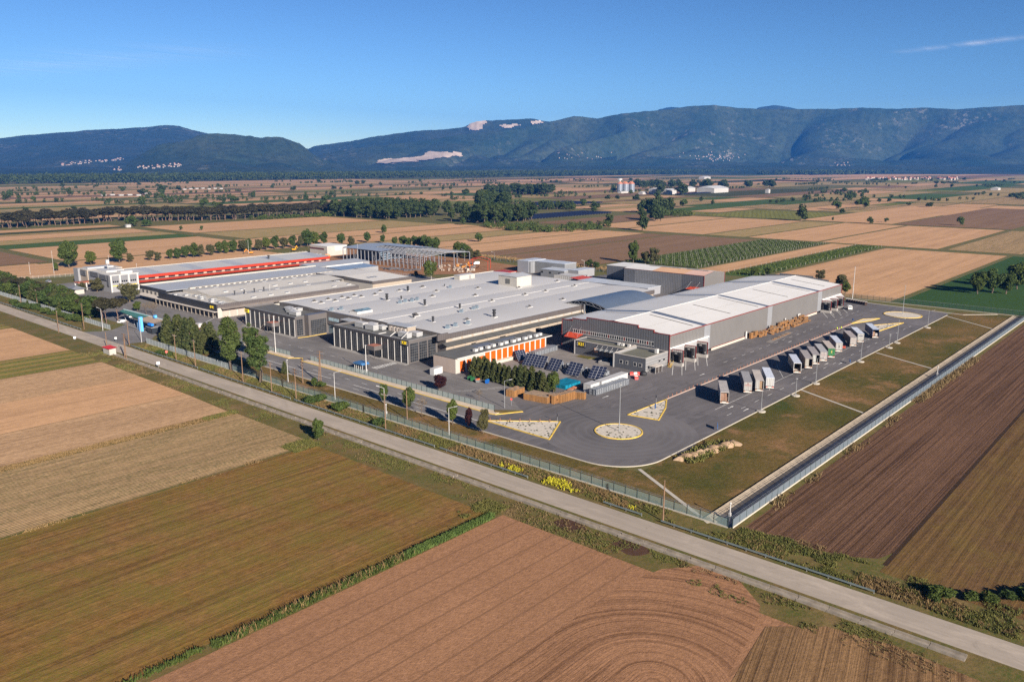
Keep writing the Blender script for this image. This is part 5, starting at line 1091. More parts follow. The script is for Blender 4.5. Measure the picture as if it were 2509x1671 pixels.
lamp(q1, 1278, 410, 60, 'tall white mast beside the left glazed block', None, LAMPW, False, .14); lamp(q1, 2150, 600, 340, 'tall white mast beside the blue-roofed kiosk', None, LAMPW, False, .15)
lamp(q1, 350, 360, 190, 'white street lamp in front of the gate conifers', 250); lamp(q1, 1398, 690, 480, 'white street lamp by the small fir on the verge', None); lamp(q1, 1850, 860, 600, 'white street lamp with bright arm above the green fence', -60)
lamp(q2, 1178, 650, 390, 'white street lamp in front of the ivy-clad green tree', -60); lamp(q2, 1710, 390, 130, 'grey street lamp beside the loose pallet stack', -60, LAMPG); lamp(q2, 560, 440, 200, 'white street lamp behind the cross-armed pole', 120)
for i, (x, y, ty, nm) in enumerate(((890, 870, 690, 'nearest of the kerbside lamps opposite the four near trailers'), (1175, 740, 600, 'short camera lamp on a round base by the first lawn path'), (1340, 640, 430, 'kerbside lamp in front of the open empty trailer'), (1710, 460, 280, 'kerbside lamp beyond the blue kerb sign'), (1945, 345, 235, 'short camera lamp near the second lawn path'), (2010, 305, 110, 'kerbside lamp opposite the last trailer'), (2262, 180, 40, 'farthest kerbside lamp near the far roundabout'))):
    lamp(q8, x, y, ty, 'grey '+nm, None if i in (1, 4) else -100, LAMPG, True, .09)
for x, y, ty, nm in ((190, 685, 545, 'second'), (375, 740, 590, 'third'), (572, 800, 640, 'fourth'), (790, 870, 710, 'fifth')): lamp(qa, x, y, ty, 'white street lamp, '+nm+' from the left edge behind the pale fence', -60)
lamp(qa, 1188, 1085, 835, 'leaning white street lamp left of the gate entrance', 110); lamp(qa, 1635, 1220, 940, 'white street lamp at the right corner of the gate junction', None)
lamp(qa, 350, 440, 300, 'white mast on the far left car park', None); lamp(qa, 625, 430, 170, 'tall white mast left of the big left tree', None); lamp(qa, 1263, 350, 220, 'white mast between the two big left trees', None); lamp(qb, 2165, 160, 0, 'white mast behind the red-fascia hall', None); lamp(qb, 885, 450, 270, 'white mast at the near corner of the red-fascia hall', None)
lamp(qc, 488, 790, 555, 'tall white mast standing between dark-fronted hall and left block', None); lamp(qc, 1497, 300, 90, 'white mast in front of the steel frame', None); lamp(qc, 2340, 500, 300, 'pale mast behind the factory hall roof', None)
lamp(qd, 650, 190, 60, 'grey lamp at the back fence behind the red portal frame', 120, LAMPG); lamp(qd, 995, 180, 90, 'grey lamp at the back fence left of the grey stores', 120, LAMPG); lamp(qd, 2030, 340, 185, 'white lamp right of the grey stores', 160)
WOOD = mat('pole_wood', (.17, .105, .065), .9, var=.2, scale=1.0); CER = mat('insulator', (.10, .07, .06), .4)
def upole(cr, bx, by, tx, ty, label, arms=1, twin=False):
    X, Y = cr(bx, by); h = HT(X, Y, cr.row(ty)); T = thing('utility_pole', label, 'utility pole', (X, Y, 0), random.uniform(-.25, .25))
    MB().tube((0, 0, 0), (0, 0, h), .17, .11, 7).build('pole', WOOD, T, True)
    if twin: MB().tube((0, 1.1, 0), (0, .1, h-.8), .16, .12, 7).build('strut', WOOD, T, True)
    for k in range(arms):
        z = h-.5-k*1.1; a = MB().box(-.06, -1.3, z, .06, 1.3, z+.14).build('cross_arm', WOOD if arms > 1 else mat('arm_grey', (.38, .34, .30), .8), T, True)
        for y in (-1.15, -.4, .4, 1.15): MB().lathe([(.05, z+.14), (.09, z+.3), (.05, z+.42)], 6, 0, y).build('insulator', CER, a, True)
for cr, bx, by, tx, ty, lab, ar, tw in ((qg, 290, 1360, 235, 760, 'braced double-arm wooden pole beside the red-roofed shelter', 3, True), (qg, 365, 1050, 310, 440, 'dark wooden pole in the gate junction with grey boxes', 1, False), (qg, 1490, 1400, 1445, 780, 'wooden pole in the verge below the gate conifers', 1, False), (qg, 1955, 1560, 1915, 910, 'wooden pole in the verge right of the round red sign', 1, False), (q1, 965, 690, 945, 400, 'wooden pole in front of the two poplars', 1, False), (q1, 1240, 785, 1230, 500, 'wooden pole right of the poplars', 1, False), (q1, 1475, 850, 1465, 560, 'wooden pole with several insulators before the fence', 2, False), (q1, 1540, 700, 1525, 460, 'wooden pole behind the fence with triple cross-arms', 3, False), (q1, 1715, 700, 1695, 390, 'twin wooden pole at the service road edge', 3, True), (q2, 568, 590, 550, 250, 'wooden pole with white lamp on the weedy verge', 1, False), (q2, 775, 500, 770, 220, 'plain wooden pole beside the second verge tree', 0, False), (q3, 1272, 1085, 1275, 690, 'lone wooden pole by the lower right guard rail', 0, False), (qa, 250, 820, 238, 560, 'wooden pole far left on the road verge', 1, False), (qa, 435, 800, 415, 610, 'second wooden pole from the left on the road verge', 1, False), (qa, 680, 1110, 650, 855, 'wooden pole on the field side left of the gate', 1, False), (qa, 972, 1070, 945, 770, 'wooden pole on the verge left of the leaning lamp', 2, False), (qa, 1235, 1280, 1228, 1100, 'short wooden pole behind the red-roofed shelter', 0, False)): upole(cr, bx, by, tx, ty, lab, ar, tw)
# thin overhead wires from pole to pole along the verge
cat_ = [(132.5, 282, 9.4), (132.5, 267, 9.4), (134.0, 237, 9), (134, 206, 9), (134, 187.5, 9)]
wr_ = thing('overhead_wires', 'thin overhead wires strung between the verge poles', 'wires', (132.5, 282, 0)); w = MB()
for (x0, y0, z0), (x1, y1, z1) in zip(cat_[:-1], cat_[1:]):
    for dx in (-1.1, 1.1):
        P = [Vector((x0+dx+(x1-x0)*t, y0+(y1-y0)*t, z0+(z1-z0)*t-1.0*4*t*(1-t)*.6)) for t in (0, .25, .5, .75, 1)]
        for a, c in zip(P[:-1], P[1:]): w.bar(a, c, .03, .03)
w.build('wire', BLACK, wr_)
# ================================================================ trailers
TYRE = mat('tyre', (.02, .02, .022), .8); CHAS = mat('chassis_dark', (.03, .03, .034), .6); TL_R = mat('tail_light_red', (.5, .03, .02), .4); ORX = mat('underride_orange', (.34, .13, .05), .6)
def trailer(x, y, label, roofc, sidec, rear, L=13.4, rz=30.5):
    """rear-left ground corner at x, y; the box runs forward along +x local"""
    T = thing('semi_trailer', label, 'trailer', (x, y, .06), R(rz), 'semi-trailers parked in a row')
    W_ = 2.5; z0, z1 = 1.2, 3.95; rm = mat('tr_roof_%s' % (roofc,), roofc, .5, var=.08, scale=.4, dirt=.2); sm = mat('tr_side_%s' % (sidec,), sidec, .5, var=.08, scale=.4, dirt=.15)
    # side walls run along local x; left side at y=0, right side at y=-W
    MB().box(0, -.05, z0, L, 0, z1).build('side_curtain', sm, T, True); MB().box(0, -W_, z0, L, -W_+.05, z1).build('side_curtain', sm, T, True)
    MB().box(L-.06, -W_+.051, z0, L, -.051, z1).build('front_wall', sm, T, True); rf = MB().box(-.03, -W_-.02, z1+.001, L+.02, .02, z1+.06).build('roof', rm, T, True)
    rb = MB()
    for k in range(1, 9): rb.box(k*L/9, -W_+.05, z1+.061, k*L/9+.07, -.05, z1+.085)
    rb.build('roof_bows', rm, rf, True)
    MB().box(0, -W_, z0-.15, L, 0, z0-.001).build('floor', CHAS, T, True); MB().box(.3, -1.75, .75, L-.3, -.75, z0-.151).build('chassis', CHAS, T, True)
    MB().box(.15, -2.3, .75, .25, -.2, 1.04).box(-.12, -2.45, .55, -.02, -.05, .82).build('bumper', mat('bumper_white', (.5, .47, .43), .6, dirt=.3), T, True)
    tl = MB()
    for yy in (-2.4, -.55): tl.box(-.15, yy, .84, -.03, yy+.5, 1.02)
    tl.build('tail_lights', TL_R if rear.get('red') else ORX, T, True)
    wm = MB().tube((0, -.22, 0), (0, .22, 0), .5, k=14).mesh('wheel', TYRE); hm = MB().tube((0, -.23, 0), (0, .23, 0), .24, k=8).mesh('rim', STEEL)
    for xx in (2.3, 3.6, 4.9):
        for yy in (-.28, -2.22): o = mobj('wheel', wm, T, (xx, yy, .5)); mobj('rim', hm, o)
    MB().box(L-2.6, -.6, 0, L-2.4, -.45, z0-.16).box(L-2.6, -2.05, 0, L-2.4, -1.9, z0-.16).build('landing_legs', STEEL, T, True)
    dc = tuple(round(v*.55, 3) for v in rear.get('door', (.56, .54, .51))); dm_ = mat('tr_door_%s' % (dc,), dc, .5, var=.05, scale=.6, dirt=.18)
    fr_ = MB().box(-.06, -W_, z0, -.001, -W_+.12, z1).box(-.06, -.12, z0, -.001, 0, z1).box(-.06, -W_+.121, z1-.14, -.001, -.121, z1).build('rear_frame', rear.get('frame') and mat('rear_frame_light', (.5, .5, .5), .5) or sm, T, True)
    k = rear['kind']
    if k in ('closed', 'leftdoor', 'rightdoor'):
        if k != 'rightdoor': MB().box(-.05, -1.24, z0+.01, -.012, -.13, z1-.15).build('rear_door', dm_, T, True)
        if k != 'leftdoor': MB().box(-.05, -W_+.13, z0+.01, -.012, -1.26, z1-.15).build('rear_door', dm_, T, True)
        if k == 'leftdoor': MB().box(-.1, -W_-.09, z0, 1.15, -W_-.04, z1-.1).build('open_door', dm_, T, True)
        rd = MB()
        for yy in ((-.4, -1.0, -1.5, -2.1) if k == 'closed' else (-.4, -1.0)): rd.tube((-.08, yy, z0), (-.08, yy, z1-.15), .025, k=5)
        rd.build('lock_rods', STEEL, T, True)
    if k in ('open', 'leftdoor', 'cargo'):
        MB().box(.02, -W_+.051, z0, L-.07, -.052, z0+.03).build('deck', mat('deck_wood', (.22, .13, .07), .8), T, True)
    for c in rear.get('cargo', []):
        y0, y1, h, cc, dx = c; cc = tuple(round(v*.62, 3) for v in cc); MB().box(dx, y0, z0+.04, dx+2.4, y1, z0+.04+h).build('cargo_box', mat('cargo_%s' % (cc,), cc, .8, var=.2, scale=1.5), T, True)
    for mk in rear.get('marks', []):
        y0, y1, za, zb, mc = mk; mc = tuple(round(v*.6, 3) for v in mc); MB().box(-.062, y0, za, -.052, y1, zb).build('door_mark', mat('mk_%s' % (mc,), mc, .6), T, True)
    return T
BRN = (.34, .20, .14); WHT = (.52, .50, .48)
spec = [
 (213.4, 106.7, 'leftmost trailer standing alone, open rear filled with strapped brown boxes', (.36, .33, .31), (.30, .28, .27), dict(kind='cargo', cargo=[(-1.2, -.15, 1.15, BRN, .3), (-2.35, -1.25, 1.15, BRN, .3), (-1.2, -.15, 2.25, (.37, .23, .17), .45), (-2.35, -1.25, 2.2, (.36, .20, .13), .5)])),
 (228.8, 106.7, 'grey-roofed trailer with red stripe and ring mark on its white doors', (.27, .26, .26), (.13, .12, .13), dict(kind='closed', marks=[(-2.2, -.3, 2.75, 2.92, (.5, .06, .04)), (-1.5, -1.0, 3.2, 3.5, (.45, .2, .17)), (-2.2, -.3, 2.4, 2.5, (.5, .40, .34))])),
 (232.9, 104.8, 'pale-roofed trailer with one white door shut and stacked timber behind the other', (.42, .37, .33), (.20, .20, .21), dict(kind='leftdoor', cargo=[(-2.35, -1.3, 2.5, (.36, .24, .15), .3)])),
 (238.2, 103.7, 'trailer with bluish white roof and plain bright white doors', (.50, .53, .60), (.36, .37, .40), dict(kind='closed', red=True, door=(.68, .67, .65))),
 (262.7, 105.0, 'trailer with wide-open empty wooden interior', (.44, .47, .54), (.32, .27, .21), dict(kind='open', frame=True, cargo=[(-2.4, -.1, .25, (.5, .45, .4), 1.0)])),
 (271.7, 104.7, 'grey-roofed trailer with cream left door shut and dark opening beside it', (.30, .27, .25), (.14, .12, .11), dict(kind='leftdoor', door=(.55, .52, .46))),
 (279.0, 105.0, 'grey-roofed trailer with bright white left door and dark opening behind the lamp', (.29, .26, .25), (.15, .145, .15), dict(kind='leftdoor', door=(.62, .62, .60))),
 (285.6, 104.8, 'grey-roofed trailer with pinkish white closed doors left of the green one', (.34, .33, .33), (.13, .13, .14), dict(kind='closed', door=(.56, .50, .48), marks=[(-2.1, -.5, 2.7, 2.85, (.5, .3, .3))])),
 (292.8, 104.7, 'trailer with green rear doors and a yellow emblem', (.42, .36, .31), (.07, .10, .07), dict(kind='closed', red=True, door=(.03, .22, .06), marks=[(-1.45, -1.1, 2.2, 3.1, (.6, .5, .12))])),
 (304.3, 106.1, 'white-doored trailer with small black marks right of the green one', (.46, .49, .55), (.17, .14, .15), dict(kind='closed', door=(.58, .56, .54), marks=[(-1.4, -1.1, 2.7, 2.95, (.03, .03, .03)), (-1.5, -1.05, 2.2, 2.5, (.05, .05, .05))])),
 (317.8, 105.5, 'trailer with dark curtain sides and white doors behind the orange trolley', (.33, .29, .27), (.035, .04, .05), dict(kind='closed', door=(.57, .52, .48), marks=[(-2.2, -.4, 2.75, 2.85, (.45, .25, .22))])),
 (326.9, 105.8, 'white trailer with dark blue lettering across its doors', (.48, .51, .57), (.10, .11, .13), dict(kind='closed', door=(.60, .58, .53), marks=[(-2.1, -.4, 2.9, 3.15, (.06, .07, .18))])),
 (339.5, 104.1, 'last trailer in the row, blue-sided with open rear and pale boxes', (.42, .46, .54), (.07, .09, .16), dict(kind='open', cargo=[(-1.0, -.2, 1.6, (.40, .25, .17), .3), (-2.3, -1.2, 1.1, (.55, .50, .47), .3)]))]
for sp_ in spec: trailer(*sp_)
# ================================================================ goods in the yard
PALW = mat('pallet_wood', (.30, .15, .055), .85, var=.15, scale=1.2, obj=True); PALG = mat('pallet_wood_grey', (.30, .215, .15), .85, var=.15, scale=1.0, obj=True)
def pallet_mesh(n, w=1.2, d=1.0, name='pallets'):
    b = MB()
    for i in range(n):
        z = i*.15; b.box(-w/2, -d/2, z+.105, w/2, d/2, z+.15)
        for x in (-w/2, -.08, w/2-.16): b.box(x, -d/2+.02, z, x+.16, d/2-.02, z+.104)
    return b
_pm = {}
def pallet_stack(x, y, n, rz, label, grp, z=.05, m=None):
    k = (n, m is PALG)
    if k not in _pm: _pm[k] = (pallet_mesh(n).mesh('pallets', m or PALW), MB().box(-.6, -.5, n*.15+.001, .6, .5, n*.15+.02).mesh('top_deck', PALG))
    T = thing('pallet_stack', label, 'pallet stack', (x, y, z), rz, grp); mobj('pallets', _pm[k][0], T); mobj('top_deck', _pm[k][1], T)
# front block: rows of tall stacks by the cypress hedge
for i in range(3):
    for j in range(4): pallet_stack(178.6+j*1.25+i*.15, 160.1-i*1.1, 14+((i+j) % 2), .15, 'tall pallet stack in the leftmost near block beside the grey lamp', 'leftmost near pallet block')
for i in range(8):
    for j in range(4): pallet_stack(179.4+j*1.25+i*.14, 153.6-i*1.06, 13, .1, 'tall grey-topped pallet stack in the middle near block', 'middle near pallet block')
for i in range(8):
    for j in range(2): pallet_stack(181.5+i*1.06+j*.3, 143.8-i*.12+j*1.3+(.6 if i < 2 else 0), 17, .12, 'tall honey-coloured pallet stack in the right near block', 'right near pallet block')
for i in range(3): pallet_stack(190.2+i*.5, 142.6-i*1.02, 14, .1, 'pallet stack at the right end of the near blocks', 'right end pallet stacks')
pr = random.Random(3)
for i in range(44):
    x = 307+i*1.24; pallet_stack(x, 141.6+pr.uniform(-.3, .3), pr.choice((6, 9, 12, 15, 17)), pr.uniform(-.2, .2), 'pallet stack in the back row leaning along the warehouse wall', 'wall pallets, back row')
    if i > 2 and pr.random() < .85: pallet_stack(x+.5, 140.0+pr.uniform(-.3, .3), pr.choice((4, 7, 10, 13)), pr.uniform(-.3, .3), 'pallet stack in the middle row along the warehouse wall', 'wall pallets, middle row')
    if i > 5 and pr.random() < .55: pallet_stack(x+.2, 138.4+pr.uniform(-.3, .3), pr.choice((3, 5, 9)), pr.uniform(-.4, .4), 'pallet stack in the front row along the warehouse wall', 'wall pallets, front row')
for i in range(9): pallet_stack(311+i*2.1, 133.6+.25*i*.3, 1+(i % 2), pr.uniform(-.2, .2), 'low pallet lying on the pale slab in front of the wall pallets', 'pallets on the slab')
sheet('concrete_yard', [(305, 131.5), (331, 133.5), (331, 136), (305, 134.2)], .052, mat('yard_concrete', (.30, .26, .22)))
for x in (305.2, 343.5, 357.8, 359.3): T_ = thing('white_panel_stand', 'white upright panel beside the wall pallets', 'panel', (x, 142.7, 0), 0, 'white panels by the wall pallets'); MB().box(-.55, -.1, .2, .55, .1, 3.2).build('board', FRAMEW, T_, True); MB().box(-.5, -.3, 0, -.35, .3, .2).build('foot', STEEL, T_, True); MB().box(.35, -.3, 0, .5, .3, .2).build('foot', STEEL, T_, True)
# solar tables
SOLC = NT('solar_cell'); SOLC.set(.25, .0, .5); SOLC.color(SOLC.mix(SOLC.ramp(SOLC.noise(SOLC.pos(), 1.5), .3, .7), (.010, .014, .035), (.022, .028, .055))); SOLC = SOLC.m
def solar(bl, br, tl, nx, ny, label, gap=None):
    BL, BR, TL = Vector(bl), Vector(br), Vector(tl); ex = (BR-BL); ey = (TL-BL); nrm = ex.cross(ey).normalized()
    if nrm.z < 0: nrm = -nrm
    T = thing('solar_table', label, 'solar panel', (BL.x, BL.y, 0)); b = MB()
    P = lambda u, v, w=0: tuple(BL+ex*u+ey*v+nrm*w)
    fr = MB(); fr.v = [P(0, 0, -.06), P(1, 0, -.06), P(1, 1, -.06), P(0, 1, -.06), P(0, 0, 0), P(1, 0, 0), P(1, 1, 0), P(0, 1, 0)]
    fr.f = [(0, 3, 2, 1), (4, 5, 6, 7), (0, 1, 5, 4), (1, 2, 6, 5), (2, 3, 7, 6), (3, 0, 4, 7)]; fo = fr.build('table_frame', mat('module_frame', (.50, .51, .53), .4, .3), T)
    for i in range(nx):
        for j in range(ny):
            u0, u1 = (i+.035)/nx, (i+.965)/nx; v0, v1 = (j+.03)/ny, (j+.97)/ny
            if gap and i >= nx//2: u0 += .012; u1 += .012
            q = MB().quad(P(u0, v0, .02), P(u1, v0, .02), P(u1, v1, .02), P(u0, v1, .02)); q.build('module', SOLC, T)
    lg = MB()
    for u in (.12, .88):
        p = BL+ex*u+ey*.9; lg2 = MB().tube((p.x, p.y, 0), (p.x, p.y, p.z-.1), .08); lg2.build('leg', STEEL, T); p = BL+ex*u+ey*.12; MB().tube((p.x, p.y, 0), (p.x, p.y, p.z-.06), .08).build('leg', STEEL, T)
solar((210.2, 182.0, .5), (211.2, 172.8, .5), (214.9, 183.6, 3.6), 7, 5, 'widest solar table with seven columns, second from the left')
solar((210.9, 171.4, .5), (210.5, 166.0, .5), (215.6, 172.8, 3.5), 4, 5, 'middle solar table with pale centre gap', True)
solar((210.4, 162.6, .5), (210.2, 156.9, .5), (215.7, 164.4, 3.5), 4, 5, 'solar table beside the blue tarpaulin stacks, second from the right', True)
solar((210.8, 153.6, .5), (211.8, 148.4, .5), (216.2, 155.3, 3.5), 4, 5, 'rightmost solar table nearest the white cabins', True)
solar((213.0, 186.0, .6), (216.8, 184.6, .6), (215.4, 190.0, 3.4), 4, 5, 'leftmost solar table turned towards the orange doors')
GALV = mat('rack_grey', (.30, .32, .35), .5, .4, var=.2, scale=2, obj=True)
rk = MB()
for x in (-.5, .42):
    for y in (-.55, .47): rk.box(x, y, 0, x+.08, y+.08, 1.7)
for z in (.1, .85, 1.6): rk.box(-.5, -.55, z, .5, .55, z+.07)
rkm = rk.mesh('frame', GALV); rki = MB().box(-.36, -.4, .18, .36, .4, 1.5).mesh('contents', mat('rack_contents', (.17, .18, .20), .6, var=.3, scale=3))
def cage(x, y, rz, lab, grp, s=1.0): T = thing('storage_cage', lab, 'storage cage', (x, y, .05), rz, grp, (s, s, s)); mobj('frame', rkm, T); mobj('contents', rki, T)
for i in range(19):
    for j in range(2): cage(197.2+i*.92, 140.4+j*1.3-.02*i, .05, 'grey metal storage cage in the row before the white cabins', 'cages before the white cabins', 1.15)
for i in range(14):
    for j in range(2): cage(224+i*1.02, 187.6+j*1.3+.05*i, .1, 'galvanised storage cage in the row along the orange doors', 'cages along the orange doors', 1.1)
for i in range(40): cage(216.6+pr.uniform(0, 4.2), 184-i*.85, pr.uniform(0, 1.5), 'tangled metal cage stored behind the solar tables', 'cages behind the solar tables', .85)
CABW = mat('cabin_white', (.42, .42, .42), .5, var=.05, scale=.4, ribs=('X', .7))
def cabin(x0, y0, x1, y1, h, lab):
    T = thing('portable_cabin', lab, 'cabin', (x0, y0, .05)); MB().box(x0, y0, .05, x1, y1, h).build('body', CABW, T); MB().box(x0-.06, y0-.06, h+.001, x1+.06, y1+.06, h+.12).build('roof', FRAMEW, T)
    for i in range(int((x1-x0)/4)): MB().box(x0+1.2+i*4, y0-.03, 1.2, x0+2.2+i*4, y0-.005, 2.0).build('window', GLASS, T)
    MB().box(x0-.03, y0+.6, .1, x0-.005, y0+1.5, 2.1).build('door', FRAMEW, T)
cabin(197.6, 142.6, 202.2, 145.4, 2.7, 'shorter white cabin at the left end of the cabin pair'); cabin(203.0, 142.3, 217.8, 144.8, 2.75, 'long white portable cabin behind the storage cages')
TARP = mat('tarp_blue', (.005, .14, .22), .5, var=.4, scale=1.0)
for i in range(5):
    for j in range(2): T_ = thing('tarp_stack', 'stack under bright blue tarpaulin by the cypress hedge', 'stack', (196.6+i*1.6, 152.6+j*3.0, .05), 0, 'blue tarpaulin stacks'); MB().prism([(-.75, -1.4), (.75, -1.4), (.75, 1.4), (-.75, 1.4)], 0, 1.25).build('load', TARP, T_, True); MB().poly([(-.78, -1.45, 1.26), (.78, -1.45, 1.26), (.78, 1.45, 1.34), (-.78, 1.45, 1.3)]).build('cover', TARP, T_, True)
OPIPE = mat('pipe_orange', (.36, .14, .075), .6, var=.12)
for i in range(6):
    T_ = thing('pipe_bundle', 'bundle of orange-brown pipes between blue tarpaulins and white cabins', 'pipe bundle', (195.6+i*1.9, 149.9-i*.12, .05), .0, 'orange pipe bundles')
    for k in range(4): MB().tube((-.1, -1.1+k*.4, .3+.25*(i % 2)), (2.6, -.6+k*.4, .3+.25*(i % 2)), .19, k=7).build('pipe', OPIPE, T_, True)
    MB().box(.3, -1.3, 0, .45, .8, .12).build('bearer', PALW, T_, True)
for i in range(3): T_ = thing('brick_pack', 'pack of orange bricks behind the right near pallets', 'brick pack', (190.4+i*1.5, 147.6, .05), 0, 'orange brick packs'); MB().box(-.6, -.5, .12, .6, .5, 1.15).build('bricks', OPIPE, T_, True); MB().box(-.6, -.5, 0, .6, .5, .11).build('pallet', PALG, T_, True)
for i in range(5): T_ = thing('white_cabinet', ('nearest', 'second', 'third', 'fourth', 'farthest')[i]+' of the white metal cabinets by the pinkish end wall', 'cabinet', (180.2+i*.95, 195.9+.15*i, .05), 0, 'white cabinets by the orange-door building'); MB().box(-.42, -1.0, .1, .42, 1.0, 2.25).build('body', CABW, T_, True); MB().box(-.44, -1.02, 2.251, .44, 1.02, 2.33).build('lid', FRAMEW, T_, True); MB().box(-.4, -.9, 0, .4, .9, .1).build('plinth', STEEL, T_, True)
def bin_(x, y, c, lid, lab):
    T = thing('wheeled_bin', lab, 'bin', (x, y, .05), .4); MB().profx([(-.45, .15), (.45, .15), (.55, 1.1), (-.55, 1.1)], -.65, .65).build('body', mat('bin_%s' % (c,), c, .5), T, True)
    MB().profx([(-.58, 1.101), (.58, 1.101), (.3, 1.35), (-.3, 1.35)], -.68, .68).build('lid', mat('bin_%s' % (lid,), lid, .5), T, True)
    for xx in (-.5, .5): MB().tube((xx, -.4, .1), (xx, -.3, .1), .1, k=8).build('wheel', TYRE, T, True)
bin_(184.2, 182.4, (.02, .10, .04), (.02, .09, .04), 'leftmost dark green bin by the cypress hedge'); bin_(183.8, 180.6, (.02, .11, .04), (.02, .11, .04), 'second green bin by the cypress hedge'); bin_(183.4, 177.8, (.16, .17, .17), (.55, .14, .05), 'grey bin with orange lid by the cypress hedge'); bin_(184.8, 174.9, (.01, .09, .35), (.01, .12, .42), 'bright blue bin by the cypress hedge')
# small gate kiosk with blue roof
KK = thing('kiosk', 'small glazed kiosk with blue roof beside the tall white mast', 'kiosk', (167.6, 218.5, .05))
MB().box(166.5, 216.4, .05, 168.8, 220.8, .9).build('base_wall', MULL, KK); MB().box(166.55, 216.45, .91, 168.75, 220.75, 2.7).build('glazing', GLASS, KK); MB().profx([(215.9, 2.71), (221.3, 2.71), (220.6, 3.3), (216.6, 3.3)], 166.0, 169.3).build('roof', mat('roof_kiosk_blue', (.045, .13, .28), .5), KK)
for y in (216.45, 217.5, 218.6, 219.7, 220.7): MB().box(166.4, y-.09, .05, 166.52, y+.09, 2.7).build('post', FRAMEW, KK)
# roadside shelter
BS = thing('bus_shelter', 'tiny white roadside shelter with bright red roof', 'shelter', (121, 310, 0))
MB().box(119.6, 307.6, .1, 119.8, 313.2, 2.5).build('back_wall', WHITEW, BS); MB().box(119.81, 307.6, .1, 122.0, 307.8, 2.4).build('side_wall', WHITEW, BS); MB().box(119.81, 313.0, .1, 122.0, 313.2, 2.4).build('side_wall', WHITEW, BS)
MB().poly([(119.3, 307.2, 2.52), (122.5, 307.2, 2.72), (122.5, 313.6, 2.72), (119.3, 313.6, 2.52)]).poly([(119.3, 307.2, 2.42), (122.5, 307.2, 2.62), (122.5, 313.6, 2.62), (119.3, 313.6, 2.42)][::-1]).build('roof', mat('shelter_red', (.55, .03, .02), .5), BS)
MB().box(119.9, 308.2, .55, 120.4, 312.6, .65).build('bench', PALW, BS)
# main gate
GT = thing('entrance_gate', 'gate canopy with sky-blue pillar and dark guard cabin', 'gate', (149, 343, 0))
MB().poly([(148.0, 331.6, 5.0), (152.6, 331.6, 5.6), (152.6, 346, 5.6), (148.0, 346, 5.0)]).poly([(148.0, 331.6, 4.8), (152.6, 331.6, 5.4), (152.6, 346, 5.4), (148.0, 346, 4.8)][::-1]).quad((148, 331.6, 4.8), (148, 346, 4.8), (148, 346, 5.0), (148, 331.6, 5.0)).build('canopy_roof', mat('roof_brown_pale', (.33, .25, .19), .8), GT)
MB().poly([(148.2, 346.1, 5.05), (152.6, 346.1, 5.6), (153.4, 371.5, 5.6), (150.6, 371.5, 5.05)]).poly([(148.2, 346.1, 4.85), (152.6, 346.1, 5.4), (153.4, 371.5, 5.4), (150.6, 371.5, 4.85)][::-1]).build('canopy_roof', mat('roof_teal', (.05, .15, .13), .6), GT)
MB().box(152.55, 331.6, 5.3, 152.75, 371.5, 5.9).build('roof_edge', mat('edge_pale_blue', (.42, .52, .56), .5), GT)
MB().box(147.2, 342.6, 0, 148.2, 344.6, 6.3).build('blue_pillar', SKYB, GT); MB().box(148.3, 346.5, 0, 149.0, 348.8, 3.2).build('blue_pillar', mat('paint_blue_grey', (.20, .33, .50), .5), GT); MB().box(151.5, 338.2, 5.9, 152.5, 339.6, 7.0).build('blue_box', SKYB, GT)
cb_ = MB().box(147.8, 333.6, .1, 151.5, 338.2, 2.7).build('guard_cabin', mat('cabin_dark', (.02, .025, .032), .4), GT); MB().box(147.72, 334.2, 1.0, 147.79, 337.6, 2.3).build('cabin_window', GLASS, cb_); MB().box(147.3, 333.2, 2.701, 152, 338.6, 2.9).build('cabin_roof', LG, cb_)
for y in (332.6, 339.4, 345.4, 352, 360, 369): MB().box(151.8, y-.15, 0, 152.1, y+.15, 5.4).build('column', LG, GT)
MB().box(146.9, 331.9, 3.9, 147.95, 335.3, 4.75).build('name_board', BLUES, GT); MB().box(148.6, 335, 3.3, 149.2, 337.8, 4.7).build('fascia_panel', LG, GT)
MB().tube((147.6, 347.5, 1.0), (147.6, 356, 1.1), .07).build('barrier_arm', FRAMEW, GT)
RS = thing('roundabout_sign', 'white block sign on a terracotta ring inside the gate', 'sign', (168.3, 332.2, 0)); MB().lathe([(4.6, .05), (4.6, .3), (4.2, .36)], 24, 168.3, 332.2).build('ring', mat('terracotta', (.50, .25, .15), .8), RS); MB().box(167.0, 330.9, .36, 169.2, 333.9, 2.0).build('block', FRAMEW, RS)
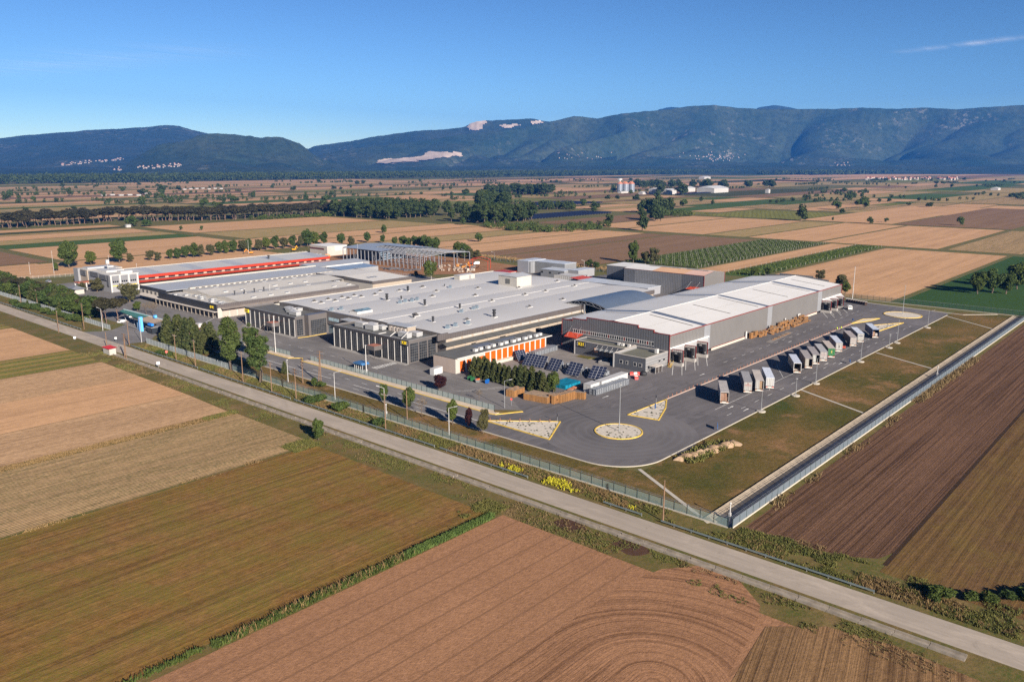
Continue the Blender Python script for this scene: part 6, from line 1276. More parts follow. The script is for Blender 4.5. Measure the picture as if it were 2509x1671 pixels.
# ================================================================ vehicles, people, small things
def car_mesh(L=4.3, W_=1.75, van=False):
    prof_ = [(-L/2, .35), (L/2, .35), (L/2, .75), (L/2-.25, .95), (L*.22, 1.0), (L*.08, 1.42), (-L*.30, 1.45), (-L*.46, .98), (-L/2, .9)] if not van else [(-L/2, .35), (L/2, .35), (L/2, .95), (L/2-.5, 1.2), (L*.27, 2.0), (-L/2+.08, 2.1), (-L/2, 1.0)]
    b = MB(); n = len(prof_); b.v += [(x, -W_/2+(.12 if z > 1.0 else 0), z) for x, z in prof_]+[(x, W_/2-(.12 if z > 1.0 else 0), z) for x, z in prof_]
    b.f.append(tuple(range(n))); b.f.append(tuple(range(2*n-1, n-1, -1)))
    for i in range(n): j = (i+1) % n; b.f.append((j, i, n+i, n+j))
    g_ = MB()
    if not van:
        g_.quad((L*.20, -W_/2+.18, 1.03), (L*.20, W_/2-.18, 1.03), (L*.085, W_/2-.2, 1.405), (L*.085, -W_/2+.2, 1.405)); g_.quad((-L*.31, -W_/2+.2, 1.42), (-L*.31, W_/2-.2, 1.42), (-L*.455, W_/2-.18, 1.02), (-L*.455, -W_/2+.18, 1.02))
        for s in (-1, 1): q = [(L*.18, s*(W_/2-.09), 1.04), (L*.07, s*(W_/2-.1), 1.38), (-L*.29, s*(W_/2-.1), 1.4), (-L*.40, s*(W_/2-.09), 1.04)]; g_.quad(*(q if s > 0 else q[::-1]))
    else:
        g_.quad((L*.285, -W_/2+.16, 1.92), (L/2-.5, -W_/2+.12, 1.26), (L/2-.5, W_/2-.12, 1.26), (L*.285, W_/2-.16, 1.92)); g_.box(-L/2-.02, -.62, 1.25, -L/2+.05, -.08, 1.8); g_.box(-L/2-.02, .08, 1.25, -L/2+.05, .62, 1.8)
    return b, g_
_wm = MB().tube((0, -.1, 0), (0, .1, 0), .32, k=12).mesh('wheel', TYRE); _rm = MB().tube((0, -.11, 0), (0, .11, 0), .18, k=8).mesh('rim', STEEL)
def car(x, y, rz, c, label, van=False, grp=None):
    b, g_ = car_mesh(4.6 if van else 4.3, 1.85 if van else 1.75, van); T = thing('van' if van else 'car', label, 'van' if van else 'car', (x, y, .05), rz, grp)
    b.build('body', mat('paint_%s' % (c,), c, .3, spec=.5, var=.02), T, True); g_.build('windows', GLASS, T, True)
    for xx in (-1.35, 1.35):
        for yy in (-.8, .8): o = mobj('wheel', _wm, T, (xx, yy, .32)); mobj('rim', _rm, o)
    for yy in (-.6, .6): MB().box(2.1, yy-.16, .68, 2.2, yy+.16, .82).build('headlight', FRAMEW, T, True); MB().box(-2.34 if van else -2.18, yy-.12, .75, -2.28 if van else -2.12, yy+.12, .9).build('tail_light', TL_R, T, True)
car(403.2, 135.6, R(30), (.62, .62, .60), 'white van standing near the far loading docks', True)
car(157, 379, R(100), (.6, .6, .58), 'white car parked under the gate trees'); car(159, 373, R(80), (.03, .03, .035), 'black car parked inside the gate'); car(159.8, 370.2, R(80), (.05, .05, .055), 'second dark car parked inside the gate'); car(150.5, 369, R(20), (.6, .6, .6), 'white car behind the gate fence')
for i, (x, y, c) in enumerate(((160, 520, (.55, .55, .55)), (162, 528, (.3, .3, .32)), (158, 535, (.6, .6, .6)), (176, 532, (.2, .22, .25)), (168, 540, (.5, .48, .45)))): car(x, y, R(95), c, ('pale', 'dark grey', 'white', 'slate', 'beige')[i]+' car on the far left car park')
car(412, 400, R(160), (.60, .60, .58), 'white pick-up van on the red earth of the building site', True)
SKIN = mat('skin', (.40, .25, .18), .6); HIV = mat('hi_vis', (.55, .70, .05), .7); DKC = mat('dark_clothes', (.02, .022, .03), .8)
def person(x, y, rz, label, top):
    T = thing('person', label, 'person', (x, y, .05), rz)
    b = MB(); b.lathe([(.10, .0), (.09, .4), (.11, .8)], 8, 0, .1).lathe([(.10, .0), (.09, .4), (.11, .8)], 8, 0, -.1).lathe([(.17, .78), (.19, 1.0), (.21, 1.3), (.18, 1.45), (.07, 1.5), (.07, 1.56), (.11, 1.62), (.11, 1.72), (.06, 1.8)], 10).tube((0, .2, 1.4), (.05, .28, 1.1), .06, .05).tube((.05, .28, 1.1), (.12, .27, .82), .05, .04).tube((0, -.2, 1.4), (.08, -.28, 1.1), .06, .05).tube((.08, -.28, 1.1), (.2, -.22, .9), .05, .04)
    b.build('body', DKC if top is HIV else SKIN, T, True); MB().lathe([(.205, .85), (.235, 1.1), (.24, 1.3), (.2, 1.46), (.09, 1.5)], 10).build('vest', top, T, True); MB().lathe([(.13, 1.66), (.12, 1.76), (.07, 1.83)], 10).build('hair', DKC, T, True)
person(346.9, 121.0, 1.0, 'person in yellow hi-vis vest standing left of the other by the kerb', HIV); person(349.4, 120.2, 4.0, 'person in yellow hi-vis vest standing right, nearer the trailers', HIV); person(352.2, 115.5, 2.0, 'person in dark clothes standing between the last two trailers', DKC)
TR = thing('trolley', 'orange hand trolley parked between two trailers', 'trolley', (314.3, 106.6, .05), R(30)); MB().box(-1.1, -.6, .35, 1.1, .6, .5).build('deck', mat('trolley_orange', (.65, .10, .04), .5), TR, True); MB().bar((-1.1, -.5, .5), (-1.1, -.5, 1.2), .06, .06).bar((-1.1, .5, .5), (-1.1, .5, 1.2), .06, .06).bar((-1.1, -.5, 1.2), (-1.1, .5, 1.2), .06, .06).build('handle', mat('trolley_orange', (.65, .10, .04)), TR, True)
for x in (-.8, .8):
    for y in (-.5, .5): MB().tube((x, y-.06, .18), (x, y+.06, .18), .18, k=8).build('wheel', TYRE, TR, True)
for i, (x, y, c) in enumerate(((225.2, 145.6, (.6, .04, .03)), (226.0, 144.6, (.6, .58, .56)), (226.8, 143.8, (.6, .04, .03)), (223.2, 142.6, (.6, .04, .03)), (222.2, 141.8, (.6, .58, .56)), (221.4, 141.2, (.6, .04, .03)))):
    T_ = thing('road_barrier', ('red', 'white')[i in (1, 4)]+' plastic road barrier by the annex, '+('first', 'second', 'third', 'fourth', 'fifth', 'last')[i]+' in the line', 'barrier', (x, y, .05), R(-45)); bm = mat('barrier_%s' % (c,), c, .5); MB().profx([(-.3, 0), (.3, 0), (.12, .5), (.12, .95), (-.12, .95), (-.12, .5)], -.55, .55).build('body', bm, T_, True); MB().box(-.5, -.09, .951, .5, .09, 1.0).build('top_rail', bm, T_, True)
TK = thing('water_tank', 'round black tank beside the road barriers', 'tank', (227.6, 142.4, .05)); MB().lathe([(1.1, 0), (1.15, .7), (1.0, 1.15), (.5, 1.4), (.25, 1.5)], 14).build('shell', BLACK, TK, True); MB().lathe([(.28, 1.5), (.28, 1.6)], 10).build('lid', CHAS, TK, True)
SH = thing('smoking_shelter', 'small glazed shelter with pale roof against the annex side', 'shelter', (234, 141.4, .05)); MB().box(-2.3, -1.2, 2.3, 2.3, 1.4, 2.42).build('roof', PARIN, SH, True)
for x, y in ((-2.1, -1.0), (2.1, -1.0), (-2.1, 1.2), (2.1, 1.2), (0, -1.0)): MB().cbox(x, y, 0, .1, .1, 2.3).build('post', FRAMEW, SH, True)
MB().box(-2.05, -1.0, .3, 2.05, -.97, 2.1).build('glazing', GLASS_B, SH, True)
ST = thing('dock_stairs', 'yellow steel stairs beside the first loading dock', 'stairs', (244.5, 141.5, .05)); sy_ = mat('stair_yellow', (.55, .36, .05), .5)
for i in range(5): MB().box(-1.6+i*.35, -.5, i*.24, -1.25+i*.35, .5, i*.24+.06).build('tread', sy_, ST, True)
for y in (-.52, .52): MB().bar((-1.7, y, 1.0), (.2, y, 2.2), .05, .05).bar((-1.6, y, 0), (-1.6, y, 1.05), .05, .05).bar((.1, y, 1.1), (.1, y, 2.15), .05, .05).build('handrail', sy_, ST, True)
def sgn_post(x, y, w, h, z, c, label, rz=0., rnd=False):
    T = thing('road_sign', label, 'sign', (x, y, 0), rz); MB().tube((0, 0, 0), (0, 0, z+h), .04).build('post', STEEL, T, True)
    if rnd: MB().tube((-.09, 0, z+h/2), (-.05, 0, z+h/2), w/2, k=16).build('sign_face', mat('sign_%s' % (c,), c, .5), T, True)
    else: MB().box(-.09, -w/2, z, -.05, w/2, z+h).build('sign_face', mat('sign_%s' % (c,), c, .5), T, True)
sgn_post(192.1, 96.3, 2.4, 1.2, .5, (.02, .22, .65), 'blue board sign at the near right kerb', R(-60)); sgn_post(290.7, 95.8, 1.5, 1.0, .6, (.02, .2, .6), 'blue sign at the kerb opposite the green trailer', R(-60)); sgn_post(133, 290, .9, .9, 1.4, (.6, .12, .10), 'round red sign on the verge below the gate conifers', R(60), True); sgn_post(123.0, 275.5, 1.1, 1.1, 1.2, (.6, .6, .6), 'white board sign at the field edge of the road', R(90)); sgn_post(196.5, 118.5, .7, 1.5, .4, (.02, .22, .65), 'blue arrow sign on the near gravel island', R(-30)); sgn_post(171.5, 152.5, .7, .7, 1.7, (.6, .08, .06), 'round red sign behind the planter tip', R(20), True); sgn_post(129.8+1.5, 330, .8, .8, 1.2, (.6, .6, .58), 'white sign at the gate junction', R(70)); sgn_post(202.5, 121.9, .6, .9, 1.6, (.10, .10, .11), 'small dark sign at the kerb start', R(-30)); sgn_post(168.4, 132.6, .6, .9, 1.6, (.10, .10, .11), 'small dark sign at the tip of the triangular island', R(-30)); sgn_post(368, 121.7, .9, .7, 1.4, (.02, .2, .6), 'blue sign at the far end of the bollard kerb', R(-30))
sgn_post(121.3, 345, .9, .9, .8, (.6, .6, .6), 'white square sign left of the gate junction', R(60))
# camera masts at the fence corners
for x, y, lab in ((141.5, 67.2, 'white camera mast in the corner of the ditch fence'), (290, 67.0, 'grey camera mast halfway along the ditch fence'), (139.6, 171.5, 'white camera mast behind the green fence')): T_ = thing('camera_mast', lab, 'camera mast', (x, y, 0)); MB().tube((0, 0, 0), (0, 0, 3.6), .1).build('pole', LAMPW, T_, True); MB().cbox(0, 0, 1.0, .5, .4, .8).build('box', FRAMEW, T_, True); MB().lathe([(.1, 3.6), (.22, 3.75), (.2, 3.95), (.05, 4.05)], 8).build('camera', FRAMEW, T_, True)
# timber stack and barriers near the far corner
for i in range(9):
    T_ = thing('beam_stack', 'stack of dark beams with pale top near the far kerb', 'beam stack', (425.2-i*.45, 144.6-i*1.35, .05), R(20), 'beam stacks near the far kerb')
    for k in range(4): MB().box(-1.2, -.6, .1+k*.42, 1.2, .6, .4+k*.42).build('beams', mat('beam_dark', (.08, .05, .04), .8), T_, True)
    MB().box(-1.2, -.6, 1.68, 1.2, .6, 1.78).build('top_board', WHITEW, T_, True)
# ================================================================ building site
def excavator(x, y, rz, label, c=(.62, .22, .02)):
    T = thing('excavator', label, 'excavator', (x, y, .08), rz); om = mat('machine_%s' % (c,), c, .5)
    for yy in (-1.1, 1.1): MB().profy([(-1.7, .3), (-1.4, 0), (1.4, 0), (1.7, .3), (1.7, .6), (1.4, .8), (-1.4, .8), (-1.7, .6)], yy-.3, yy+.3).build('track', TYRE, T, True)
    MB().box(-1.8, -1.2, .9, 1.2, 1.2, 1.9).build('house', om, T, True); MB().box(.1, .2, 1.91, 1.3, 1.2, 2.9).build('cab', GLASS, T, True)
    bm = MB().bar((1.0, -.3, 1.6), (3.6, -.3, 3.9), .35, .5).build('boom', om, T, True); MB().bar((3.6, -.3, 3.9), (5.2, -.3, 1.6), .3, .4).build('stick', om, bm, True); MB().prism([(4.8, -.8), (5.8, -.8), (5.8, .2), (4.8, .2)], .9, 1.6).build('bucket', CHAS, bm, True)
X, Y = qb(2190, 155); excavator(X, Y, 2.5, 'orange excavator behind the red-fascia hall roof'); X, Y = qc(760, 165); excavator(X, Y, .5, 'yellow-orange excavator on the sand heaps', (.65, .33, .02)); X, Y = qd(720, 260); excavator(X, Y, 3.6, 'orange excavator in front of the red portal frame')
X, Y = qd(450, 225)
def heap(name, x, y, r, h, m, label, sx=1.6):
    b = MB(); n = 14; rows = 5; ph = random.uniform(0, 9)
    for i in range(rows+1):
        t = i/rows
        for k in range(n): a = 2*math.pi*k/n; rr = r*(1-t)*(1+.22*math.sin(3*a+ph)+.12*math.sin(5*a+2*ph)); b.v.append((x+rr*math.cos(a)*sx, y+rr*math.sin(a), h*math.sin(t*math.pi/2)**.9-.1+random.uniform(-.05, .05)*h))
    for i in range(rows):
        for k in range(n): j = (k+1) % n; b.f.append((i*n+k, i*n+j, (i+1)*n+j, (i+1)*n+k))
    o = b.build(name, m, smooth=True); return tag(o, label, 'heap', None)
SAND = GM['dirt']; SAN2 = ground_mat('sand_pale', (.46, .33, .22), (.40, .27, .17), sc=.2, streak=0)
for x, y, r, h_ in ((262, 512, 12, 2.6), (285, 515, 10, 2.2), (238, 509, 8, 1.6), (345, 548, 6, 3), (352, 540, 5, 2.6), (310, 522, 5, 2.4)): tag(heap('sand_heap', x, y, r, h_, SAN2, 'pale sand heap behind the red-fascia hall'), 'pale sand heap behind the red-fascia hall', 'heap', 'sand heaps behind the red-fascia hall')
q9 = Cr(880, 560, 300)
blk = MB().box(-.7, -.5, 0, .7, .5, .9).box(-.3, -.3, .901, .3, .3, 1.05).mesh('concrete_block', mat('block_white', (.27, .22, .18), .85, dirt=.2))
for i in range(60):
    x, y = q9(1180+pr.uniform(0, 1000), 740+pr.uniform(-40, 110))
    if 372 < x < 432 and 300 < y < 430: tag(mobj('concrete_block', blk, None, (x, y, .07), pr.uniform(0, 3)), 'pale concrete block scattered on the red earth site', 'block', 'concrete blocks on the building site')
RP = thing('red_portal_frame', 'bright red steel portal frame on the building site', 'steel frame', (0, 0, 0)); x0_, y0_ = qd(712, 290); x1_, y1_ = qd(920, 300); RP.location = (x0_, y0_, 0); RM = mat('steel_red', (.36, .05, .025), .5)
dx_, dy_ = x1_-x0_, y1_-y0_
for k in (0, 1):
    ox, oy = (0, 0) if k == 0 else (9, 6)
    MB().box(ox-.13, oy-.13, 0, ox+.13, oy+.13, 6.5).build('column', RM, RP, True); MB().box(ox+dx_-.13, oy+dy_-.13, 0, ox+dx_+.13, oy+dy_+.13, 6.5).build('column', RM, RP, True)
    MB().bar((ox, oy, 6.5), (ox+dx_/2, oy+dy_/2, 8.0), .2, .3).build('rafter', RM, RP, True); MB().bar((ox+dx_/2, oy+dy_/2, 8.0), (ox+dx_, oy+dy_, 6.5), .2, .3).build('rafter', RM, RP, True)
MB().bar((0, 0, 6.5), (9, 6, 6.5), .2, .3).build('eaves_beam', RM, RP, True); MB().bar((dx_, dy_, 6.5), (9+dx_, 6+dy_, 6.5), .2, .3).build('eaves_beam', RM, RP, True)
for i in range(10):
    x, y = q9(1900+pr.uniform(0, 420), 760+pr.uniform(-30, 60)); T_ = thing('material_pile', 'mixed building material pile on the red earth site', 'pile', (x, y, .07), pr.uniform(0, 3), 'material piles on the building site')
    for k in range(3): MB().box(-1.2, -.8, .1+k*.5, 1.2, .8, .5+k*.5).build('layer', mat('pile_%d' % (i % 3), ((.45, .40, .34), (.5, .22, .06), (.14, .13, .13))[i % 3], .8, var=.2), T_, True)
    MB().box(-1.1, -.7, 0, 1.1, .7, .1).build('bearer', PALG, T_, True)
for i in range(7):
    x, y = qc(960+i*45, 215+pr.uniform(-20, 25)); T_ = thing('equipment_pile', 'orange and dark equipment pile at the end of the red-fascia hall', 'pile', (x, y, .07), pr.uniform(0, 3), 'equipment piles at the red hall end'); MB().box(-2, -1.2, 0, 2, 1.2, 1.6).build('crate', mat('equip_orange' if i > 3 else 'equip_dark', (.65, .20, .05) if i > 3 else (.06, .06, .07), .7), T_, True); MB().box(-1.4, -.8, 1.6, 1.4, .9, 2.4).build('top_load', mat('equip_or2' if i > 3 else 'equip_gr', (.55, .30, .18) if i > 3 else (.3, .3, .3), .7), T_, True)
for i in range(24):
    x, y = q9(450+i*30, 760+i*2.0+pr.uniform(-12, 30)); T_ = thing('scrap_pile', 'dark scrap steel pile beside the road to the steel frame', 'pile', (x, y, .05), pr.uniform(0, 3), 'scrap piles before the steel frame')
    for k in range(3): MB().bar((-1.8, pr.uniform(-.8, .8), .2+k*.22), (1.8, pr.uniform(-.8, .8), .2+k*.22), .4, .22).build('scrap_bar', mat('scrap_dark', (.09, .09, .10), .7, var=.3), T_, True)
    MB().cbox(0, 0, 0, 2.2, 1.4, .18).build('base', mat('scrap_dark', (.09, .09, .10)), T_, True)
# earth mounds on the lawn
for i in range(9):
    t = i/8; x = 165.4+19*t; y = 92.4-4.4*t; heap('earth_mound', x, y, 1.5+.4*(i % 3), .9+.3*(i % 2), SAN2, 'tan earth mound on the lawn, '+('first', 'second', 'third', 'fourth', 'fifth', 'sixth', 'seventh', 'eighth', 'ninth')[i]+' from the kerb corner', 1.1)
# ================================================================ vegetation
BARK = mat('bark', (.10, .075, .055), .95, var=.25, scale=1.5); BARKP = mat('bark_pinkish', (.13, .085, .065), .95, var=.2, scale=1.5)
LEAF = {
 'broad': leafmat('leaf_green', (.028, .050, .014), (.066, .098, .025)),
 'bright': leafmat('leaf_bright', (.038, .062, .014), (.085, .115, .026)),
 'poplar': leafmat('leaf_poplar', (.028, .052, .013), (.085, .115, .034), .2),
 'conifer': leafmat('leaf_conifer', (.028, .044, .016), (.085, .095, .034), .2),
 'pine': leafmat('leaf_pine', (.020, .023, .012), (.048, .045, .024), .3),
 'purple': leafmat('leaf_purple', (.018, .006, .009), (.045, .014, .016), .1),
 'olive': leafmat('leaf_olive', (.045, .052, .022), (.085, .085, .04), .3),
 'dark': leafmat('leaf_far_dark', (.024, .042, .015), (.052, .076, .025), .3),
 'straw': leafmat('leaf_straw', (.22, .15, .07), (.32, .22, .11), .2),
 'weed': leafmat('leaf_weed', (.07, .085, .022), (.16, .15, .045), .2),
 'weedbrown': leafmat('leaf_weed_brown', (.12, .085, .04), (.22, .155, .075), .2),
 'flower': leafmat('petal_yellow', (.26, .25, .02), (.46, .42, .03), .05),
 'reed': leafmat('leaf_reed', (.06, .10, .025), (.12, .17, .045), .1)}
def leaf_cloud(cent, rad, n, size, squash=.8, seed=0, droop=0., shell=.55):
    """n leaf quads spread over blobs (cent: k x 3, rad: k), denser towards each blob's skin"""
    g_ = np.random.default_rng(seed); k = len(cent); w = np.array(rad)**2; idx = g_.choice(k, n, p=w/w.sum())
    d = g_.normal(size=(n, 3)); d /= np.linalg.norm(d, axis=1)[:, None]
    rr = np.array(rad)[idx]*(shell+(1-shell)*g_.random(n)); P = np.array(cent)[idx]+d*rr[:, None]*np.array([1, 1, squash])
    a = g_.normal(size=(n, 3)); a = a*.7+np.cross(d, g_.normal(size=(n, 3)))*.8; a /= np.linalg.norm(a, axis=1)[:, None]
    b = np.cross(a, d+g_.normal(size=(n, 3))*.6); b /= np.linalg.norm(b, axis=1)[:, None]+1e-9
    s = size*(.6+.8*g_.random(n)); a *= s[:, None]; b *= (s*.62)[:, None]; a[:, 2] -= droop*s
    v = np.stack([P-a, P-b*.9, P+a, P+b*.9], 1).reshape(-1, 3); f = np.arange(4*n).reshape(-1, 4); return v, f
def np_mesh(name, v, f, m):
    me = bpy.data.meshes.new(name); me.vertices.add(len(v)); me.vertices.foreach_set('co', np.asarray(v, np.float32).ravel()); me.loops.add(f.size); me.loops.foreach_set('vertex_index', f.ravel().astype(np.int32))
    me.polygons.add(len(f)); me.polygons.foreach_set('loop_start', np.arange(0, f.size, 4, dtype=np.int32)); me.materials.append(m); me.update(calc_edges=True); me.validate(); return me
def trunk_mesh(h, r, limbs, m, seed, top=.85, lean=0.):
    rd = random.Random(seed); b = MB(); p = Vector((0, 0, -.15)); n = 5; pts = [p]
    for i in range(1, n+1): pts.append(Vector((rd.gauss(0, .02*h)+lean*i*h/n, rd.gauss(0, .02*h), h*top*i/n)))
    for i in range(n): b.tube(pts[i], pts[i+1], r*(1-.16*i), r*(1-.16*(i+1)), 6)
    for i in range(limbs):
        t = rd.uniform(.35, .95); k = min(n-1, int(t*n)); q = pts[k].lerp(pts[k+1], t*n-k); a = rd.uniform(0, 6.28); L = h*rd.uniform(.18, .32)*(1.2-t*.5)
        e = q+Vector((math.cos(a)*L, math.sin(a)*L, L*rd.uniform(.4, .9))); b.tube(q, e, r*.38*(1.2-t), r*.10, 5)
    return b
PROTO = {}
def proto(kind, seed):
    key = (kind, seed)
    if key in PROTO: return PROTO[key]
    g_ = np.random.default_rng(seed*31+hash(kind) % 7 if False else seed*31+sum(map(ord, kind)))
    def blobs(n, ctr, ax, r0, r1, low=-1.):
        C = []; Rr = []
        while len(C) < n:
            d = g_.normal(size=3); d /= np.linalg.norm(d)
            if d[2] < low: continue
            k = g_.random()**.4; C.append(np.array(ctr)+d*np.array(ax)*k*.78); Rr.append(g_.uniform(r0, r1))
        return C, Rr
    if kind in ('broad', 'bright', 'purple', 'olive'):
        C, Rr = blobs(26, (0, 0, 5.5), (3.4, 3.4, 4.6), .9, 1.7); v, f = leaf_cloud(C, Rr, 5200, .30, .95, seed); tr = trunk_mesh(10, .26, 9, BARK, seed, .75); lm = LEAF[kind]
    elif kind == 'poplar':
        C, Rr = blobs(46, (0, 0, 9.6), (2.9, 2.9, 7.6), .8, 1.6); v, f = leaf_cloud(C, Rr, 9000, .30, 1.0, seed); tr = trunk_mesh(17, .42, 16, BARK, seed, .9); lm = LEAF['poplar']
    elif kind == 'ivy':
        C, Rr = blobs(22, (0, 0, 4.2), (1.25, 1.25, 3.3), .6, 1.0); v, f = leaf_cloud(C, Rr, 3600, .22, 1.0, seed); tr = trunk_mesh(7, .15, 6, BARK, seed, .9); lm = LEAF['bright']
    elif kind == 'conifer':
        C = []; Rr = []
        for i in range(64):
            t = (i+.5)/64; z = .9+7.4*t; rad = 1.75*(1-t)**.75*(.75+.5*g_.random())+.12; a = i*2.399+g_.normal()*.3; C.append((rad*math.cos(a), rad*math.sin(a), z-.3*rad)); Rr.append(.42+.38*(1-t))
        v, f = leaf_cloud(C, Rr, 5200, .24, .75, seed, .35, .3); tr = trunk_mesh(8.5, .18, 0, BARK, seed, .8); lm = LEAF['conifer']
    elif kind == 'pine':
        C, Rr = blobs(22, (0, 0, 9.4), (3.6, 3.6, 2.0), .9, 1.5, -.5); v, f = leaf_cloud(C, Rr, 4000, .30, .7, seed); tr = trunk_mesh(11, .24, 8, BARKP, seed, .82, .01); lm = LEAF['pine']
    elif kind == 'bush':
        C, Rr = blobs(9, (0, 0, .9), (1.2, 1.2, .8), .5, .8, -.6); v, f = leaf_cloud(C, Rr, 1100, .20, .85, seed); tr = trunk_mesh(1.6, .07, 5, BARK, seed, .7); lm = LEAF['broad']
    elif kind == 'bare':
        rd = random.Random(seed); b = MB(); tips = []
        def grow(p, d, L, r, lv):
            e = p+d*L; b.tube(p, e, r, r*.62, 5)
            if lv == 0: return
            for _ in range(3): grow(e, (d+Vector((rd.gauss(0, .45), rd.gauss(0, .45), rd.gauss(.05, .25)))).normalized(), L*rd.uniform(.6, .8), r*.58, lv-1)
        grow(Vector((0, 0, -.1)), Vector((0, 0, 1)), 2.2, .16, 4); v, f = leaf_cloud([(0, 0, 5.2)], [2.3], 260, .13, .8, seed); tr = b; lm = LEAF['weedbrown']
    elif kind in ('far_broad', 'far_dark', 'far_pine', 'far_poplar'):
        if kind == 'far_pine': C, Rr = blobs(14, (0, 0, 9.6), (3.4, 3.4, 3.4), 1.4, 2.1, -.7); n, s, th = 640, .75, 10
        elif kind == 'far_poplar': C, Rr = blobs(18, (0, 0, 9.5), (3.2, 3.2, 8.2), 1.4, 2.3); n, s, th = 800, .8, 15
        else: C, Rr = blobs(16, (0, 0, 4.9), (3.4, 3.4, 4.6), 1.4, 2.1); n, s, th = 760, .72, 8
        v, f = leaf_cloud(C, Rr, n, s, .9, seed); tr = trunk_mesh(th, .3, 4, BARKP if kind == 'far_pine' else BARK, seed, .8); lm = LEAF[{'far_pine': 'pine', 'far_poplar': 'dark', 'far_dark': 'dark', 'far_broad': 'broad'}[kind]]
    PROTO[key] = (np_mesh('crown', v, f, lm), tr.mesh('trunk', BARKP if kind in ('pine', 'far_pine') else BARK), float(np.max(v[:, 2]))); return PROTO[key]
trn = random.Random(21)
def tree(kind, x, y, h, label, grp=None, wide=1.0, seeds=3, name=None):
    c, t, hh = proto(kind, trn.randrange(seeds)); s = h/hh
    T = thing(name or {'conifer': 'conifer_tree', 'pine': 'pine_tree', 'far_pine': 'pine_tree', 'bush': 'shrub', 'poplar': 'poplar_tree', 'far_poplar': 'poplar_tree', 'bare': 'bare_tree'}.get(kind, 'broadleaf_tree'), label, 'shrub' if kind == 'bush' else 'tree', (x, y, 0), trn.uniform(0, 6.28), grp, (s*wide, s*wide, s))
    mobj('trunk', t, T); mobj('crown', c, T); return T
def at(cr, x, y): return cr(x, y)
X, Y = q1(855, 580); tree('poplar', X, Y, 19.5, 'tall leafy poplar on the left of the pair at the fence', None, 1.12); X, Y = q1(1130, 690); tree('poplar', X, Y, 18.5, 'tall leafy poplar on the right of the pair, nearer the road', None, 1.15)
X, Y = q1(1010, 470); tree('poplar', X+3, Y+3, 13, 'smaller poplar half hidden between the two tall ones', None, 1.1)
for i in range(11):
    X, Y = qg(1230+i*86, 985+i*27+(trn.uniform(-10, 14))); tree('conifer', X+trn.uniform(0, 3.0), Y, trn.uniform(9.5, 12.3) if i < 8 else 8.0, 'dense dark conifer in the clump right of the gate', 'gate conifers', 1.15)
for i in range(6): tree('conifer', 148+trn.uniform(0, 2), 288+i*4.6, trn.uniform(9, 11.5), 'dense dark conifer in the clump right of the gate', 'gate conifers', 1.2)
for i in range(84):
    t = i/83; X, Y = 143.0+trn.uniform(0, 8), 388+t*200; k = trn.choice(['conifer', 'conifer', 'broad', 'pine', 'broad']); tree(k, X, Y, trn.uniform(8, 11.5), {'conifer': 'dark conifer in the tree belt behind the pale left fence', 'broad': 'leafy tree in the belt behind the pale left fence', 'pine': 'brownish pine in the belt behind the pale left fence'}[k], 'tree belt behind the left fence', 1.35)
for cr, x, y, h in ((qa, 1195, 1000, 11.5), (qa, 1365, 985, 11), (qa, 1230, 1000, 10)): X, Y = cr(x, y); tree('pine', X, Y, h, 'umbrella pine with bare reddish trunk left of the gate', 'umbrella pines at the gate', 1.45)
for x, y, h, k, l in ((1500, 760, 10.5, 'olive', 'broad greyish tree before the white administration building'), (1120, 640, 8, 'olive', 'grey-green tree beside the entrance porch'), (950, 640, 5.5, 'olive', 'brownish small tree left of the entrance porch'), (1590, 860, 5, 'bright', 'small bright tree by the gate canopy'), (1770, 920, 7, 'bare', 'large leafless tree behind the gate canopy'), (1690, 900, 6, 'bare', 'smaller leafless tree behind the gate canopy')):
    X, Y = qa(x, y); tree(k, X, Y, h, l, None, 1.2)
for i in range(14):
    for j in range(2): tree('conifer', 188.6+j*2.1+trn.uniform(-.4, .4), 184.5-i*2.35+trn.uniform(-.4, .4), trn.uniform(5.6, 7.6), 'cypress in the dense hedge before the orange doors', 'cypress hedge', 1.15)
tree('broad', 191, 152.2, 7, 'light loose tree at the right end of the cypress hedge', None, .8)
for cr, x, y, h, k, w, l in ((q2, 545, 340, 6.2, 'broad', .75, 'small green tree on the lawn next to the lamp-bearing pole'), (q2, 790, 410, 7.2, 'broad', .75, 'small green tree on the lawn beside the plain pole'), (q2, 915, 465, 5.6, 'bare', 1.0, 'pinkish almost leafless tree on the lawn'), (q2, 1210, 550, 7.4, 'ivy', 1.0, 'bright green column-like tree on the lawn'), (q2, 1370, 590, 6.2, 'purple', .55, 'slender purple-leaved tree on the lawn'), (q2, 1505, 635, 6.9, 'olive', .7, 'thin pale sapling at the end of the lawn trees'), (q2, 1085, 220, 5.3, 'purple', 1.25, 'round dark purple tree beside the glassy fence'), (q2, 1465, 320, 3.6, 'bare', 1.0, 'small leafless tree on the car park edge'), (q1, 1365, 610, 4.6, 'conifer', 1.0, 'small fir beside a white street lamp on the verge'), (q1, 1650, 740, 3.4, 'broad', .9, 'small round tree on the service road lawn'), (q1, 1722, 740, 2.2, 'bush', 1.0, 'low shrub at the foot of the twin pole'), (q1, 1690, 1250, 6.2, 'broad', .8, 'lone small tree at the field edge near the road'), (q1, 545, 400, 7.0, 'conifer', .9, 'single fir right of the gate conifer clump')):
    X, Y = cr(x, y); tree(k, X, Y, h, l, None, w)
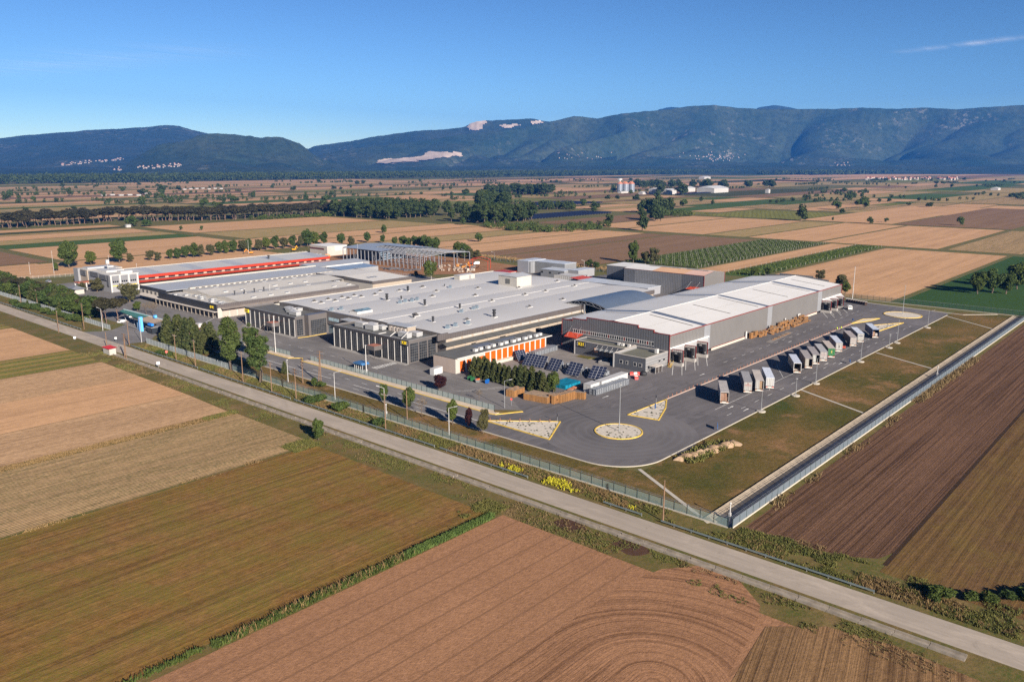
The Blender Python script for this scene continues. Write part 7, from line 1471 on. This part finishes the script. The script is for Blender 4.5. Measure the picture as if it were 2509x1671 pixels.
# weeds and shrubs along the road verge
for i, (x, y) in enumerate(((1900, 970), (2280, 1110), (1600, 900), (1700, 880))): X, Y = q1(x, y); tree('bush', X, Y, 2.6+.5*(i == 0), ('large dark', 'spreading', 'low', 'rounded')[i]+' shrub on the weedy verge before the green fence', None, 1.3)
for i in range(14): X, Y = qa(160+i*62, 790+i*15+trn.uniform(-15, 15)); tree('bush', X, Y, trn.uniform(2.0, 3.4), 'dark shrub on the road verge left of the gate', 'verge shrubs left of the gate', 1.5)
for i in range(5): X, Y = qg(1080+i*60, 1250+i*12); tree('bush', X, Y, 1.8, 'grey-green shrub on the verge below the gate conifers', 'verge shrubs below the gate conifers', 1.4)
for i in range(9): X, Y = 140+i*2.0+trn.uniform(0, 2), 29-i*2.4+trn.uniform(-1, 1); tree('bush', X-5, Y, trn.uniform(1.2, 2.2), 'green shrub on the lower right road verge', 'verge shrubs at the lower right', 1.6)
# trees around and behind the compound
for cr, x, y, h, k, w, l in ((qb, 100, 320, 19.5, 'broad', 1.0, 'big dark tree at the left behind the administration building'), (qb, 350, 285, 10.5, 'bright', 1.05, 'lighter round tree between the two big left trees'), (qb, 670, 260, 18, 'broad', .95, 'big dark tree right of the lighter round one'), (qb, 800, 250, 7, 'olive', 1.0, 'small tree at the foot of the right big tree'), (qa, 650, 400, 6, 'bright', .9, 'small bright tree beside the tall left mast')): X, Y = cr(x, y); tree(k, X, Y, h, l, None, w)
rowb = [(1030, 230, 8, 'olive'), (1120, 235, 7, 'olive'), (1260, 215, 8, 'broad'), (1340, 212, 9, 'broad'), (1440, 203, 10, 'broad'), (1530, 197, 12, 'broad'), (1600, 192, 10, 'olive'), (1730, 172, 9, 'olive'), (1830, 152, 10, 'broad'), (1910, 148, 11, 'bright'), (1990, 140, 11, 'broad'), (2090, 128, 10, 'olive'), (2160, 124, 11, 'broad'), (2290, 106, 9, 'broad')]
for x, y, h, k in rowb: X, Y = qb(x, y); tree(k, X, Y, h, 'tree in the row behind the red-fascia hall, left half', 'tree row behind the red hall, left', 1.0)
for x, y, h, k in [(60, 185, 9, 'broad'), (180, 180, 9, 'olive'), (350, 165, 10, 'olive'), (440, 155, 11, 'bright'), (540, 148, 12, 'broad'), (640, 140, 10, 'olive'), (740, 130, 11, 'broad'), (830, 122, 10, 'olive'), (920, 118, 16, 'broad'), (1000, 110, 13, 'bright'), (1100, 95, 12, 'broad'), (1300, 100, 11, 'broad'), (1420, 110, 9, 'olive'), (1600, 70, 10, 'broad'), (1780, 75, 8, 'broad')]: X, Y = qc(x, y); tree(k, X, Y, h, 'tree in the row behind the red-fascia hall, right half', 'tree row behind the red hall, right', 1.0)
for x, y, h, k, w in [(690, 330, 8, 'broad', 1), (850, 330, 9, 'broad', 1.3), (950, 345, 8, 'broad', 1.2), (1070, 350, 10, 'broad', 1), (1160, 370, 10, 'broad', 1.1), (1260, 390, 12, 'broad', 1), (1350, 430, 12, 'broad', 1.1), (1450, 500, 14, 'broad', 1.15)]: X, Y = q9(x, y); tree(k, X, Y, h, 'dense green tree behind the half-built steel frame', 'trees behind the steel frame', w)
for x, y, h, k, w in [(1920, 570, 13, 'broad', 1.1), (2050, 580, 12, 'broad', 1.0), (2150, 590, 8, 'olive', 1.2), (2260, 590, 7, 'olive', 1.3)]: X, Y = q9(x, y); tree(k, X, Y, h, 'tree at the back fence behind the building site', 'trees at the back fence', w)
X, Y = q9(1380, 980); tree('bright', X, Y, 12, 'round bright tree behind the edge of the hall roof', None, 1.0); X, Y = q9(1090, 930); tree('olive', X, Y, 4, 'small loose tree behind the edge of the hall roof')
qe = Cr(1350, 600, 500); qee = Cr(1650, 620, 500); qm = Cr(1600, 240, 909); l5 = Cr(0, 270, 840); l6 = Cr(800, 270, 840); qq = Cr(1500, 420, 400)
for cr, x, y, h, k, w, l in ((qe, 950, 215, 17, 'broad', .75, 'tall slim tree beside the vineyard'), (qe, 1090, 215, 9, 'olive', 1.0, 'low bushy tree left of the vineyard corner'), (qe, 1190, 220, 12, 'olive', .9, 'pale loose tree at the vineyard corner'), (qe, 440, 280, 7, 'broad', 1.2, 'bush beside the white lamp of the grey stores'), (qe, 520, 290, 6, 'broad', 1.3, 'second bush beside the white lamp of the grey stores'), (qee, 930, 265, 6, 'broad', 1.5, 'bush peeping over the far left warehouse ridge'), (qee, 1090, 262, 6, 'broad', 1.3, 'second bush peeping over the warehouse ridge'), (qee, 1690, 320, 7, 'olive', 1.2, 'bush behind the right end of the warehouse ridge'), (qee, 1930, 455, 10, 'olive', 1.3, 'leafy tree at the far right warehouse corner'), (qee, 1980, 470, 7, 'broad', 1.2, 'smaller tree at the far right warehouse corner'), (qm, 2060, 1245, 13, 'broad', 1.0, 'left tree of the clump on the deep green field'), (qm, 2150, 1240, 14, 'broad', 1.1, 'second tree of the clump on the deep green field'), (qm, 2240, 1245, 13, 'broad', 1.1, 'third tree of the clump on the deep green field'), (qm, 2310, 1215, 16, 'broad', 1.1, 'tallest tree of the clump on the deep green field'), (qm, 2370, 1200, 15, 'broad', 1.1, 'tree at the right picture edge on the deep green field')): X, Y = cr(x, y); tree(k, X, Y, h, l, None, w)
for cr, x, y, h, k, w, l in ((qm, 940, 782, 22, 'far_dark', 1.05, 'large lone tree beside the track on the plain'), (qm, 1375, 800, 9, 'far_dark', 1.3, 'dark bush group right of the lone tree'), (qm, 1480, 792, 6, 'far_broad', 1.2, 'small pale bush right of the lone tree'), (qm, 1950, 812, 11, 'far_broad', 1.0, 'single tree near the track at the right'), (qm, 1140, 780, 5, 'far_dark', .8, 'tiny tree just right of the lone tree'), (qm, 1200, 735, 8, 'far_dark', 1.6, 'bush clump above the lone tree'), (qm, 1270, 640, 14, 'far_broad', 1.5, 'pale bush clump far out on the plain'), (qm, 1325, 635, 12, 'far_dark', 1.0, 'dark tree beside the pale clump far out'), (qm, 785, 675, 9, 'far_dark', .9, 'small tree left of centre on the right plain'), (qm, 380, 680, 9, 'far_dark', 1.0, 'lone tree left on the right plain'), (l6, 395, 845, 9, 'far_broad', 1.0, 'lone tree with shadow on the tan field behind the steel frame'), (l6, 1045, 905, 9, 'far_broad', 1.2, 'lone bushy tree on the tan fields at centre'), (l6, 1840, 705, 10, 'far_broad', 1.3, 'round tree left of the tall clump'), (l6, 940, 790, 9, 'far_broad', 1.1, 'tree standing before the poplar wood'), (l5, 480, 590, 20, 'far_dark', .8, 'dark upright tree on the left plain'), (l5, 1110, 580, 24, 'far_dark', 1.1, 'big tree on the left plain'), (l5, 1740, 610, 17, 'far_dark', .9, 'dark tree right on the left plain'), (l5, 910, 800, 13, 'far_broad', 1.6, 'round green tree before the pine belt'), (l5, 1010, 800, 9, 'far_broad', 1.8, 'olive bush before the pine belt'), (l5, 1385, 825, 5, 'far_broad', 1.0, 'small bush by the track left'), (l5, 1245, 825, 5, 'far_dark', 1.0, 'tiny dark bush by the track left')): X, Y = cr(x, y); tree(k, X, Y, h, l, None, w)
# pine belt and poplar wood
PB_ = [(60, 990), (292, 1010), (434, 1021), (523, 961), (653, 945), (700, 930)]
for (xa, ya), (xb, yb), n in zip(PB_[:-1], PB_[1:], (40, 62, 52, 56, 16)):
    for i in range(n):
        t = (i+trn.random())/n; dpt = trn.random()**1.2*75; tree('far_pine', xa+(xb-xa)*t+trn.uniform(-3, 3), ya+(yb-ya)*t+dpt, trn.uniform(13, 18), 'dark pine in the long belt at the left', 'pine belt', 1.7, 3)
MASS_A = [(560+150*t+trn.uniform(-12, 12), 958-18*t-trn.uniform(0, 25), trn.uniform(2.2, 4)) for t in (trn.random() for _ in range(90))]
for i in range(115): tree('far_poplar', trn.uniform(672, 800)+0, trn.uniform(800, 960), trn.uniform(17, 24), 'tall dark poplar in the wood at the centre left', 'poplar wood', 1.5)
for i in range(60): tree('far_poplar', trn.uniform(700, 790), trn.uniform(655, 735), trn.uniform(17, 25), 'tall dark poplar in the wood left of the solar field', 'poplar clump by the solar field', 1.4)
for i in range(40): X, Y = l6(1020+trn.uniform(0, 230), 690-trn.uniform(0, 14)); tree('far_poplar', X, Y, trn.uniform(22, 32), 'tall dark poplar in the clump behind the first wood', 'second poplar clump', 1.2)
for i in range(60): X, Y = l6(1100+trn.uniform(0, 480), 585-trn.uniform(0, 12)); tree('far_poplar', X, Y, trn.uniform(20, 28), 'distant poplar in the row beyond the solar fields', 'distant poplar row', 1.5)
for i in range(26): X, Y = l6(1355+trn.uniform(0, 340), 685-trn.uniform(0, 6)); tree('far_dark', X, Y, trn.uniform(9, 15), 'dark tree between the two solar fields', 'trees between the solar fields', 1.2)
MASS_B = []
for i in range(150): t = trn.random(); X, Y = l6(1090+t*850, 790+30*math.sin(t*3)+trn.uniform(-18, 22)); MASS_B.append((X, Y, trn.uniform(2, 4.2)))
for x, y, h in ((1250, 780, 18), (1190, 775, 16), (1940, 800, 15), (2170, 830, 18)): X, Y = l6(x, y); tree('far_dark', X, Y, h, 'taller dark tree rising from the long thicket', 'tall trees of the long thicket', .9)
for x, y, h in ((440, 600, 20), (500, 600, 22), (570, 605, 22), (620, 720, 22), (650, 610, 22), (700, 720, 18), (720, 600, 26), (780, 600, 24), (830, 590, 20), (430, 690, 15)): X, Y = qq(x, y); tree('far_dark', X, Y, h, 'tall dark tree in the clump at the centre right', 'tall clump at the centre right', 1.15)
MASS_C = []
for i in range(40): X, Y = qq(740+trn.uniform(0, 430), 655-trn.uniform(0, 60)); MASS_C.append((X, Y, trn.uniform(2.5, 4.5)))
for i in range(48):
    X, Y = qq(trn.choice([400, 480, 560, 600, 680, 760, 830, 900, 960, 1130, 1180, 1340, 1380, 1400, 1600, 1640, 1960, 2200, 2300])+trn.uniform(-40, 40), 240-trn.uniform(0, 25)); tree('far_dark', X, Y, trn.uniform(17, 26), 'dark tree near the white farm sheds', 'trees near the farm sheds', 1.3)
for x, y, h in ((690, 340, 26), (990, 345, 30), (1020, 345, 28), (1370, 260, 32), (1390, 262, 30)): X, Y = qq(x, y); tree('far_dark', X, Y, h, 'large dark tree before the white farm sheds', 'large trees before the farm sheds', 1.2)
for i in range(150):
    u = trn.random(); px = trn.uniform(0, 2509); py = 452+trn.random()**1.5*75-(px/2509)*12
    X, Y = G(px, py); d = math.hypot(X, Y)
    if d < 900 or (600 < X < 820 and 600 < Y < 1000): continue
    tree(trn.choice(['far_dark', 'far_broad']), X, Y, trn.uniform(6, 15), 'scattered tree or bush out on the plain', 'scattered plain trees', trn.uniform(1, 1.9))
def mass(name, label, C, seed, m, per=60, size=.8):
    v, f = leaf_cloud([(x, y, r*.7) for x, y, r in C], [r for _, _, r in C], len(C)*per, size, .9, seed); v[:, 2] = np.maximum(v[:, 2], -.2)
    o = bpy.data.objects.new(name, np_mesh(name, v, f, m)); col.objects.link(o); stuff(o, label, 'thicket')
mass('bushes', 'low green bushes before the poplar wood', MASS_A, 41, LEAF['broad']); mass('thicket', 'long thicket behind the tan fields', MASS_B, 42, LEAF['broad']); mass('bushes', 'low bushes right of the tall clump', MASS_C, 43, LEAF['broad'])
# the river wood and other far tree lines: one mass each
def far_wood(name, label, segs_, n, h, seed, size=7.):
    g_ = np.random.default_rng(seed); C = []; 
    for (xa, ya, xb, yb, dep) in segs_:
        L = math.hypot(xb-xa, yb-ya); k = int(n*L/sum(math.hypot(s[2]-s[0], s[3]-s[1]) for s in segs_))
        t = g_.random(k); C.append(np.stack([xa+(xb-xa)*t+g_.normal(size=k)*6, ya+(yb-ya)*t+g_.random(k)*dep, h*(.45+.25*g_.random(k))], 1))
    C = np.concatenate(C); v, f = leaf_cloud(C, np.full(len(C), h*.45), len(C)*26, size, 1.15, seed, 0, .6); v[:, 2] = np.maximum(v[:, 2], -.5)
    o = bpy.data.objects.new(name, np_mesh(name, v, f, LEAF['dark'])); col.objects.link(o); return stuff(o, label, 'wood')
far_wood('river_wood', 'far dark line of river trees across the plain', [(500, 3300, 2400, 3190, 160), (2400, 3190, 4650, 2900, 200), (4650, 2900, 8200, 2740, 300)], 3200, 30, 4, 4.)
far_wood('foothill_wood', 'far dark woods below the mountains', [(300, 3700, 2600, 3700, 500), (2600, 3650, 5000, 3300, 600), (5000, 3200, 9500, 3000, 700), (5200, 2000, 8800, 1700, 500)], 4200, 24, 5, 7.)
hg = random.Random(77); sg_ = []
for i in range(120):
    px, py = hg.uniform(-50, 2550), 440+hg.random()**1.3*62; X, Y = G(px, py); L = hg.uniform(60, 300)
    if math.hypot(X, Y) < 1000: continue
    sg_.append((X, Y, X+L, Y+hg.uniform(-6, 6), 5) if hg.random() < .7 else (X, Y, X, Y+L*.5, 5))
far_wood('hedgerows', 'low dark hedgerows between the far fields', sg_, 1500, 6.5, 9, 1.8)
# ---------------------------------------------------------------- verge growth, reeds, crops
def blades(name, label, pts, hmin, hmax, w, m, n, seed):
    g_ = np.random.default_rng(seed); P = np.asarray(pts); k = len(P)*n; base = np.repeat(P, n, 0)+np.concatenate([g_.normal(size=(k, 2))*w*1.2, np.zeros((k, 1))], 1)
    a = g_.random(k)*math.pi; hh = hmin+(hmax-hmin)*g_.random(k)**1.5; d = np.stack([np.cos(a)*w*.5, np.sin(a)*w*.5, 0*a], 1); ln = np.stack([g_.normal(size=k)*.3*hh, g_.normal(size=k)*.3*hh, hh], 1)
    v = np.stack([base-d, base+d, base+d*.45+ln, base-d*.45+ln], 1).reshape(-1, 3); o = bpy.data.objects.new(name, np_mesh(name, v, np.arange(4*k).reshape(-1, 4), m)); col.objects.link(o); return stuff(o, label, 'weeds')
gv = np.random.default_rng(8)
def band(n, x0, x1, y0, y1, thr=0., sc=.12):
    x = x0+(x1-x0)*gv.random(n); y = y0+(y1-y0)*gv.random(n); k = vnoise(x*sc+31, y*sc+7)+.35*vnoise(x*.6, y*.6) > thr; return np.stack([x[k], y[k], np.zeros(k.sum())+.02], 1)
blades('weeds', 'tall green weeds on the verge between road and fence', band(8000, 132.0, 137.9, 20, 316, .58, .16), .15, .5, .12, LEAF['weed'], 6, 1)
blades('weeds', 'dry brown weeds on the verge between road and fence', band(6000, 132.2, 137.6, 20, 316, .68, .09), .18, .65, .12, LEAF['weedbrown'], 5, 2)
blades('weeds', 'green weeds along the field side of the road', band(8000, 113.6, 120.4, 30, 320, .68, .15), .1, .36, .11, LEAF['weed'], 6, 3); blades('weeds', 'dry weeds along the field side of the road', band(4500, 113.5, 120.4, 20, 320, .7, .08), .12, .42, .12, LEAF['weedbrown'], 5, 4)
fl = [band(200, 132.4, 134.6, 116, 134, .8), band(170, 132.3, 135, 99, 108, .5), band(90, 132.8, 135, 85, 95, .7)]
blades('flowers', 'yellow flowering clumps on the road verge', np.concatenate(fl), .35, .9, .3, LEAF['flower'], 5, 6)
blades('reeds', 'bright reeds along the ditch between olive and ploughed field', np.concatenate([band(1500, 88, 111.5, 103.7, 104.7, .0, .05)]), .4, .95, .16, LEAF['reed'], 5, 7); blades('reeds', 'dark straggling growth along the field ditch', np.concatenate([band(1900, 15, 92, 103.8, 104.6, .62, .05), band(900, 15, 112, 104.5, 105.2, .6, .07)]), .25, .85, .18, LEAF['broad'], 5, 8); blades('reeds', 'dry stalks along the field ditch', band(500, 15, 90, 103.6, 104.8, .8, .05), .4, 1.3, .08, LEAF['straw'], 3, 18)
blades('weeds', 'weedy strip between the striped fields', np.concatenate([band(2600, 20, 114, 206.4, 209.6, .3, .3), band(900, 20, 113, 167.0, 168.6, .8, .2)]), .12, .38, .2, LEAF['weedbrown'], 5, 9)
blades('weeds', 'green weeds at the near field corners', np.concatenate([band(900, 106, 114, 166, 173, .6), band(700, 104, 114, 206.6, 209.6, .4), band(1400, 107, 117, 104, 111, .5)]), .12, .45, .14, LEAF['weed'], 6, 10)
blades('weeds', 'grass and dry reeds on the outer side of the ditch fence', np.concatenate([band(700, 139, 300, 62.2, 64.6, .75), band(900, 255, 330, 62.4, 64.8, .3)]), .2, .9, .25, LEAF['weedbrown'], 5, 11)
blades('weeds', 'rough growth on the lower right verge', np.concatenate([band(6500, 131.9, 142, -30, 62, .72, .16), band(900, 136, 140.5, 44, 64, .5)]), .15, .5, .12, LEAF['weed'], 6, 12); blades('weeds', 'dry growth on the lower right verge', band(3000, 132, 142.5, -30, 64, .72), .2, .6, .12, LEAF['weedbrown'], 5, 13)
blades('weeds', 'green growth among the earth mounds', np.stack([165+gv.random(160)*19, 0*gv.random(160), 0*gv.random(160)], 1)*[1, 0, 0]+np.stack([0*gv.random(160), 93.2-gv.random(160)*5.5, .1+0*gv.random(160)], 1), .3, .9, .35, LEAF['weed'], 6, 14)
blades('dry_reeds', 'dry reeds at the back fence beyond the building site', band(2200, 441, 450, 300, 460, .3), .8, 2.6, .3, LEAF['straw'], 5, 15)
# vineyard rows with white posts
vb = []
for i in range(22):
    y = 273.5+i*2.65; xx = 498+gv.random(260)*233; vb.append(np.stack([xx, y+gv.normal(size=260)*.18, 0*xx], 1))
blades('vines', 'green vine rows of the vineyard behind the warehouse', np.concatenate(vb), .5, 1.4, .5, LEAF['broad'], 3, 16)
vb = []
for i in range(8):
    y = 224+i*2.7; xx = 485+gv.random(260)*248; vb.append(np.stack([xx, y+gv.normal(size=260)*.18, 0*xx], 1))
blades('vines', 'narrow strip of young vines right of the vineyard', np.concatenate(vb), .4, 1.1, .5, LEAF['bright'], 3, 17)
pst_ = MB().box(-.07, -.07, 0, .07, .07, 2.0).mesh('vineyard_post', POSTW)
for i in range(44): tag(mobj('vineyard_post', pst_, None, (498+i*5.4, 271.6, 0)), 'white post in the front row of the vineyard', 'post', 'front row vineyard posts')
for i in range(30):
    tag(mobj('vineyard_post', pst_, None, (492+i*8.2, 223.4, 0)), 'white post on the near edge of the young vine strip', 'post', 'near posts of the vine strip'); tag(mobj('vineyard_post', pst_, None, (492+i*8.2, 245.2, 0)), 'white post on the far edge of the young vine strip', 'post', 'far posts of the vine strip')
vp = MB()
for i in range(21):
    for j in range(26): vp.cbox(500+j*9.1+(i % 2)*2, 274.5+i*2.7, 0, .08, .08, 1.7)
stuff(vp.build('vineyard_posts', POSTW), 'many small pale posts inside the vineyard', 'posts')
# ================================================================ far things
HW = mat('house_white', (.36, .33, .29), .8, var=.1, scale=.02); HR = mat('house_roof_red', (.34, .13, .08), .8, var=.15, scale=.05)
hwm = MB().box(-5, -4, -2, 5, 4, 5.5).mesh('walls', HW); hrm = MB().profx([(-4.6, 5.5), (4.6, 5.5), (0, 8.2)], -5.5, 5.5).mesh('roof', HR)
hr = random.Random(4)
def house(x, y, z, s, label, grp): T = thing('house', label, 'house', (x, y, z), hr.uniform(0, 3.1), grp, (s, s, s)); mobj('walls', hwm, T); mobj('roof', hrm, T)
for i in range(70): X, Y = qm(1350+hr.uniform(0, 600), 516+hr.uniform(-6, 8)); house(X, Y, 0, hr.uniform(.8, 1.3), 'tiny pale house in the village far out on the right plain', 'village on the right plain')
def slope_house(data, px, py, s, lab, grp):
    A, T, X, Y, hh = data; v = np.stack([X, Y, hh-CAMZ], -1); k = v@_f; sx = IW/2+FPX*(v@_r)/k; sy = IH/2-FPX*(v@_u)/k
    d = (sx-px)**2+(sy-py)**2; i = np.unravel_index(np.argmin(d+(T > 1)[:, None]*1e6), d.shape); house(X[i]+hr.uniform(-8, 8), Y[i]+hr.uniform(-8, 8), hh[i]-.5, s, lab, grp)
for i in range(60): t = hr.random(); slope_house(LLD, 150+t*150, 404-t*14+hr.uniform(-3, 3), .85, 'tiny house in the upper village below the left mountain', 'upper left village')
for i in range(60): t = hr.random(); slope_house(nl if t > .35 else LLD, 280+t*170, 416-t*12+hr.uniform(-4, 4), .85, 'tiny house in the lower village below the left mountain', 'lower left village')
for i in range(60): slope_house(rl, 1700+hr.gauss(60, 35), 385+hr.gauss(0, 5), .9, 'tiny house in the village at the foot of the right mountain', 'right mountain village')
for i in range(22): slope_house(rl, 1340+hr.uniform(0, 180), 378+hr.uniform(-4, 14), .8, 'tiny house on the slope right of the pale quarry', 'scattered slope houses')
for i in range(16): slope_house(rl, 2040+hr.uniform(0, 90), 403+hr.uniform(-6, 6), .85, 'tiny house low on the right slope', 'low right slope houses')
# grain silos and farm sheds
SIL = mat('silo_grey', (.20, .22, .26), .4, .3, var=.1, scale=.2); SILR = mat('silo_roof', (.45, .17, .10), .6)
for i, x in enumerate((110, 145, 190, 235, 280)):
    X, Y = qq(x, 303); T_ = thing('grain_silo', ('leftmost', 'second', 'middle', 'fourth', 'rightmost')[i]+' of the grey grain silos on the plain', 'silo', (X+(8 if i % 2 else 0), Y, 0)); r_ = 9 if i in (2, 3) else 7.5
    MB().lathe([(r_, 0), (r_, 21)], 18).build('shell', SIL, T_, True); MB().lathe([(r_+.4, 21.01), (1.5, 26), (1.0, 27)], 18).build('cone_roof', SILR, T_, True)
X, Y = qq(150, 303); T_ = thing('silo_tower', 'white elevator head rising above the silos', 'tower', (X, Y+10, 0)); MB().box(-2, -2, 0, 2, 2, 30).build('shaft', FRAMEW, T_, True); MB().box(-5, -3, 30.01, 7, 3, 34).build('head', FRAMEW, T_, True)
def shed(cr, x, y, L, W_, h, label, rz=0.): X, Y = cr(x, y); T = thing('farm_shed', label, 'shed', (X, Y, 0), rz); MB().box(0, 0, 0, L, W_, h).build('walls', mat('shed_white', (.36, .345, .33), .7), T, True); MB().profx([(-.5, h), (W_+.5, h), (W_/2, h+W_*.12)], -.5, L+.5).build('roof', mat('shed_roof', (.44, .44, .44), .6), T, True)
shed(qq, 1470, 315, 75, 48, 11, 'large bright white shed on the plain right of the silos'); shed(qq, 640, 335, 18, 22, 12, 'white shed just right of the silos'); shed(qq, 800, 338, 40, 24, 10, 'wide cream shed behind the dark trees'); shed(qq, 1090, 300, 38, 26, 10, 'cream shed right of the dark trees'); shed(qq, 130, 320, 30, 10, 4, 'low white shed at the foot of the silos'); shed(qq, 440, 335, 20, 12, 5, 'small white shed between silos and sheds'); shed(qq, 2255, 318, 9, 9, 9, 'tiny white chapel-like hut at the right of the sheds'); shed(qq, 1330, 115, 60, 30, 10, 'distant shed with pale blue roof'); shed(l6, 670, 680, 14, 30, 7, 'pale shed hidden in the poplar wood'); shed(qm, 2190, 588, 30, 18, 6, 'low white shed far right on the plain'); shed(l5, 870, 808, 5, 4, 3, 'tiny white hut before the pine belt')
for i in range(6): shed(l5, 700+i*60, 585+hr.uniform(-8, 8), 10, 6, 2.4, ('first', 'second', 'third', 'fourth', 'fifth', 'sixth')[i]+' low pale shed on the left plain counted from the left')
for i in range(7): shed(l5, 1260+i*42, 545+hr.uniform(-5, 5), 9, 6, 2.4, ('first', 'second', 'third', 'fourth', 'fifth', 'sixth', 'seventh')[i]+' tiny far shed right of the big left-plain tree')
# solar fields: long tilted rows
def solar_field(label, x0, x1, y0, y1, step):
    T = thing('solar_field', label, 'solar field', (x0, y0, 0)); L = y1-y0; n = int((x1-x0)/step)
    me = MB().poly([(0, 0, .7), (2.6, 0, 2.4), (2.6, L, 2.4), (0, L, .7)][::-1]).poly([(0, 0, .6), (2.6, 0, 2.3), (2.6, L, 2.3), (0, L, .6)]).mesh('panel_row', SOLC)
    pm_ = MB()
    for k in range(int(L/8)+1): pm_.box(1.2, k*8, 0, 1.35, k*8+.15, 1.4)
    pm_ = pm_.mesh('row_posts', STEEL)
    for i in range(n): o = mobj('panel_row', me, T, (i*step, 0, 0)); mobj('row_posts', pm_, o)
solar_field('near dark solar field beside the poplar wood', 775, 985, 676, 730, 6.5); solar_field('farther dark solar field beyond the poplar clumps', 1085, 1240, 870, 955, 6.5); solar_field('distant dark solar field before the bright white shed', 1690, 1850, 975, 990, 7)
# electricity pylons on the foothills
py_m = MB()
for s1, s2 in ((-1, -1), (1, -1), (1, 1), (-1, 1)): py_m.bar((4*s1, 4*s2, 0), (.6*s1, .6*s2, 44), .5, .5)
for z in (30, 36, 42): py_m.bar((0, -9, z), (0, 9, z), .5, .6)
for z in (8, 17, 25): k = 4-3.4*z/44; py_m.bar((-k, -k, z), (k, k, z+5), .3, .3).bar((-k, k, z), (k, -k, z+5), .3, .3)
pym = py_m.mesh('lattice', STEEL); pyi = MB()
for z in (30, 36, 42):
    for y in (-8.5, 8.5): pyi.tube((0, y, z), (0, y, z-2.2), .25, k=5)
pyi = pyi.mesh('insulator_strings', CER)
for i in range(14):
    x = 200+i*170; X, Y = G(x, 421-.006*x); T_ = thing('power_pylon', 'faint lattice pylon in the line below the mountains', 'pylon', (X, Y, 0), 0, 'pylons below the mountains'); mobj('lattice', pym, T_); mobj('insulator_strings', pyi, T_)
# ================================================================ air
hz = MB().box(-600, -900, -8, 14500, 13500, 1150).build('haze', None); stuff(hz, 'thin blue haze filling the valley', 'haze')
hm_ = bpy.data.materials.new('haze_air'); hm_.use_nodes = True; hn = hm_.node_tree.nodes
for n_ in list(hn):
    if n_.type == 'BSDF_PRINCIPLED': hn.remove(n_)
pv = hn.new('ShaderNodeVolumePrincipled'); pv.inputs['Color'].default_value = (.06, .30, .95, 1); pv.inputs['Density'].default_value = HAZE; pv.inputs['Anisotropy'].default_value = 0.0
hm_.node_tree.links.new(pv.outputs[0], [n_ for n_ in hn if n_.type == 'OUTPUT_MATERIAL'][0].inputs['Volume']); hz.data.materials.append(hm_)

# thin high cirrus: two faint streaks far above the mountains
def wisp(label, a, b, w, dens, z=9500.):
    A = Vector((*G2(a, z), z)); B = Vector((*G2(b, z), z)); d = (B-A).normalized(); q = Vector((-d.y, d.x, 0))*w; n = 24; bm = MB()
    s = NT('cirrus_'+label[:8]); at_ = s.n.new('ShaderNodeAttribute'); at_.attribute_name = 'fade'
    tr = s.n.new('ShaderNodeBsdfTransparent'); tl = s.n.new('ShaderNodeBsdfTranslucent'); tl.inputs[0].default_value = (.9, .9, .9, 1); mx = s.n.new('ShaderNodeMixShader')
    ns = s.ramp(s.noise(s.map(s.pos(), rot=-math.atan2(d.y, d.x), sc=(.00006, .0006, 1)), 1.0, 5, .6), .35, .75)
    s.link(s.math('MULTIPLY', s.math('MULTIPLY', at_.outputs['Fac'], ns), dens), mx.inputs[0]); s.link(tr.outputs[0], mx.inputs[1]); s.link(tl.outputs[0], mx.inputs[2]); s.link(mx.outputs[0], s.out.inputs[0])
    fd = []
    for i in range(n+1):
        for j in range(7):
            p = A.lerp(B, i/n)+q*(j/3-1); bm.v.append(tuple(p)); fd.append(math.sin(math.pi*i/n)*max(0, 1-abs(j/3-1))**1.5 if True else 0)
    for i in range(n):
        for j in range(6): bm.f.append((i*7+j, (i+1)*7+j, (i+1)*7+j+1, i*7+j+1))
    o = bm.build('cloud', s.m); struct(o); atr = o.data.attributes.new('fade', 'FLOAT', 'POINT'); atr.data.foreach_set('value', fd)
def G2(p, z): return G(p[0], p[1], z)
wisp('right streak', (2180, 132), (2620, 78), 2200, .45); wisp('left veil', (-150, 190), (620, 105), 9000, .22)
